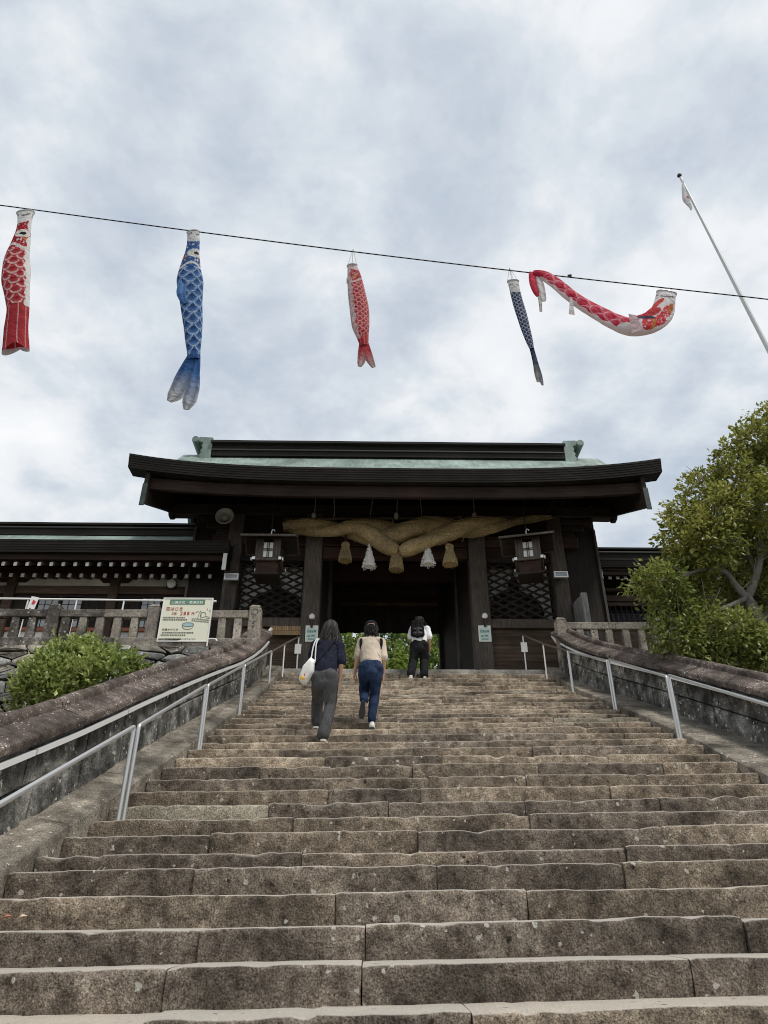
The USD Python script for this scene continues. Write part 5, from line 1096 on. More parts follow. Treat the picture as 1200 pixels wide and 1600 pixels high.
# binding turns of cord round the rope
for u in (.04, .15, .27, .40, .52, .64, .75):
    i = int(u * 129); tdir = cen[i + 1] - cen[i]; d, a, b = frame_of(tdir)
    put(rope, "binding", tube([cen[i] + rad[i] * 1.12 * (math.cos(w) * a + math.sin(w) * b) for w in np.linspace(0, 2 * math.pi, 24)], .010, 6), "straw", smooth=50)
rod = thing("bamboo_rod", at_y(650, 811, yr0), "thin pole along the top of the straw rope", "pole")
put(rod, "rod", tube([at_y(444, 811.5, yr0 + .02), at_y(865, 808, yr0 + .02)], .042, 10), "wood_door", smooth=50)
for px in (490, 521, 578, 619, 658, 741):
    b = at_y(px, 810, yr0); top = b + [R.uniform(-.05, .12), .2, 1.0]
    put(rod, "hanging_cord", tube([b + [0, 0, -.06], b + [.02, .02, .2], top], .010, 6), "twine")
    if px in (490, 619, 741): put(rod, "knot", noisy((lambda m: (np.array(m.vertices) * [.06, .06, .10] + b + [0, -.04, .06], np.array(m.faces)))(trimesh.creation.icosphere(2)), .02, 12, px), "twine", smooth=50)
def tassel(px, top, bottom, r0, r1, label, mat_, kind):
    a, b = at_y(px, top, yr0 - .1), at_y(px, bottom, yr0 - .1); h = float(a[2] - b[2])
    t = thing("straw_tassel" if kind == "straw" else "paper_streamer", a, label, "tassel" if kind == "straw" else "streamer", "straw tassels under the rope" if kind == "straw" else "white paper streamers under the rope")
    if kind == "straw":
        v, f = lathe([(0, 0), (r0, -.01), (r0 * 1.15, -.14 * h), (r0 * .9, -.24 * h), (r0 * 1.25, -.45 * h), (r1 * .9, -.8 * h), (r1, -h), (r1 * .85, -h * .985), (0, -h * .94)], a, (0, 0, 1), 30)
        put(t, "bundle", noisy((v, f), .014, 14, int(px)), "straw", smooth=50)
        put(t, "binding", tube([a + [r0 * .98 * math.cos(w), r0 * .98 * math.sin(w), -.24 * h] for w in np.linspace(0, 2 * math.pi, 20)], .014, 6), "straw")
        for k in range(30):
            w = k / 30 * 2 * math.pi + .1; put(t, "straw", tube([a + [rq * math.cos(w), rq * math.sin(w), zq] for rq, zq in ((r0 * 1.0, -.03), (r0 * 1.18, -.14 * h), (r0 * .95, -.24 * h), (r0 * 1.30, -.45 * h), (r1 * .95, -.8 * h), (r1 * 1.03, -h - R.uniform(.0, .03)))], .009, 4), "straw")
        for k in range(26):
            w = k / 26 * 2 * math.pi; rr_ = r1 * R.uniform(.7, 1.0); z0 = -h * .97
            put(t, "straw_end", tube([a + [rr_ * math.cos(w) * .95, rr_ * math.sin(w) * .95, z0], a + [rr_ * math.cos(w) * 1.03, rr_ * math.sin(w) * 1.03, z0 - R.uniform(.02, .05)]], .009, 4), "straw")
        put(t, "cord", tube([a + [0, .05, .28], a], .03, 8), "wood_red")
    else:
        put(t, "stem", tube([a + [0, 0, .10], a - [0, 0, h * .5]], .012, 6), "paper_white")
        put(t, "core", lathe([(0, 0), (r1 * .25, -h * .3), (r1 * .72, -h * .97), (0, -h * .93)], a, (0, 0, 1), 16), "paper_white")
        scr = []
        for k in range(420):
            s = ((k + .5) / 420) ** .6; z = -h * s; r = r1 * s * R.uniform(.78, 1.04) + .012; w = R.uniform(0, 2 * math.pi); q = a + [r * math.cos(w), r * math.sin(w), z]
            e = .020; scr.append(hullof([q + R.uniform(-e, e, 3) for _ in range(6)]))
        put(t, "paper_strip", join(scr), "paper_white", kind="stuff")
tassel(540, 848, 876, .09, .165, "left straw tassel hanging under the twisted rope", "straw", "straw")
tassel(619, 862, 890, .115, .18, "middle straw tassel at the lowest point of the twisted rope", "straw", "straw")
tassel(702, 851, 882, .09, .185, "right straw tassel hanging under the twisted rope", "straw", "straw")
tassel(577, 850, 887, 0, .17, "white paper streamer left of the middle straw tassel", "paper_white", "paper")
tassel(668, 849, 883, 0, .18, "white paper streamer right of the middle straw tassel", "paper_white", "paper")
# ------------------------------------------------------------------ cable, carp streamers, flag pole
YC = 6.0
ca, cb = at_y(0, 320.5, YC), at_y(1200, 467.5, YC)
def on_cable(px): 
    s = np.linspace(-.6, 1.6, 4000); q = ca + (cb - ca) * s[:, None]; v = q - EYE; x = 600 + F * (v @ RT) / (v @ FW)
    return q[np.argmin(np.abs(x - px))]
cable = thing("cable", ca, "thin dark cable stretched across the sky carrying the carp streamers", "cable")
S_ = np.linspace(-1.4, 2.4, 60)
put(cable, "line", tube(ca + (cb - ca) * S_[:, None] - np.stack([0 * S_, 0 * S_, .06 * np.sin(np.clip(S_, 0, 1) * math.pi)], 1), .0075, 8), "wire_black", smooth=50)
for px in (890,): q = on_cable(px); put(cable, "clip", tube([q + [-.02, 0, -.02], q + [.02, 0, -.01]], .018, 6), "wire_black")

def cloth_tube(rows, y, depth=.45, nu=96, nv=200, seed=0, fold=.03, wob=.0):
    """A limp cloth tube through rows of (pixel x, pixel y, half width in pixels). Returns mesh, (v, phi, length, half width)."""
    P = np.array([at_y(a, b, y) for a, b, c in rows]); H = np.array([c for *_, c in rows]) * .0078
    L = np.concatenate([[0], np.cumsum(np.linalg.norm(np.diff(P, axis=0), axis=1))]); u = np.linspace(0, L[-1], nv)
    C = PchipInterpolator(L, P)(u); W = PchipInterpolator(L, H)(u)
    T = np.gradient(C, axis=0); T /= np.linalg.norm(T, axis=1)[:, None]
    S = np.stack([T[:, 2], 0 * u, -T[:, 0]], 1)
    ph = np.linspace(0, 2 * np.pi, nu, endpoint=False)
    cs, sn = np.sign(np.cos(ph)) * np.abs(np.cos(ph)) ** .85, np.sin(ph)
    fo = 1 + fold * np.sin(ph[None, :] * 3 + u[:, None] * 9 + seed) + fold * 1.2 * (meshkit.fbm(np.stack([np.broadcast_to(np.cos(ph), (nv, nu)) * 1.3, np.broadcast_to(np.sin(ph), (nv, nu)) * 1.3, np.broadcast_to(u[:, None] * 3.2, (nv, nu))], -1), 3, seed) - .5) * 3
    V_ = C[:, None] + S[:, None] * (W[:, None] * cs[None] * fo)[..., None]
    V_[..., 1] += -(W[:, None] * depth * sn[None] * fo) + wob * np.sin(u[:, None] * 5)
    i, j = np.meshgrid(np.arange(nv - 1), np.arange(nu), indexing="ij")
    Q_ = np.stack([i * nu + j, (i + 1) * nu + j, (i + 1) * nu + (j + 1) % nu, i * nu + (j + 1) % nu], -1).reshape(-1, 4)
    return V_, Q_, u, ph, W, L[-1]
def scales(a, v, s, c_dark, c_mid, c_pale, c_line, pale_w=.22):
    """Overlapping fans of scales on the cloth; a across and v along, both in metres."""
    out = np.empty(a.shape + (3,)); out[:] = c_mid; best = np.full(a.shape, False)
    dv = s * .62; k0 = np.floor(v / dv)
    for dk in (-2, -1, 0, 1):              # rows nearer the head lie on top
        k = k0 + dk; off = (k % 2) * .5
        cx = (np.round(a / s - off) + off) * s; cv = k * dv
        d = np.hypot((a - cx) / (s * .5), (v - cv) / (s * .95)); ok = (d < 1) & (v >= cv) & ~best
        t = np.clip(d, 0, 1)[..., None]
        col = np.where(t > .90, c_line, np.where(t > .90 - pale_w, c_pale, c_dark * (1 - t / .7) + c_mid * (t / .7)))
        col = np.where((t < .30), c_dark, col)
        out = np.where(ok[..., None], col, out); best |= ok
    return out
C3 = lambda *c: np.array(c, float)
RED = dict(dark=C3(.30, .008, .014), mid=C3(.46, .05, .06), pale=C3(.66, .44, .42), line=C3(.34, .012, .02), white=C3(.70, .69, .67), head=C3(.36, .012, .02))
BLUE = dict(dark=C3(.012, .045, .16), mid=C3(.035, .12, .32), pale=C3(.10, .21, .42), line=C3(.46, .56, .64), white=C3(.66, .66, .65), head=C3(.03, .10, .28))
ROSE = dict(dark=C3(.38, .02, .03), mid=C3(.46, .05, .06), pale=C3(.66, .40, .38), line=C3(.36, .03, .04), white=C3(.60, .50, .49), head=C3(.42, .05, .06))
NAVY = dict(dark=C3(.012, .018, .06), mid=C3(.03, .045, .13), pale=C3(.42, .46, .52), line=C3(.02, .03, .08), white=C3(.62, .62, .60), head=C3(.02, .03, .09))
PINK = dict(dark=C3(.42, .004, .03), mid=C3(.58, .03, .08), pale=C3(.60, .08, .13), line=C3(.74, .38, .40), white=C3(.74, .71, .70), head=C3(.62, .04, .06))
def carp(label, rows, pal, phb, s, belly=1.75, eye=None, v_mouth=.07, v_head=.27, v_tail=.80, depth=.45, seed=0, notch=0, gill=True, cords=True, y=YC, fins=(), lobes=(), fold=.03, ring=None, streak=False, paint=()):
    t = thing("carp_streamer", at_y(rows[0][0], rows[0][1], y), label, "carp streamer")
    V_, Q_, u, ph, W, L = cloth_tube(rows, y, depth, seed=seed, fold=fold)
    nv, nu = V_.shape[:2]
    da = (ph[None] - phb + np.pi) % (2 * np.pi) - np.pi; da = np.broadcast_to(da, (nv, nu)); v = np.broadcast_to(u[:, None], (nv, nu)); f = v / L
    a = da * np.maximum(W[:, None], W.mean() * .8) * .85
    col = scales(a, v, s, pal["dark"], pal["mid"], pal["pale"], pal["line"])
    n1 = meshkit.noise(np.stack([a * 60, v * 60, 0 * a], -1), 3); 
    head = f < v_head
    hc = np.where(n1[..., None] > .80, pal["white"], pal["head"]); col = np.where(head[..., None], hc, col)
    if gill:
        g = np.abs(f - v_head + .035 * np.cos(da * 1.3) ** 2); col = np.where((g < .010)[..., None], pal["white"], col)
        g2 = np.abs(f - v_head * .86 + .06 * np.cos(da)); col = np.where(((g2 < .010) & (np.abs(da) > .5))[..., None], C3(.55, .20, .04), col)
    tailz = f > v_tail
    st = np.abs(np.sin(da * 4.0 + 0.3)) < .09
    tc = np.where(st[..., None], pal["pale"], pal["dark"] * .6 + pal["mid"] * .4); col = np.where(tailz[..., None], tc, col)
    bel = (np.abs(da) > belly + .10 * np.sin(v * 40)) & (f < v_tail + .02)
    wc = pal["white"] * (0.94 + .12 * n1[..., None])
    if streak: wc = np.where((np.sin(v * 55 + da * 6 + 4 * n1) > .55)[..., None], pal["white"] * C3(.82, .62, .62), wc)
    col = np.where(bel[..., None], wc, col)
    mouth = f < v_mouth + .03 * np.cos(da) ; col = np.where(mouth[..., None], pal["white"], col)
    lip = np.abs(f - v_mouth * .45 - .008 * np.sin(da * 3)) < .006; col = np.where((lip & (np.abs(np.sin(da * 2)) > .4))[..., None], C3(.16, .14, .16), col)
    if eye is not None:
        ev, ea, er = eye
        de = (ph[None] - ea + np.pi) % (2 * np.pi) - np.pi
        d = np.hypot(de * W[:, None] * .9 * .8, (v - ev * L)) / er
        for r_, c_ in ((1.0, pal["line"]), (.88, C3(.74, .72, .69)), (.62, C3(.60, .50, .42)), (.52, C3(.76, .75, .73)), (.36, C3(.012, .012, .014))): col = np.where((d < r_)[..., None], c_, col)
    for px_, py_, rx_, ry_, an_, c_ in paint:
        q_ = at_y(px_, py_, y); dx_, dz_ = V_[..., 0] - q_[0], V_[..., 2] - q_[2]; k_ = .0078; e_ = ((dx_ * math.cos(an_) + dz_ * math.sin(an_)) / (rx_ * k_)) ** 2 + ((-dx_ * math.sin(an_) + dz_ * math.cos(an_)) / (ry_ * k_)) ** 2
        col = np.where(((e_ < 1) & (V_[..., 1] < y))[..., None], c_, col)
    if notch:
        inside = (f > .955) & (np.sin(ph)[None] < -.1); col = np.where(inside[..., None], pal['white'] * .8, col)
    if notch: V_[..., 2] += (np.clip((f - .90) / .10, 0, 1) ** 2) * notch * (1 - np.abs(np.cos(ph))[None] ** .7)
    put(t, "body", (V_.reshape(-1, 3), Q_), "fish_cloth", smooth=True, colors=col.reshape(-1, 3))
    c0 = V_[0].mean(0)
    loop = np.vstack([V_[0], V_[0][:1]]); put(t, "mouth_ring", tube(loop[::4], .010, 6), "galvanised", smooth=50)
    if cords:
        q = on_cable(cords if cords is not True else rows[0][0])
        for k in (0, 24, 48, 72): put(t, "cord", tube([V_[0][k], q - [0, 0, .01]], .0028, 4), "twine")
    for pts, c_ in fins:
        P = np.array([at_y(a_, b_, y - .05) for a_, b_ in pts]); q2 = [(p_[0], p_[2]) for p_ in P]
        pg = Polygon(q2).buffer(0); m = poly_plate(pg, .006); vv = m[0] + [0, y - .17 * 1.0 + .03 * np.sin(0), 0]
        vv = vv + np.stack([0 * vv[:, 0], .03 * np.sin(vv[:, 2] * 9), 0 * vv[:, 0]], 1)
        put(t, "fin", (vv, m[1]), "fish_cloth", colors=np.tile(c_, (len(vv), 1)))
    for rws, c0_, c1_, *dy_ in lobes:
        Vl, Ql, ul, pl, Wl, Ll = cloth_tube(rws, y - (dy_[0] if dy_ else 0), .16, nu=32, nv=60, seed=seed + 3, fold=.04)
        fl_ = (ul / Ll)[:, None, None]; lc = c0_ * (1 - np.clip(fl_ * 1.5 - .5, 0, 1)) + c1_ * np.clip(fl_ * 1.5 - .5, 0, 1)
        lc = lc * (1 + .28 * np.sin(pl * 5)[None, :, None]); capv = np.vstack([Vl.reshape(-1, 3), Vl[0].mean(0), Vl[-1].mean(0)]); nn = 32; jj = np.arange(nn); e0, e1 = len(capv) - 2, len(capv) - 1
        ff = np.vstack([Ql[:, [0, 1, 2]], Ql[:, [0, 2, 3]], np.stack([np.full(nn, e0), jj, (jj + 1) % nn], 1), np.stack([np.full(nn, e1), 59 * nn + (jj + 1) % nn, 59 * nn + jj], 1)])
        lc = np.broadcast_to(lc, (60, 32, 3)).reshape(-1, 3); put(t, "tail_lobe", (capv, ff), "fish_cloth", smooth=True, colors=np.clip(np.vstack([lc, lc[0], lc[-1]]), 0, .8))
    return t
hp = np.pi
carp("large red carp streamer hanging limp at the left end of the cable",
     [(40, 333, 13.5), (38, 350, 11), (33, 378, 14.5), (27, 402, 19), (25, 428, 21.5), (27, 460, 18), (27.5, 486, 16), (25.5, 515, 17), (24, 550, 19)], RED, 1.05, .135, belly=1.30, eye=(.185, 1.85, .085), v_tail=.70, v_head=.30, notch=.10, seed=1)
carp("large blue carp streamer with forked pale tail, second from the left",
     [(302, 363, 9.5), (302, 378, 10), (300.5, 392, 11), (298, 415, 15.5), (296, 440, 20), (299, 470, 17), (301, 500, 14.5), (302, 530, 12), (303, 552, 9.5), (303, 562, 9)], BLUE, 1.7, .135, belly=9, eye=(.20, 2.30, .085), v_tail=.97, v_head=.32, seed=2,
     lobes=[([(292, 428, 2.5), (286, 440, 6), (283.5, 454, 7), (285, 466, 5.5), (290, 474, 2.5)], BLUE['pale'] * 1.3, BLUE['mid'], .06), ([(301, 556, 8), (294, 575, 11), (285, 597, 13), (274, 616, 12), (264, 627, 4)], BLUE["mid"] * .8, C3(.50, .50, .49)), ([(305, 556, 7), (304, 580, 8), (301, 605, 10), (296, 624, 10), (291, 640, 4)], BLUE["mid"], C3(.46, .46, .47))])
carp("small red and white carp streamer in the middle of the cable",
     [(550, 415, 7.5), (552.5, 428, 10), (556, 448, 12.5), (560.5, 478, 14.5), (563.5, 508, 13), (567, 528, 8.5), (569, 540, 6)], ROSE, 2.55, .060, belly=1.45, v_head=.24, v_tail=.90, v_mouth=.06, seed=4, cords=552, streak=True,
     fins=[(((546, 450), (542, 449), (542, 456), (546, 456)), C3(.45, .42, .42)), (((554, 503), (551, 509), (555, 510), (558, 506)), C3(.45, .40, .40))],
     lobes=[([(568, 537, 6), (567, 552, 7), (564, 566, 5.5), (562, 573, 2.5)], ROSE["mid"] * .8, C3(.42, .35, .34)), ([(570, 537, 6), (574, 552, 7), (578, 562, 6), (584, 574, 3)], ROSE["mid"] * .9, C3(.40, .34, .33))])
carp("slim navy carp streamer right of the middle, its tail twisted thin",
     [(801.5, 440, 8.5), (805, 455, 8), (812, 482, 8.2), (820, 510, 7.2), (827, 532, 5.5), (831, 545, 3.2)], NAVY, 1.6, .050, belly=9, v_head=.2, v_tail=.99, v_mouth=.16, seed=6, cords=796,
     lobes=[([(830, 542, 3.2), (835, 562, 3.4), (839, 582, 4.0), (841, 597, 2.0)], NAVY["dark"], C3(.30, .30, .24)), ([(831, 543, 3.0), (837, 564, 2.8), (843, 586, 3.6), (848, 602, 1.6)], NAVY["mid"], C3(.22, .22, .24))], gill=False)
carp("crimson carp streamer slung over the cable, mouth and tail both caught up",
     [(1042, 459, 14.5), (1039, 473, 15.5), (1030, 492, 18), (1012, 507, 19), (988, 510, 18), (960, 502, 15.5), (925, 484, 13), (893, 462, 11.5), (864, 440, 11), (846, 429, 9), (833, 426, 5)], PINK, .75, .150, belly=1.62, v_mouth=.10, v_head=.34, v_tail=.93, seed=8, cords=1046, fold=.06, depth=.42,
     paint=[(1030, 485, 26, 5, .95, PINK['white']), (1046, 486, 12, 4, 1.1, C3(.50, .16, .05)), (1008, 494, 25, 9, .35, C3(.46, .02, .03)), (1003, 501, 18, 3.6, -.05, C3(.015, .02, .07)), (1025, 478, 16, 4, .7, C3(.55, .05, .05)), (975, 516, 14, 9, .2, PINK['white'])],
     fins=[(((888, 474), (884, 505), (893, 507), (891, 476)), C3(.55, .50, .50)), (((976, 505), (982, 533), (998, 528), (988, 508)), C3(.66, .50, .52))],
     lobes=[([(831, 425, 5), (833, 440, 6.5), (838, 455, 6), (842, 463, 4)], PINK["mid"], PINK["dark"]), ([(840, 432, 4), (845, 450, 6.5), (848, 466, 6), (850, 471, 3)], C3(.66, .60, .59), C3(.62, .60, .58)), ([(841, 455, 3), (844, 472, 2.6), (845, 487, 2)], C3(.5, .48, .47), C3(.5, .48, .47))])
# dark gill patch printed on the crimson streamer
fp = at_y(1063, 277, 9.0); fb = at_y(1200, 545, 9.0); dirp = (fb - fp) / np.linalg.norm(fb - fp); gnd = fp + dirp * ((fp[2] - 3.0) / -dirp[2])
pole = thing("flag_pole", gnd, "tall leaning grey flag pole at the right edge of the picture", "flag pole")
Ltot = np.linalg.norm(gnd - fp); s0 = np.linspace(0, 1, 10)
mid = fp + (gnd - fp) * .43
put(pole, "upper_tube", tube(fp + (mid - fp) * s0[:, None], .020 + .018 * s0, 14), "galvanised", smooth=50)
put(pole, "lower_tube", tube(mid + (gnd - mid) * s0[:, None], .046 + .012 * s0, 14), "galvanised", smooth=50)
put(pole, "joint_collar", tube([mid - dirp * .04, mid + dirp * .06], .054, 14), "steel", smooth=50)
put(pole, "finial", lathe([(0, -.035), (.035, -.03), (.048, 0), (.035, .03), (0, .035)], fp - dirp * .06, -dirp, 16), "black_plastic", smooth=50)
put(pole, "base_block", cbx(gnd[0] - .2, gnd[0] + .2, gnd[1] - .2, gnd[1] + .2, gnd[2] - .4, gnd[2] + .1, .02), "paving")
put(pole, "halyard", tube([fp + dirp * .05 + [-.05, -.03, 0], fp + dirp * 4 + [-.07, -.03, 0], gnd - dirp * 1.2], .004, 5), "twine")
# drooping white flag with a red disc, gathered against the pole
fl0 = thing("flag", fp, "drooping white flag with a red disc at the top of the pole", "flag")
rowsF = [(1067, 282, 1.5), (1068, 293, 4.5), (1070, 303, 6.5), (1072, 312, 8.5), (1075, 318, 6.5), (1079, 324, 4.0), (1080, 328, 2.0)]
Vf, Qf, uf, pf_, Wf, Lf = cloth_tube(rowsF, 8.93, .55, nu=48, nv=80, seed=12, fold=.09)
Vf = np.stack([Vf[..., 0], Vf[..., 1], Vf[..., 2]], -1); tg = at_y(1076, 308, 8.9)
dd = np.hypot(Vf[..., 0] - tg[0], Vf[..., 2] - tg[2]) < .045
colf = np.where((dd & (Vf[..., 1] < 8.95))[..., None], C3(.42, .06, .08), C3(.66, .64, .65))
put(fl0, "cloth", (Vf.reshape(-1, 3), Qf), "fish_cloth", smooth=True, colors=colf.reshape(-1, 3))
# ------------------------------------------------------------------ people
from manifold3d import Manifold, Mesh as MMesh
_ico = np.array(trimesh.creation.icosphere(2).vertices); _ico1 = np.array(trimesh.creation.icosphere(1).vertices)
def blob(balls, res=.02, smooth_n=8, ico=_ico):
    """balls: chains [((x, y, z), r), ...] hulled pairwise and joined into one smoothed surface."""
    ms = []
    for chain in balls:
        chain = [(np.asarray(p, float), np.broadcast_to(np.asarray(r, float), 3)) for p, r in chain]
        if len(chain) == 1: chain = chain * 2
        for (p, r), (q, s) in zip(chain, chain[1:]):
            h = trimesh.convex.convex_hull(np.vstack([p + ico * r, q + ico * s]))
            ms.append(Manifold(MMesh(np.asarray(h.vertices, np.float32), np.asarray(h.faces, np.uint32))))
    m = Manifold.batch_boolean(ms, __import__("manifold3d").OpType.Add).refine_to_length(res).to_mesh()
    t = trimesh.Trimesh(m.vert_properties[:, :3], m.tri_verts, process=True)
    trimesh.smoothing.filter_taubin(t, .5, .53, smooth_n)
    return np.array(t.vertices), np.array(t.faces)
def folds(m, amp=.008, f=14, seed=1, stretch=(1, 1, .45)):
    v, fa = m; n = trimesh.Trimesh(v, fa, process=False).vertex_normals
    d = meshkit.fbm(v * f * np.array(stretch), 3, seed) - .5
    return v + n * d[:, None] * 2 * amp, fa
def hand(wrist, elbow, inward, curl=.5):
    """A palm with four unequal bent fingers and a thumb; inward: the way the palm faces."""
    w = np.asarray(wrist, float); d = w - np.asarray(elbow, float); d /= np.linalg.norm(d)
    n = np.asarray(inward, float); n = n - d * (n @ d); n /= np.linalg.norm(n); s = np.cross(d, n)
    ch = [[(w, .024), (w + d * .035 + s * .018, .018)], [(w, .024), (w + d * .035 - s * .018, .018)], [(w + d * .03 + s * .026, .014), (w + d * .085 + s * .030, .012)], [(w + d * .03 - s * .026, .014), (w + d * .08 - s * .030, .012)], [(w + d * .03, .016), (w + d * .085, .014)], [(w + d * .05 + s * .02, .014), (w + d * .05 - s * .02, .014)]]
    for k, (o, L) in enumerate(((.032, .062), (.011, .074), (-.011, .070), (-.031, .054))):
        p = w + d * .082 + s * o; b = .35 + curl * .5; q = p + (d * math.cos(b) + n * math.sin(b)) * L * .5; r = q + (d * math.cos(b * 2) + n * math.sin(b * 2)) * L * .5
        ch.append([(p, .010), (q, .009), (r, .0075)])
    p = w + d * .03 + s * .03 + n * .008; q = p + d * .03 + s * .022 + n * .014; r = q + d * .032 + s * .004 + n * .010
    ch.append([(p, .013), (q, .010), (r, .0085)])
    return ch
def body(J, rs=1.0):
    """The skin surface: head with face, neck, trunk, arms with hands, legs."""
    h = J["head"]; fwd = np.array([0, 1.0, 0]); hd = [[(h + [0, -.012, .025], (.078, .092, .088)), (h + [0, .015, -.045], (.060, .066, .062))], [(h + [0, .075, -.005], .016), (h + [0, .096, -.030], .014)], [(h + [0, .05, -.085], (.035, .03, .03))],
          [(h + [0, .078, -.058], (.022, .012, .008))]]
    for sx in (-1, 1): hd += [[(h + [sx * .078, -.005, -.015], (.010, .018, .028))]]
    ch = hd + [[(h + [0, -.015, -.07], .050), (J["neck"], .055)], [(J["neck"], .06), (J["chest"], (.135, .09, .12)), (J["waist"], (.115, .085, .09)), ((J["hip_l"] + J["hip_r"]) / 2 + [0, 0, .03], (.12, .085, .07))]]
    for s in "lr":
        ch += [[(J["neck"], .05), (J["sho_" + s], .055), (J["elb_" + s], .037), (J["wri_" + s], .025)]]
        ch += hand(J["wri_" + s], J["elb_" + s], (1 if s == "l" else -1, .25, 0))
        ch += [[(J["hip_" + s], .075), (J["kne_" + s], .055), (J["ank_" + s], .036)]]
    return blob(ch, .016, 5, _ico1)
def shoe(t, heel, toe, upper, sole, w=.043, up=(0, 0, 1), h=.085):
    heel, toe, up = np.asarray(heel, float), np.asarray(toe, float), np.asarray(up, float); d = (toe - heel) / np.linalg.norm(toe - heel); L = np.linalg.norm(toe - heel)
    put(t, "shoe", blob([[(heel + d * .045 + up * .055, (w * .9)), (heel + d * L * .45 + up * .055, w), (heel + d * (L - .05) + up * .045, w * .85)], [(heel + d * .05 + up * h, w * .85)]], .016, 4, _ico1), upper, smooth=True)
    s = np.cross(d, up); s /= np.linalg.norm(s); out = [(0.01, .55), (.03, .8), (L * .35, .85), (L * .65, 1.05), (L * .85, .95), (L - .01, .55)]
    put(t, "sole", hullof([heel + d * a + s * (k * w * b) + up * z for a, b in out for k in (-1, 1) for z in (.002, .026)]), sole)
def at_h(px, py, y): return at_y(px, py, y)
def hair_strands(t, head, n, length, spread, seed, mat_, wave=.02, radius=.006, top=.115, back=True, start=0.0):
    rg = np.random.default_rng(seed)
    for k in range(n):
        a = rg.uniform(-math.pi * .95, -math.pi * .05) if back else rg.uniform(-math.pi, math.pi)
        r = .088 + rg.uniform(0, .018); L = length * rg.uniform(.75, 1.08); s = np.linspace(0, 1, 14); ph, fr = rg.uniform(0, 6), rg.uniform(2.2, 4.2)
        cx, cyy = math.cos(a), math.sin(a)
        pts = []
        for q in s:
            if q < .3: e = q / .3 * math.pi / 2; rad_ = r * math.sin(e); z = top * math.cos(e) * .95
            else: rad_ = r; z = -(q - .3) / .7 * L
            fall = max(0, q - .3) / .7
            x = cx * rad_ * (1 + spread * fall) + wave * math.sin(ph + fr * q * 4) * fall; y = cyy * rad_ * (1 - .05 * fall) - .015 * fall + wave * .5 * math.cos(ph + fr * q * 4) * fall - (.02 if fall > 0 else 0)
            
            if q >= start: pts.append(head + [x, y, z + .01])
        put(t, "hair_strand", tube(pts, radius * np.interp(s[-len(pts):], [0, .2, .8, 1], [.6, 1, .9, .35]), 5), mat_ if k % 3 or mat_ != "hair_grey" else "hair_light", smooth=True)
def face(t, h):
    for sx in (-1, 1): put(t, "eye", (_ico1 * [.012, .008, .007] + h + [sx * .031, .077, .0], np.array(trimesh.creation.icosphere(1).faces)), "shoe_white"); 
    put(t, "mouth", (_ico1 * [.024, .008, .006] + h + [0, .088, -.062], np.array(trimesh.creation.icosphere(1).faces)), "print_red")

def seat(J, r): c = (J["hip_l"] + J["hip_r"]) / 2; return [[(c + [0, 0, .06], (r, r * .82, .10)), (c + [0, -.015, -.05], (r * .97, r * .85, .10))], [(c + [-.06, 0, -.03], r * .74), (J["kne_l"] * .25 + J["hip_l"] * .75, .10)], [(c + [.06, 0, -.03], r * .74), (J["kne_r"] * .25 + J["hip_r"] * .75, .10)]]
def hem(m, J, zl, zr):
    v, f = m; v = v.copy(); dl = np.linalg.norm((v - J["ank_l"])[:, :2], axis=1); dr = np.linalg.norm((v - J["ank_r"])[:, :2], axis=1)
    v[:, 2] = np.maximum(v[:, 2], np.where(dl < dr, zl, zr)); return v, f
# --- walker with long wavy hair, navy shirt, grey trousers
y0 = 9.16
J = {"head": at_h(517, 984, 9.80), "neck": at_h(514, 1001, 9.72), "chest": at_h(511, 1018, 9.66), "waist": at_h(508, 1045, 9.55), "hip_l": at_h(498, 1064, 9.52), "hip_r": at_h(517, 1064, 9.48), "sho_l": at_h(494, 1008, 9.68), "sho_r": at_h(530, 1010, 9.66),
     "elb_l": at_h(487, 1035, 9.70), "wri_l": at_h(486, 1026, 9.90), "elb_r": at_h(533, 1040, 9.58), "wri_r": at_h(530, 1066, 9.66), "kne_l": at_h(496, 1098, 9.98), "kne_r": at_h(516, 1104, 9.46)}
J["ank_l"] = np.array([at_h(494, 1130, 9.98)[0], 9.99, 3.91 + .09]); J["ank_r"] = np.array([at_h(505, 1150, 9.22)[0], 9.24, 3.575 + .10])
p1 = thing("person", [J["ank_r"][0], y0, 3.575], "person with long wavy dark hair, navy shirt and grey trousers carrying a white bag", "person", None)
put(p1, "body", body(J), "skin", smooth=True)
face(p1, J["head"])
put(p1, "shirt", folds(blob([[(J["neck"] + [0, -.01, -.03], .075), (J["chest"], (.185, .125, .12)), (J["waist"] + [0, 0, .02], (.165, .125, .09)), (J["waist"] + [.0, -.01, -.10], (.18, .135, .06))], [(J["neck"] + [0, 0, -.04], .07), (J["sho_l"], .075), (J["sho_l"] * .35 + J["elb_l"] * .65, .070)], [(J["neck"] + [0, 0, -.04], .07), (J["sho_r"], .075), (J["sho_r"] * .22 + J["elb_r"] * .78, .072)]], .016, 3), .022, 13, 5), "shirt_navy", smooth=True)
put(p1, "trousers", folds(hem(blob(seat(J, .140) + [[(J["hip_l"] + [0, 0, .05], (.11, .12, .10)), (J["kne_l"], .078), (J["ank_l"] + [0, 0, .0], .072)], [(J["hip_r"] + [0, 0, .05], (.11, .12, .10)), (J["kne_r"], .080), (J["ank_r"] + [0, -.01, -.02], .074)], [(J["hip_l"] + [0.02, 0, .06], .115), (J["hip_r"] + [-.02, 0, .06], .115)]], .022, 4), J, J["ank_l"][2] - .03, J["ank_r"][2] - .055), .022, 12, 7), "cloth_grey", smooth=True)
shoe(p1, J["ank_r"] + [0, -.07, -.10], J["ank_r"] + [.01, .18, -.10], "shoe_black", "shoe_white")
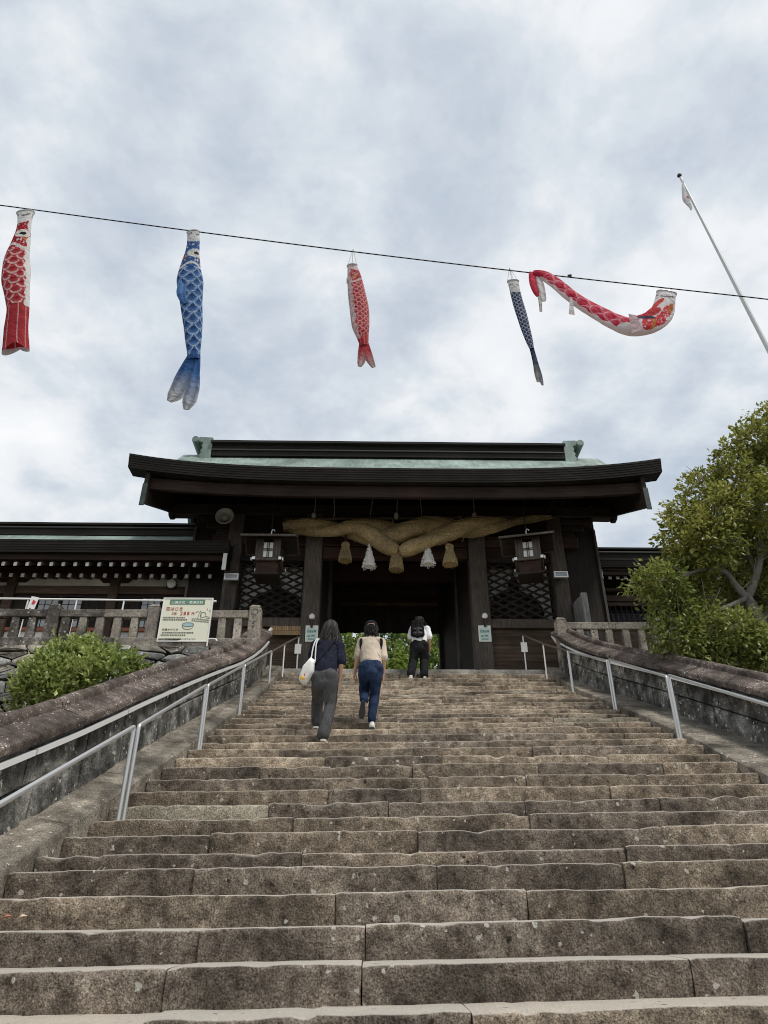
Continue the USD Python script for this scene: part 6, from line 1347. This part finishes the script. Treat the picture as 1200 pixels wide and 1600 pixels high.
shoe(p1, J["ank_l"] + [0, -.07, -.09], J["ank_l"] + [-.01, .18, -.09], "shoe_black", "shoe_white")
put(p1, "hair", folds(blob([[(J["head"] + [0, -.02, .035], (.093, .108, .095))], [(J["head"] + [0, -.04, -.02], (.098, .08, .10)), (J["head"] + [-.01, -.07, -.20], (.125, .05, .10)), (J["head"] + [-.02, -.09, -.32], (.10, .035, .06))]], .02, 4), .014, 16, 9), "hair_grey", smooth=True)
hair_strands(p1, J["head"] + [0, -.035, 0], 170, .47, 1.15, 4, "hair_grey", .040, .010, .128)
# the white bag hanging from the left shoulder
bp = [at_y(px, py, 9.50) for px, py in ((486, 1029), (493, 1034), (491, 1052), (480, 1068), (472, 1068), (467, 1060), (474, 1042))]
bag = thing("tote_bag", bp[3], "white tote bag with red and yellow print on the long-haired walker's shoulder", "bag")
cB = np.mean(bp, 0)
pv = []
for b_ in bp: pv += [b_ + [0, .05, 0], b_ + [0, -.05, 0], cB + (b_ - cB) * .72 + [0, .10, 0], cB + (b_ - cB) * .72 + [0, -.10, 0]]
hm = trimesh.convex.convex_hull(np.array(pv)); hm = hm.subdivide().subdivide().subdivide(); trimesh.smoothing.filter_taubin(hm, .5, .53, 6)
put(bag, "pouch", folds((np.array(hm.vertices), np.array(hm.faces)), .012, 13, 2), "tote", smooth=True)
sh = J["sho_l"] + [.02, 0, .085]
for dx, e in ((0, bp[0]), (.02, bp[1])):
    put(bag, "strap", tube(PchipInterpolator([0, .45, 1], np.array([e + [0, -.0, -.03], (e + sh) / 2 + [-.01, -.05, .03], sh + [dx, -.02, 0]]))(np.linspace(0, 1, 12)), .010, 6), "tote", smooth=True)
for px, py, w, h_, m in ((479.5, 1040, .028, .05, "print_red"), (473, 1058, .040, .035, "print_yellow"), (476, 1054, .016, .03, "print_red")):
    q = at_y(px, py, 9.405); put(bag, "print_patch", (_ico1 * [w, .02, h_] + q + [0, .012, 0], np.array(trimesh.creation.icosphere(1).faces)), m, smooth=True)
put(bag, "crossbody_strap", tube([J["sho_r"] + [-.06, -.06, .06], J["chest"] + [.02, -.155, -.03], J["waist"] + [-.15, -.10, .02]], .010, 6), "cloth_black", smooth=True)

# --- walker with black cap, beige vest and jeans
J = {"head": at_h(580, 982, 10.40), "neck": at_h(579, 996, 10.34), "chest": at_h(579, 1012, 10.28), "waist": at_h(580, 1034, 10.16), "hip_l": at_h(571, 1049, 10.12), "hip_r": at_h(588, 1049, 10.12), "sho_l": at_h(564, 1003, 10.30), "sho_r": at_h(596, 1003, 10.30),
     "elb_l": at_h(558.5, 1029, 10.24), "wri_l": at_h(554.5, 1050, 10.30), "elb_r": at_h(600, 1030, 10.20), "wri_r": at_h(599, 1053, 10.26), "kne_l": at_h(569, 1082, 10.36), "kne_r": at_h(585, 1088, 10.22)}
J["ank_r"] = np.array([at_h(581, 1128, 10.02)[0], 10.03, 3.91 + .09]); J["ank_l"] = at_h(569, 1098, 9.93)
p2 = thing("person", [J["ank_r"][0], 9.96, 3.91], "person in a black cap, beige vest and blue jeans, one foot lifted", "person")
put(p2, "body", body(J), "skin", smooth=True); face(p2, J["head"])
put(p2, "undershirt", folds(blob([[(J["waist"] + [0, 0, -.02], (.155, .115, .05)), (J["waist"] + [0, 0, -.09], (.165, .12, .03))]], .02, 3), .006, 12, 3), "cloth_white", smooth=True)
put(p2, "vest", folds(blob([[(J["neck"] + [0, -.01, -.03], .072), (J["chest"], (.172, .118, .12)), (J["waist"], (.160, .12, .08)), (J["waist"] + [0, 0, -.06], (.160, .12, .03))], [(J["neck"] + [0, 0, -.04], .065), (J["sho_l"] + [.015, 0, 0], .068)], [(J["neck"] + [0, 0, -.04], .065), (J["sho_r"] + [-.015, 0, 0], .068)]], .016, 3), .015, 13, 5), "cloth_beige", smooth=True)
for s in "lr": put(p2, "sleeve", folds(blob([[(J["sho_" + s], .064), (J["sho_" + s] * .1 + J["elb_" + s] * .9, .062)]], .018, 4), .008, 16, 8), "cloth_beige", smooth=True)
put(p2, "jeans", folds(hem(blob(seat(J, .145) + [[(J["hip_l"] + [0, 0, .04], (.105, .12, .10)), (J["kne_l"], .072), (J["ank_l"] + [0, .01, .04], .056)], [(J["hip_r"] + [0, 0, .04], (.105, .12, .10)), (J["kne_r"], .072), (J["ank_r"] + [0, 0, .05], .056)], [(J["hip_l"] + [.02, 0, .07], .11), (J["hip_r"] + [-.02, 0, .07], .11)]], .02, 4), J, J["ank_l"][2] - .3, J["ank_r"][2] + .0), .016, 15, 6), "denim", smooth=True)
shoe(p2, J["ank_r"] + [0, -.07, -.09], J["ank_r"] + [.01, .18, -.09], "shoe_white", "shoe_black")
ax = at_h(568, 1098, 9.86); ay = at_h(564.5, 1123, 9.96)
shoe(p2, ax + [0, -.02, .03], ay + [0, -.02, -.02], "shoe_white", "shoe_black", up=np.array([0, .95, .30]) / np.linalg.norm([0, .95, .30]))
put(p2, "hair", folds(blob([[(J["head"] + [0, -.02, .0], (.084, .094, .075))], [(J["head"] + [0, -.06, -.03], (.088, .06, .06)), (J["head"] + [.0, -.085, -.11], (.070, .045, .05)), (J["head"] + [.01, -.085, -.17], (.035, .03, .03))]], .018, 4), .008, 20, 9), "hair", smooth=True)
hair_strands(p2, J["head"] + [0, -.03, -.01], 60, .17, .0, 6, "hair", .012, .008, .09, True, .3)
cp_ = put(p2, "cap", blob([[(J["head"] + [0, 0, .045], (.098, .112, .085))], [(J["head"] + [0, .10, .03], (.075, .06, .010))]], .016, 3), "cloth_black", smooth=True)
put(cp_, "cap_strap", tube([J["head"] + [.055 * math.cos(a), -.092 - .022 * math.sin(a), .012 + .028 * math.sin(a)] for a in np.linspace(0, math.pi, 10)], .006, 5), "skin")
sp2 = thing("shoulder_bag", J["chest"] + [0, .14, -.2], "black shoulder bag worn in front, its straps round the beige walker's shoulders", "bag")
for s, o in (("l", -1), ("r", 1)):
    put(sp2, "strap", tube(PchipInterpolator([0, .3, .6, 1], np.array([J["sho_" + s] + [-o * .02, .12, -.14], J["sho_" + s] + [-o * .03, .06, .05], J["sho_" + s] + [-o * .0, -.075, .0], J["sho_" + s] + [-o * .01, -.085, -.20]]))(np.linspace(0, 1, 16)), .022, 8), "cloth_black", smooth=True)
put(sp2, "pouch", blob([[(J["chest"] + [-.08, .20, -.1], .06), (J["chest"] + [.08, .20, -.1], .06)], [(J["chest"] + [-.08, .20, -.28], .06), (J["chest"] + [.08, .20, -.28], .06)], [(J["chest"] + [0, .20, -.1], .07), (J["chest"] + [0, .20, -.28], .07)]], .03, 3), "cloth_black", smooth=True)
put(sp2, "long_strap", tube([J["neck"] + [-.03, -.05, -.02], J["chest"] + [.05, -.135, -.05], J["waist"] + [.15, -.06, .05]], .007, 5), "cloth_beige", smooth=True)

# --- walker with backpack at the top
J = {"head": at_h(656, 971, 15.62), "neck": at_h(656, 979.5, 15.56), "chest": at_h(656, 990, 15.50), "waist": at_h(655, 1003, 15.42), "hip_l": at_h(648.5, 1011.5, 15.40), "hip_r": at_h(661.5, 1011.5, 15.40), "sho_l": at_h(645, 983, 15.52), "sho_r": at_h(667, 983, 15.52),
     "elb_l": at_h(641, 998, 15.55), "wri_l": at_h(643, 1004, 15.75), "elb_r": at_h(671, 999, 15.46), "wri_r": at_h(671.5, 1012, 15.56), "kne_l": at_h(646, 1033, 15.44), "kne_r": at_h(663, 1032, 15.52)}
J["ank_l"] = np.array([at_h(642, 1053, 15.26)[0], 15.27, 6.227 + .09]); J["ank_r"] = np.array([at_h(663, 1053, 15.3)[0], 15.31, 6.227 + .09])
p3 = thing("person", [J["ank_l"][0], 15.3, 6.227], "person in a white T-shirt and baggy black trousers near the top step", "person")
put(p3, "body", body(J), "skin", smooth=True); face(p3, J["head"])
put(p3, "t_shirt", folds(blob([[(J["neck"] + [0, -.01, -.03], .075), (J["chest"], (.18, .125, .12)), (J["waist"], (.175, .125, .08)), (J["waist"] + [0, 0, -.07], (.178, .13, .03))], [(J["neck"] + [0, 0, -.04], .07), (J["sho_l"], .078), (J["sho_l"] * .25 + J["elb_l"] * .75, .082)], [(J["neck"] + [0, 0, -.04], .07), (J["sho_r"], .078), (J["sho_r"] * .25 + J["elb_r"] * .75, .082)]], .016, 3), .018, 12, 5), "cloth_white", smooth=True)
put(p3, "trousers", folds(hem(blob(seat(J, .155) + [[(J["hip_l"] + [0, 0, .05], (.115, .12, .10)), (J["kne_l"], .105), (J["ank_l"] + [0, 0, .02], .092)], [(J["hip_r"] + [0, 0, .05], (.115, .12, .10)), (J["kne_r"], .105), (J["ank_r"] + [0, 0, .02], .092)], [(J["hip_l"] + [.02, 0, .06], .115), (J["hip_r"] + [-.02, 0, .06], .115)]], .022, 4), J, J["ank_l"][2] - .05, J["ank_r"][2] - .05), .022, 9, 6), "cloth_black", smooth=True)
for s, o in (("l", -.02), ("r", .02)): shoe(p3, J["ank_" + s] + [0, -.08, -.09], J["ank_" + s] + [o, .17, -.09], "shoe_white", "shoe_white", .048)
put(p3, "hair", folds(blob([[(J["head"] + [0, -.02, .02], (.092, .105, .10))], [(J["head"] + [0, -.09, .0], .045), (J["head"] + [-.02, -.12, -.10], .038), (J["head"] + [-.02, -.11, -.17], .02)]], .018, 4), .010, 18, 9), "hair", smooth=True)
hair_strands(p3, J["head"] + [0, -.02, .0], 40, .10, .0, 8, "hair", .008, .006, .108)
cb_ = J["chest"] + [-.065, -.20, .035]
bk = thing("backpack", cb_, "black backpack on the back of the white-shirted walker", "backpack")
put(bk, "main_pouch", blob([[(cb_ + [-.085, 0, .15], .055), (cb_ + [.085, 0, .15], .055)], [(cb_ + [-.105, 0, -.13], .058), (cb_ + [.105, 0, -.13], .058)], [(cb_ + [0, -.01, .18], .06), (cb_ + [0, -.015, -.14], .075)], [(cb_ + [-.085, 0, .15], .055), (cb_ + [-.105, 0, -.13], .058)], [(cb_ + [.085, 0, .15], .055), (cb_ + [.105, 0, -.13], .058)]], .022, 4), "cloth_black", smooth=True)
put(bk, "front_pocket", blob([[(cb_ + [-.07, -.07, -.03], .035), (cb_ + [.07, -.07, -.03], .035)], [(cb_ + [-.075, -.07, -.13], .04), (cb_ + [.075, -.07, -.13], .04)], [(cb_ + [0, -.085, -.03], .04), (cb_ + [0, -.075, -.13], .042)]], .02, 3), "black_plastic", smooth=True)
put(bk, "top_handle", tube([cb_ + [-.04, .03, .24], cb_ + [-.03, .02, .30], cb_ + [.03, .02, .30], cb_ + [.04, .03, .24]], .010, 6), "black_plastic", smooth=True)
for s in "lr": put(bk, "strap", tube(PchipInterpolator([0, .4, 1], np.array([cb_ + [(-.09 if s == "l" else .11), .05, .2], J["sho_" + s] + [0, 0, .085], J["sho_" + s] + [0, .12, -.16]]))(np.linspace(0, 1, 12)), .020, 8), "cloth_black", smooth=True)
# ------------------------------------------------------------------ plants
def leaves(points, normals, size, rg, aspect=.42, droop=.25):
    """A folded pointed leaf at every point: four triangles each."""
    n = len(points); d = normals + rg.normal(0, .55, (n, 3)); d[:, 2] -= droop * rg.random(n); d /= np.linalg.norm(d, axis=1)[:, None]
    upv = np.tile([0, 0, 1.0], (n, 1)) + rg.normal(0, .45, (n, 3)); s = np.cross(d, upv); s /= np.linalg.norm(s, axis=1)[:, None] + 1e-9; nn = np.cross(s, d)
    L = (size * rg.uniform(.42, 1.35, n))[:, None]; w = L * aspect
    a = points; b = points + d * L * .5 + s * w * .5 - nn * L * .06; c = points + d * L - nn * L * .10; e = points + d * L * .5 - s * w * .5 - nn * L * .06; m = points + d * L * .5 + nn * L * .05
    V_ = np.stack([a, b, c, e, m], 1).reshape(-1, 3); k = np.arange(n)[:, None] * 5
    f = np.concatenate([k + [0, 1, 4], k + [1, 2, 4], k + [2, 3, 4], k + [3, 0, 4]])
    return V_, f
def crown_points(blobs, n, rg, shell=.55):
    """Points clustered as twigs on uneven clumps."""
    c = np.array([b[0] for b in blobs]); r = np.array([b[1] for b in blobs]); wgt = r ** 2.2 / (r ** 2.2).sum()
    tw = max(10, n // 14); k = rg.choice(len(blobs), tw, p=wgt)
    d = rg.normal(size=(tw, 3)); d /= np.linalg.norm(d, axis=1)[:, None]
    rad_ = r[k] * (shell + (1 - shell) * rg.random(tw)) * (0.62 + .75 * meshkit.fbm(d * 2.3 + k[:, None] * 3.7, 3, 5))
    P = c[k] + d * rad_[:, None] * [1, 1, .85]
    rep_ = n // tw; Q = np.repeat(P, rep_, 0); D_ = np.repeat(d, rep_, 0)
    off = rg.normal(0, .055, Q.shape) + D_ * rg.uniform(-.05, .14, (len(Q), 1))
    return Q + off, D_
def limb(pts, r0, r1, n=9, k=14, seed=0, wob=.03):
    pts = np.array(pts, float); s = np.linspace(0, 1, len(pts)); q = PchipInterpolator(s, pts)(np.linspace(0, 1, k)); u = np.linspace(0, 1, k)
    q[1:-1] += (meshkit.noise(np.stack([u[1:-1] * 6, 0 * u[1:-1] + seed, 0 * u[1:-1]], 1), seed)[:, None] - .5) * wob
    return noisy(tube(q, r0 + (r1 - r0) * u ** .8, n), .010, 9, seed)
rg = np.random.default_rng(21)
YT = 11.6
tree = thing("broadleaf_tree", at_z(1215, 1050, 4.6) if False else at_y(1222, 1040, YT), "leaning broadleaf tree with pale trunk beyond the right parapet", "tree")
T_ = lambda px, py, dy=0: at_y(px, py, YT + dy)
fork = T_(1166, 935); base = T_(1240, 1090)
put(tree, "trunk", limb([base + [.3, 0, -.9], base, T_(1203, 1000), fork], .14, .10, 14, 20, 1), "tree_bark", smooth=True)
limbs = [([fork, T_(1150, 915), T_(1130, 890), T_(1095, 865), T_(1060, 840, -.3)], .08, .018), ([fork, T_(1180, 905), T_(1190, 860), T_(1188, 800), T_(1194, 740), T_(1190, 680)], .085, .02),
         ([T_(1183, 900), T_(1172, 870, .3), T_(1160, 840, .5), T_(1140, 780, .7), T_(1130, 730, .8)], .06, .015), ([T_(1190, 975), T_(1215, 930, .3), T_(1240, 870, .3), T_(1255, 800)], .09, .02),
         ([T_(1135, 895), T_(1100, 890, -.4), T_(1050, 905, -.6), T_(1005, 910, -.7)], .045, .012), ([fork, T_(1130, 950, -.4), T_(1090, 965, -.6), T_(1045, 985, -.7)], .05, .012), ([T_(1110, 877), T_(1080, 850, .4), T_(1050, 835, .4)], .04, .010),
         ([T_(1188, 800), T_(1160, 760, -.4), T_(1120, 735, -.5), T_(1085, 760, -.5)], .04, .010), ([T_(1200, 990), T_(1150, 1000, -.5), T_(1090, 1010, -.6)], .04, .010)]
for k, (pts, a, b) in enumerate(limbs): put(tree, "branch", limb(pts, a, b, 9, 16, k + 2), "tree_bark", smooth=True)
for k in range(70):
    pts, a, b = limbs[k % len(limbs)]; i = rg.integers(1, len(pts)); p = np.array(pts[i]) * .6 + np.array(pts[i - 1]) * .4
    d = rg.normal(size=3); d[2] = abs(d[2]) * .6; d /= np.linalg.norm(d); put(tree, "twig", tube([p, p + d * .22 + [0, 0, .05], p + d * rg.uniform(.38, .5) + [0, 0, .12]], [.012, .007, .003], 5), "tree_bark")
def bl(px, py, r, dy): return (T_(px, py, dy), r / 88.0)
crown = [bl(*q) for q in ((1188, 690, 42, .0), (1150, 712, 34, .2), (1205, 735, 50, .3), (1145, 752, 44, -.2), (1100, 772, 38, .1), (1190, 790, 50, -.4), (1128, 800, 44, -.5), (1075, 812, 34, .0), (1060, 838, 28, -.2), (1110, 842, 44, -.5), (1165, 850, 42, .7), (1085, 868, 38, -.3), (1075, 905, 36, .1), (1122, 892, 34, .6),
        (1040, 915, 30, -.6), (1018, 908, 22, -.7), (1002, 918, 15, -.7), (1050, 950, 32, -.5), (1085, 962, 30, -.2), (1036, 985, 22, -.6), (1068, 1005, 34, -.5), (1110, 985, 36, -.4), (1150, 990, 38, -.6), (1120, 1020, 34, -.5), (1180, 1020, 40, -.5), (1205, 1040, 36, -.6), (1230, 880, 50, .2), (1250, 780, 60, .2), (1260, 960, 60, .0), (1240, 690, 45, .2), (1195, 885, 34, 1.0), (1160, 945, 32, .9), (1200, 955, 36, .9), (1195, 830, 34, .6), (1215, 650, 26, .1), (1185, 655, 20, .1))]
P, Dn = crown_points(crown, 46000, rg, .5)
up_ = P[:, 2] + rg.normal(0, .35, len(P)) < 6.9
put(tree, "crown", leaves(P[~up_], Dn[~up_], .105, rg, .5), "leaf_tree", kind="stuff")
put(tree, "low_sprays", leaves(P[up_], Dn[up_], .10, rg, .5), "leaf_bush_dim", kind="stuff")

# bush between the left parapet and the rubble wall
rg = np.random.default_rng(5); YB_ = 12.15
bush = thing("leafy_bush", at_y(120, 1100, YB_) - [0, 0, .1], "bright green leafy bush between the left parapet and the rubble wall", "bush")
B_ = lambda px, py, dy=0: at_y(px, py, YB_ + dy)
root = B_(125, 1118)
for k in range(16):
    e = B_(rg.uniform(35, 205), rg.uniform(1015, 1075), rg.uniform(-.4, .3)); put(bush, "stem", limb([root + [rg.normal(0, .12), rg.normal(0, .1), -.3], (root + e) / 2 + [rg.normal(0, .1), 0, .1], e], .020, .006, 6, 8, k, .05), "tree_bark", smooth=True)
bb = [(B_(px, py, dy), r / 92) for px, py, r, dy in ((45, 1062, 24, 0), (75, 1048, 27, -.2), (105, 1030, 28, .0), (130, 1022, 24, .2), (150, 1035, 26, -.1), (178, 1040, 24, .1), (200, 1042, 20, 0), (95, 1062, 30, -.3), (135, 1058, 28, -.3), (165, 1056, 24, -.2), (60, 1080, 26, -.2), (40, 1088, 22, -.1), (90, 1082, 24, -.3), (118, 1078, 24, -.2), (28, 1075, 16, 0), (212, 1050, 12, 0), (128, 1010, 12, .1), (82, 1022, 14, .1), (45, 1098, 18, -.1))]
P, Dn = crown_points(bb, 7500, rg, .55)
put(bush, "foliage", leaves(P, Dn * .5 + [0, -.1, .5], .115, rg, .52, -.2), "leaf_bush", kind="stuff")
# low grass and weeds on the bank along the foot of the rubble wall
rg = np.random.default_rng(8); G_ = []
for k in range(900):
    x, y = rg.uniform(-9, -3.0), rg.uniform(10.5, 12.9); z = float(zs(y)) - .56; d = rg.normal(0, .09, 2); h = rg.uniform(.08, .25); w = .008
    G_.append((np.array([[x - w, y, z], [x + w, y, z], [x + d[0], y + d[1], z + h]]), np.array([[0, 1, 2]])))
put(None, "grass", join(G_), "leaf_bush", kind="stuff")
tag(stage.GetPrimAtPath("/World/grass"), "short weeds on the bank beside the left parapet", "grass", None, "stuff")

# trees beyond the gate, seen through the passage
rg = np.random.default_rng(15)
def round_tree(x, y, h, r, mat_, label, n, z0=6.6):
    t = thing("garden_tree", (x, y, z0), label, "tree")
    put(t, "trunk", limb([[x, y, z0 - .1], [x + .1, y, z0 + h * .3], [x - .05, y, z0 + h * .62]], .16, .07, 8, 10, int(x * 7)), "tree_bark", smooth=True)
    for k in range(6):
        a = k / 6 * 6.28; put(t, "branch", limb([[x, y, z0 + h * .3], [x + math.cos(a) * r * .4, y + math.sin(a) * r * .4, z0 + h * .55], [x + math.cos(a) * r * .7, y + math.sin(a) * r * .7, z0 + h * .7]], .06, .02, 6, 8, k), "tree_bark", smooth=True)
    bl_ = [((x + rg.normal(0, r * .45), y + rg.normal(0, r * .45), z0 + h * rg.uniform(.14, .95)), r * rg.uniform(.32, .55)) for _ in range(24)]
    P, D_ = crown_points([(np.array(c), q) for c, q in bl_], n, rg, .4)
    put(t, "crown", leaves(P, D_, .17, rg, .6), mat_, kind="stuff")
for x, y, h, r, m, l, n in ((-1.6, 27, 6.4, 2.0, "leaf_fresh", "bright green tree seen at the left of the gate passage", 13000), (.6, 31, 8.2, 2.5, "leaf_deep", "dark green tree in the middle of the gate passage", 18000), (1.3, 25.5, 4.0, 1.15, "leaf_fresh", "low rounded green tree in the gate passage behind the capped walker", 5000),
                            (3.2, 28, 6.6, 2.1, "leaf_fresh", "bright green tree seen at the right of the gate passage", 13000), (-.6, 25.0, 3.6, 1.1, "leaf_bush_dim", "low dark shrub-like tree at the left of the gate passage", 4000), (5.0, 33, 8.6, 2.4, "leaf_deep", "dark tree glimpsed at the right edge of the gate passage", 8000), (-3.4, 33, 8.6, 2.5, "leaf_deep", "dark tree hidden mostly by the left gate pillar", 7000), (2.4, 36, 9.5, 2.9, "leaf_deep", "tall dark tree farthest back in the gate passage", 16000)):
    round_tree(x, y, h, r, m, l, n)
# dry leaves lying on the steps at the left
for px, py, lab in ((36, 1394, "larger dry tan leaf lying at the left end of a lower step"), (12, 1396, "small dry reddish leaf at the left end of a lower step")):
    q = at_y(px, py, 4.99); k = np.searchsorted(SD, 4.99) - 1; q = np.array([q[0], 4.97, SZ[k] + .02])
    v = q + np.array([[0, 0, 0], [.03, .02, .012], [.07, .0, .02], [.03, -.025, .015], [.035, 0, .03]]); t = thing("dry_leaf", q, lab, "leaf")
    put(t, "blade", (v, np.array([[0, 1, 4], [1, 2, 4], [2, 3, 4], [3, 0, 4]])), "dry_blade" if px > 20 else "dry_blade_red"); put(t, "stalk", tube([v[0], v[0] + [-.03, 0, .005]], .002, 4), "wood_brown")
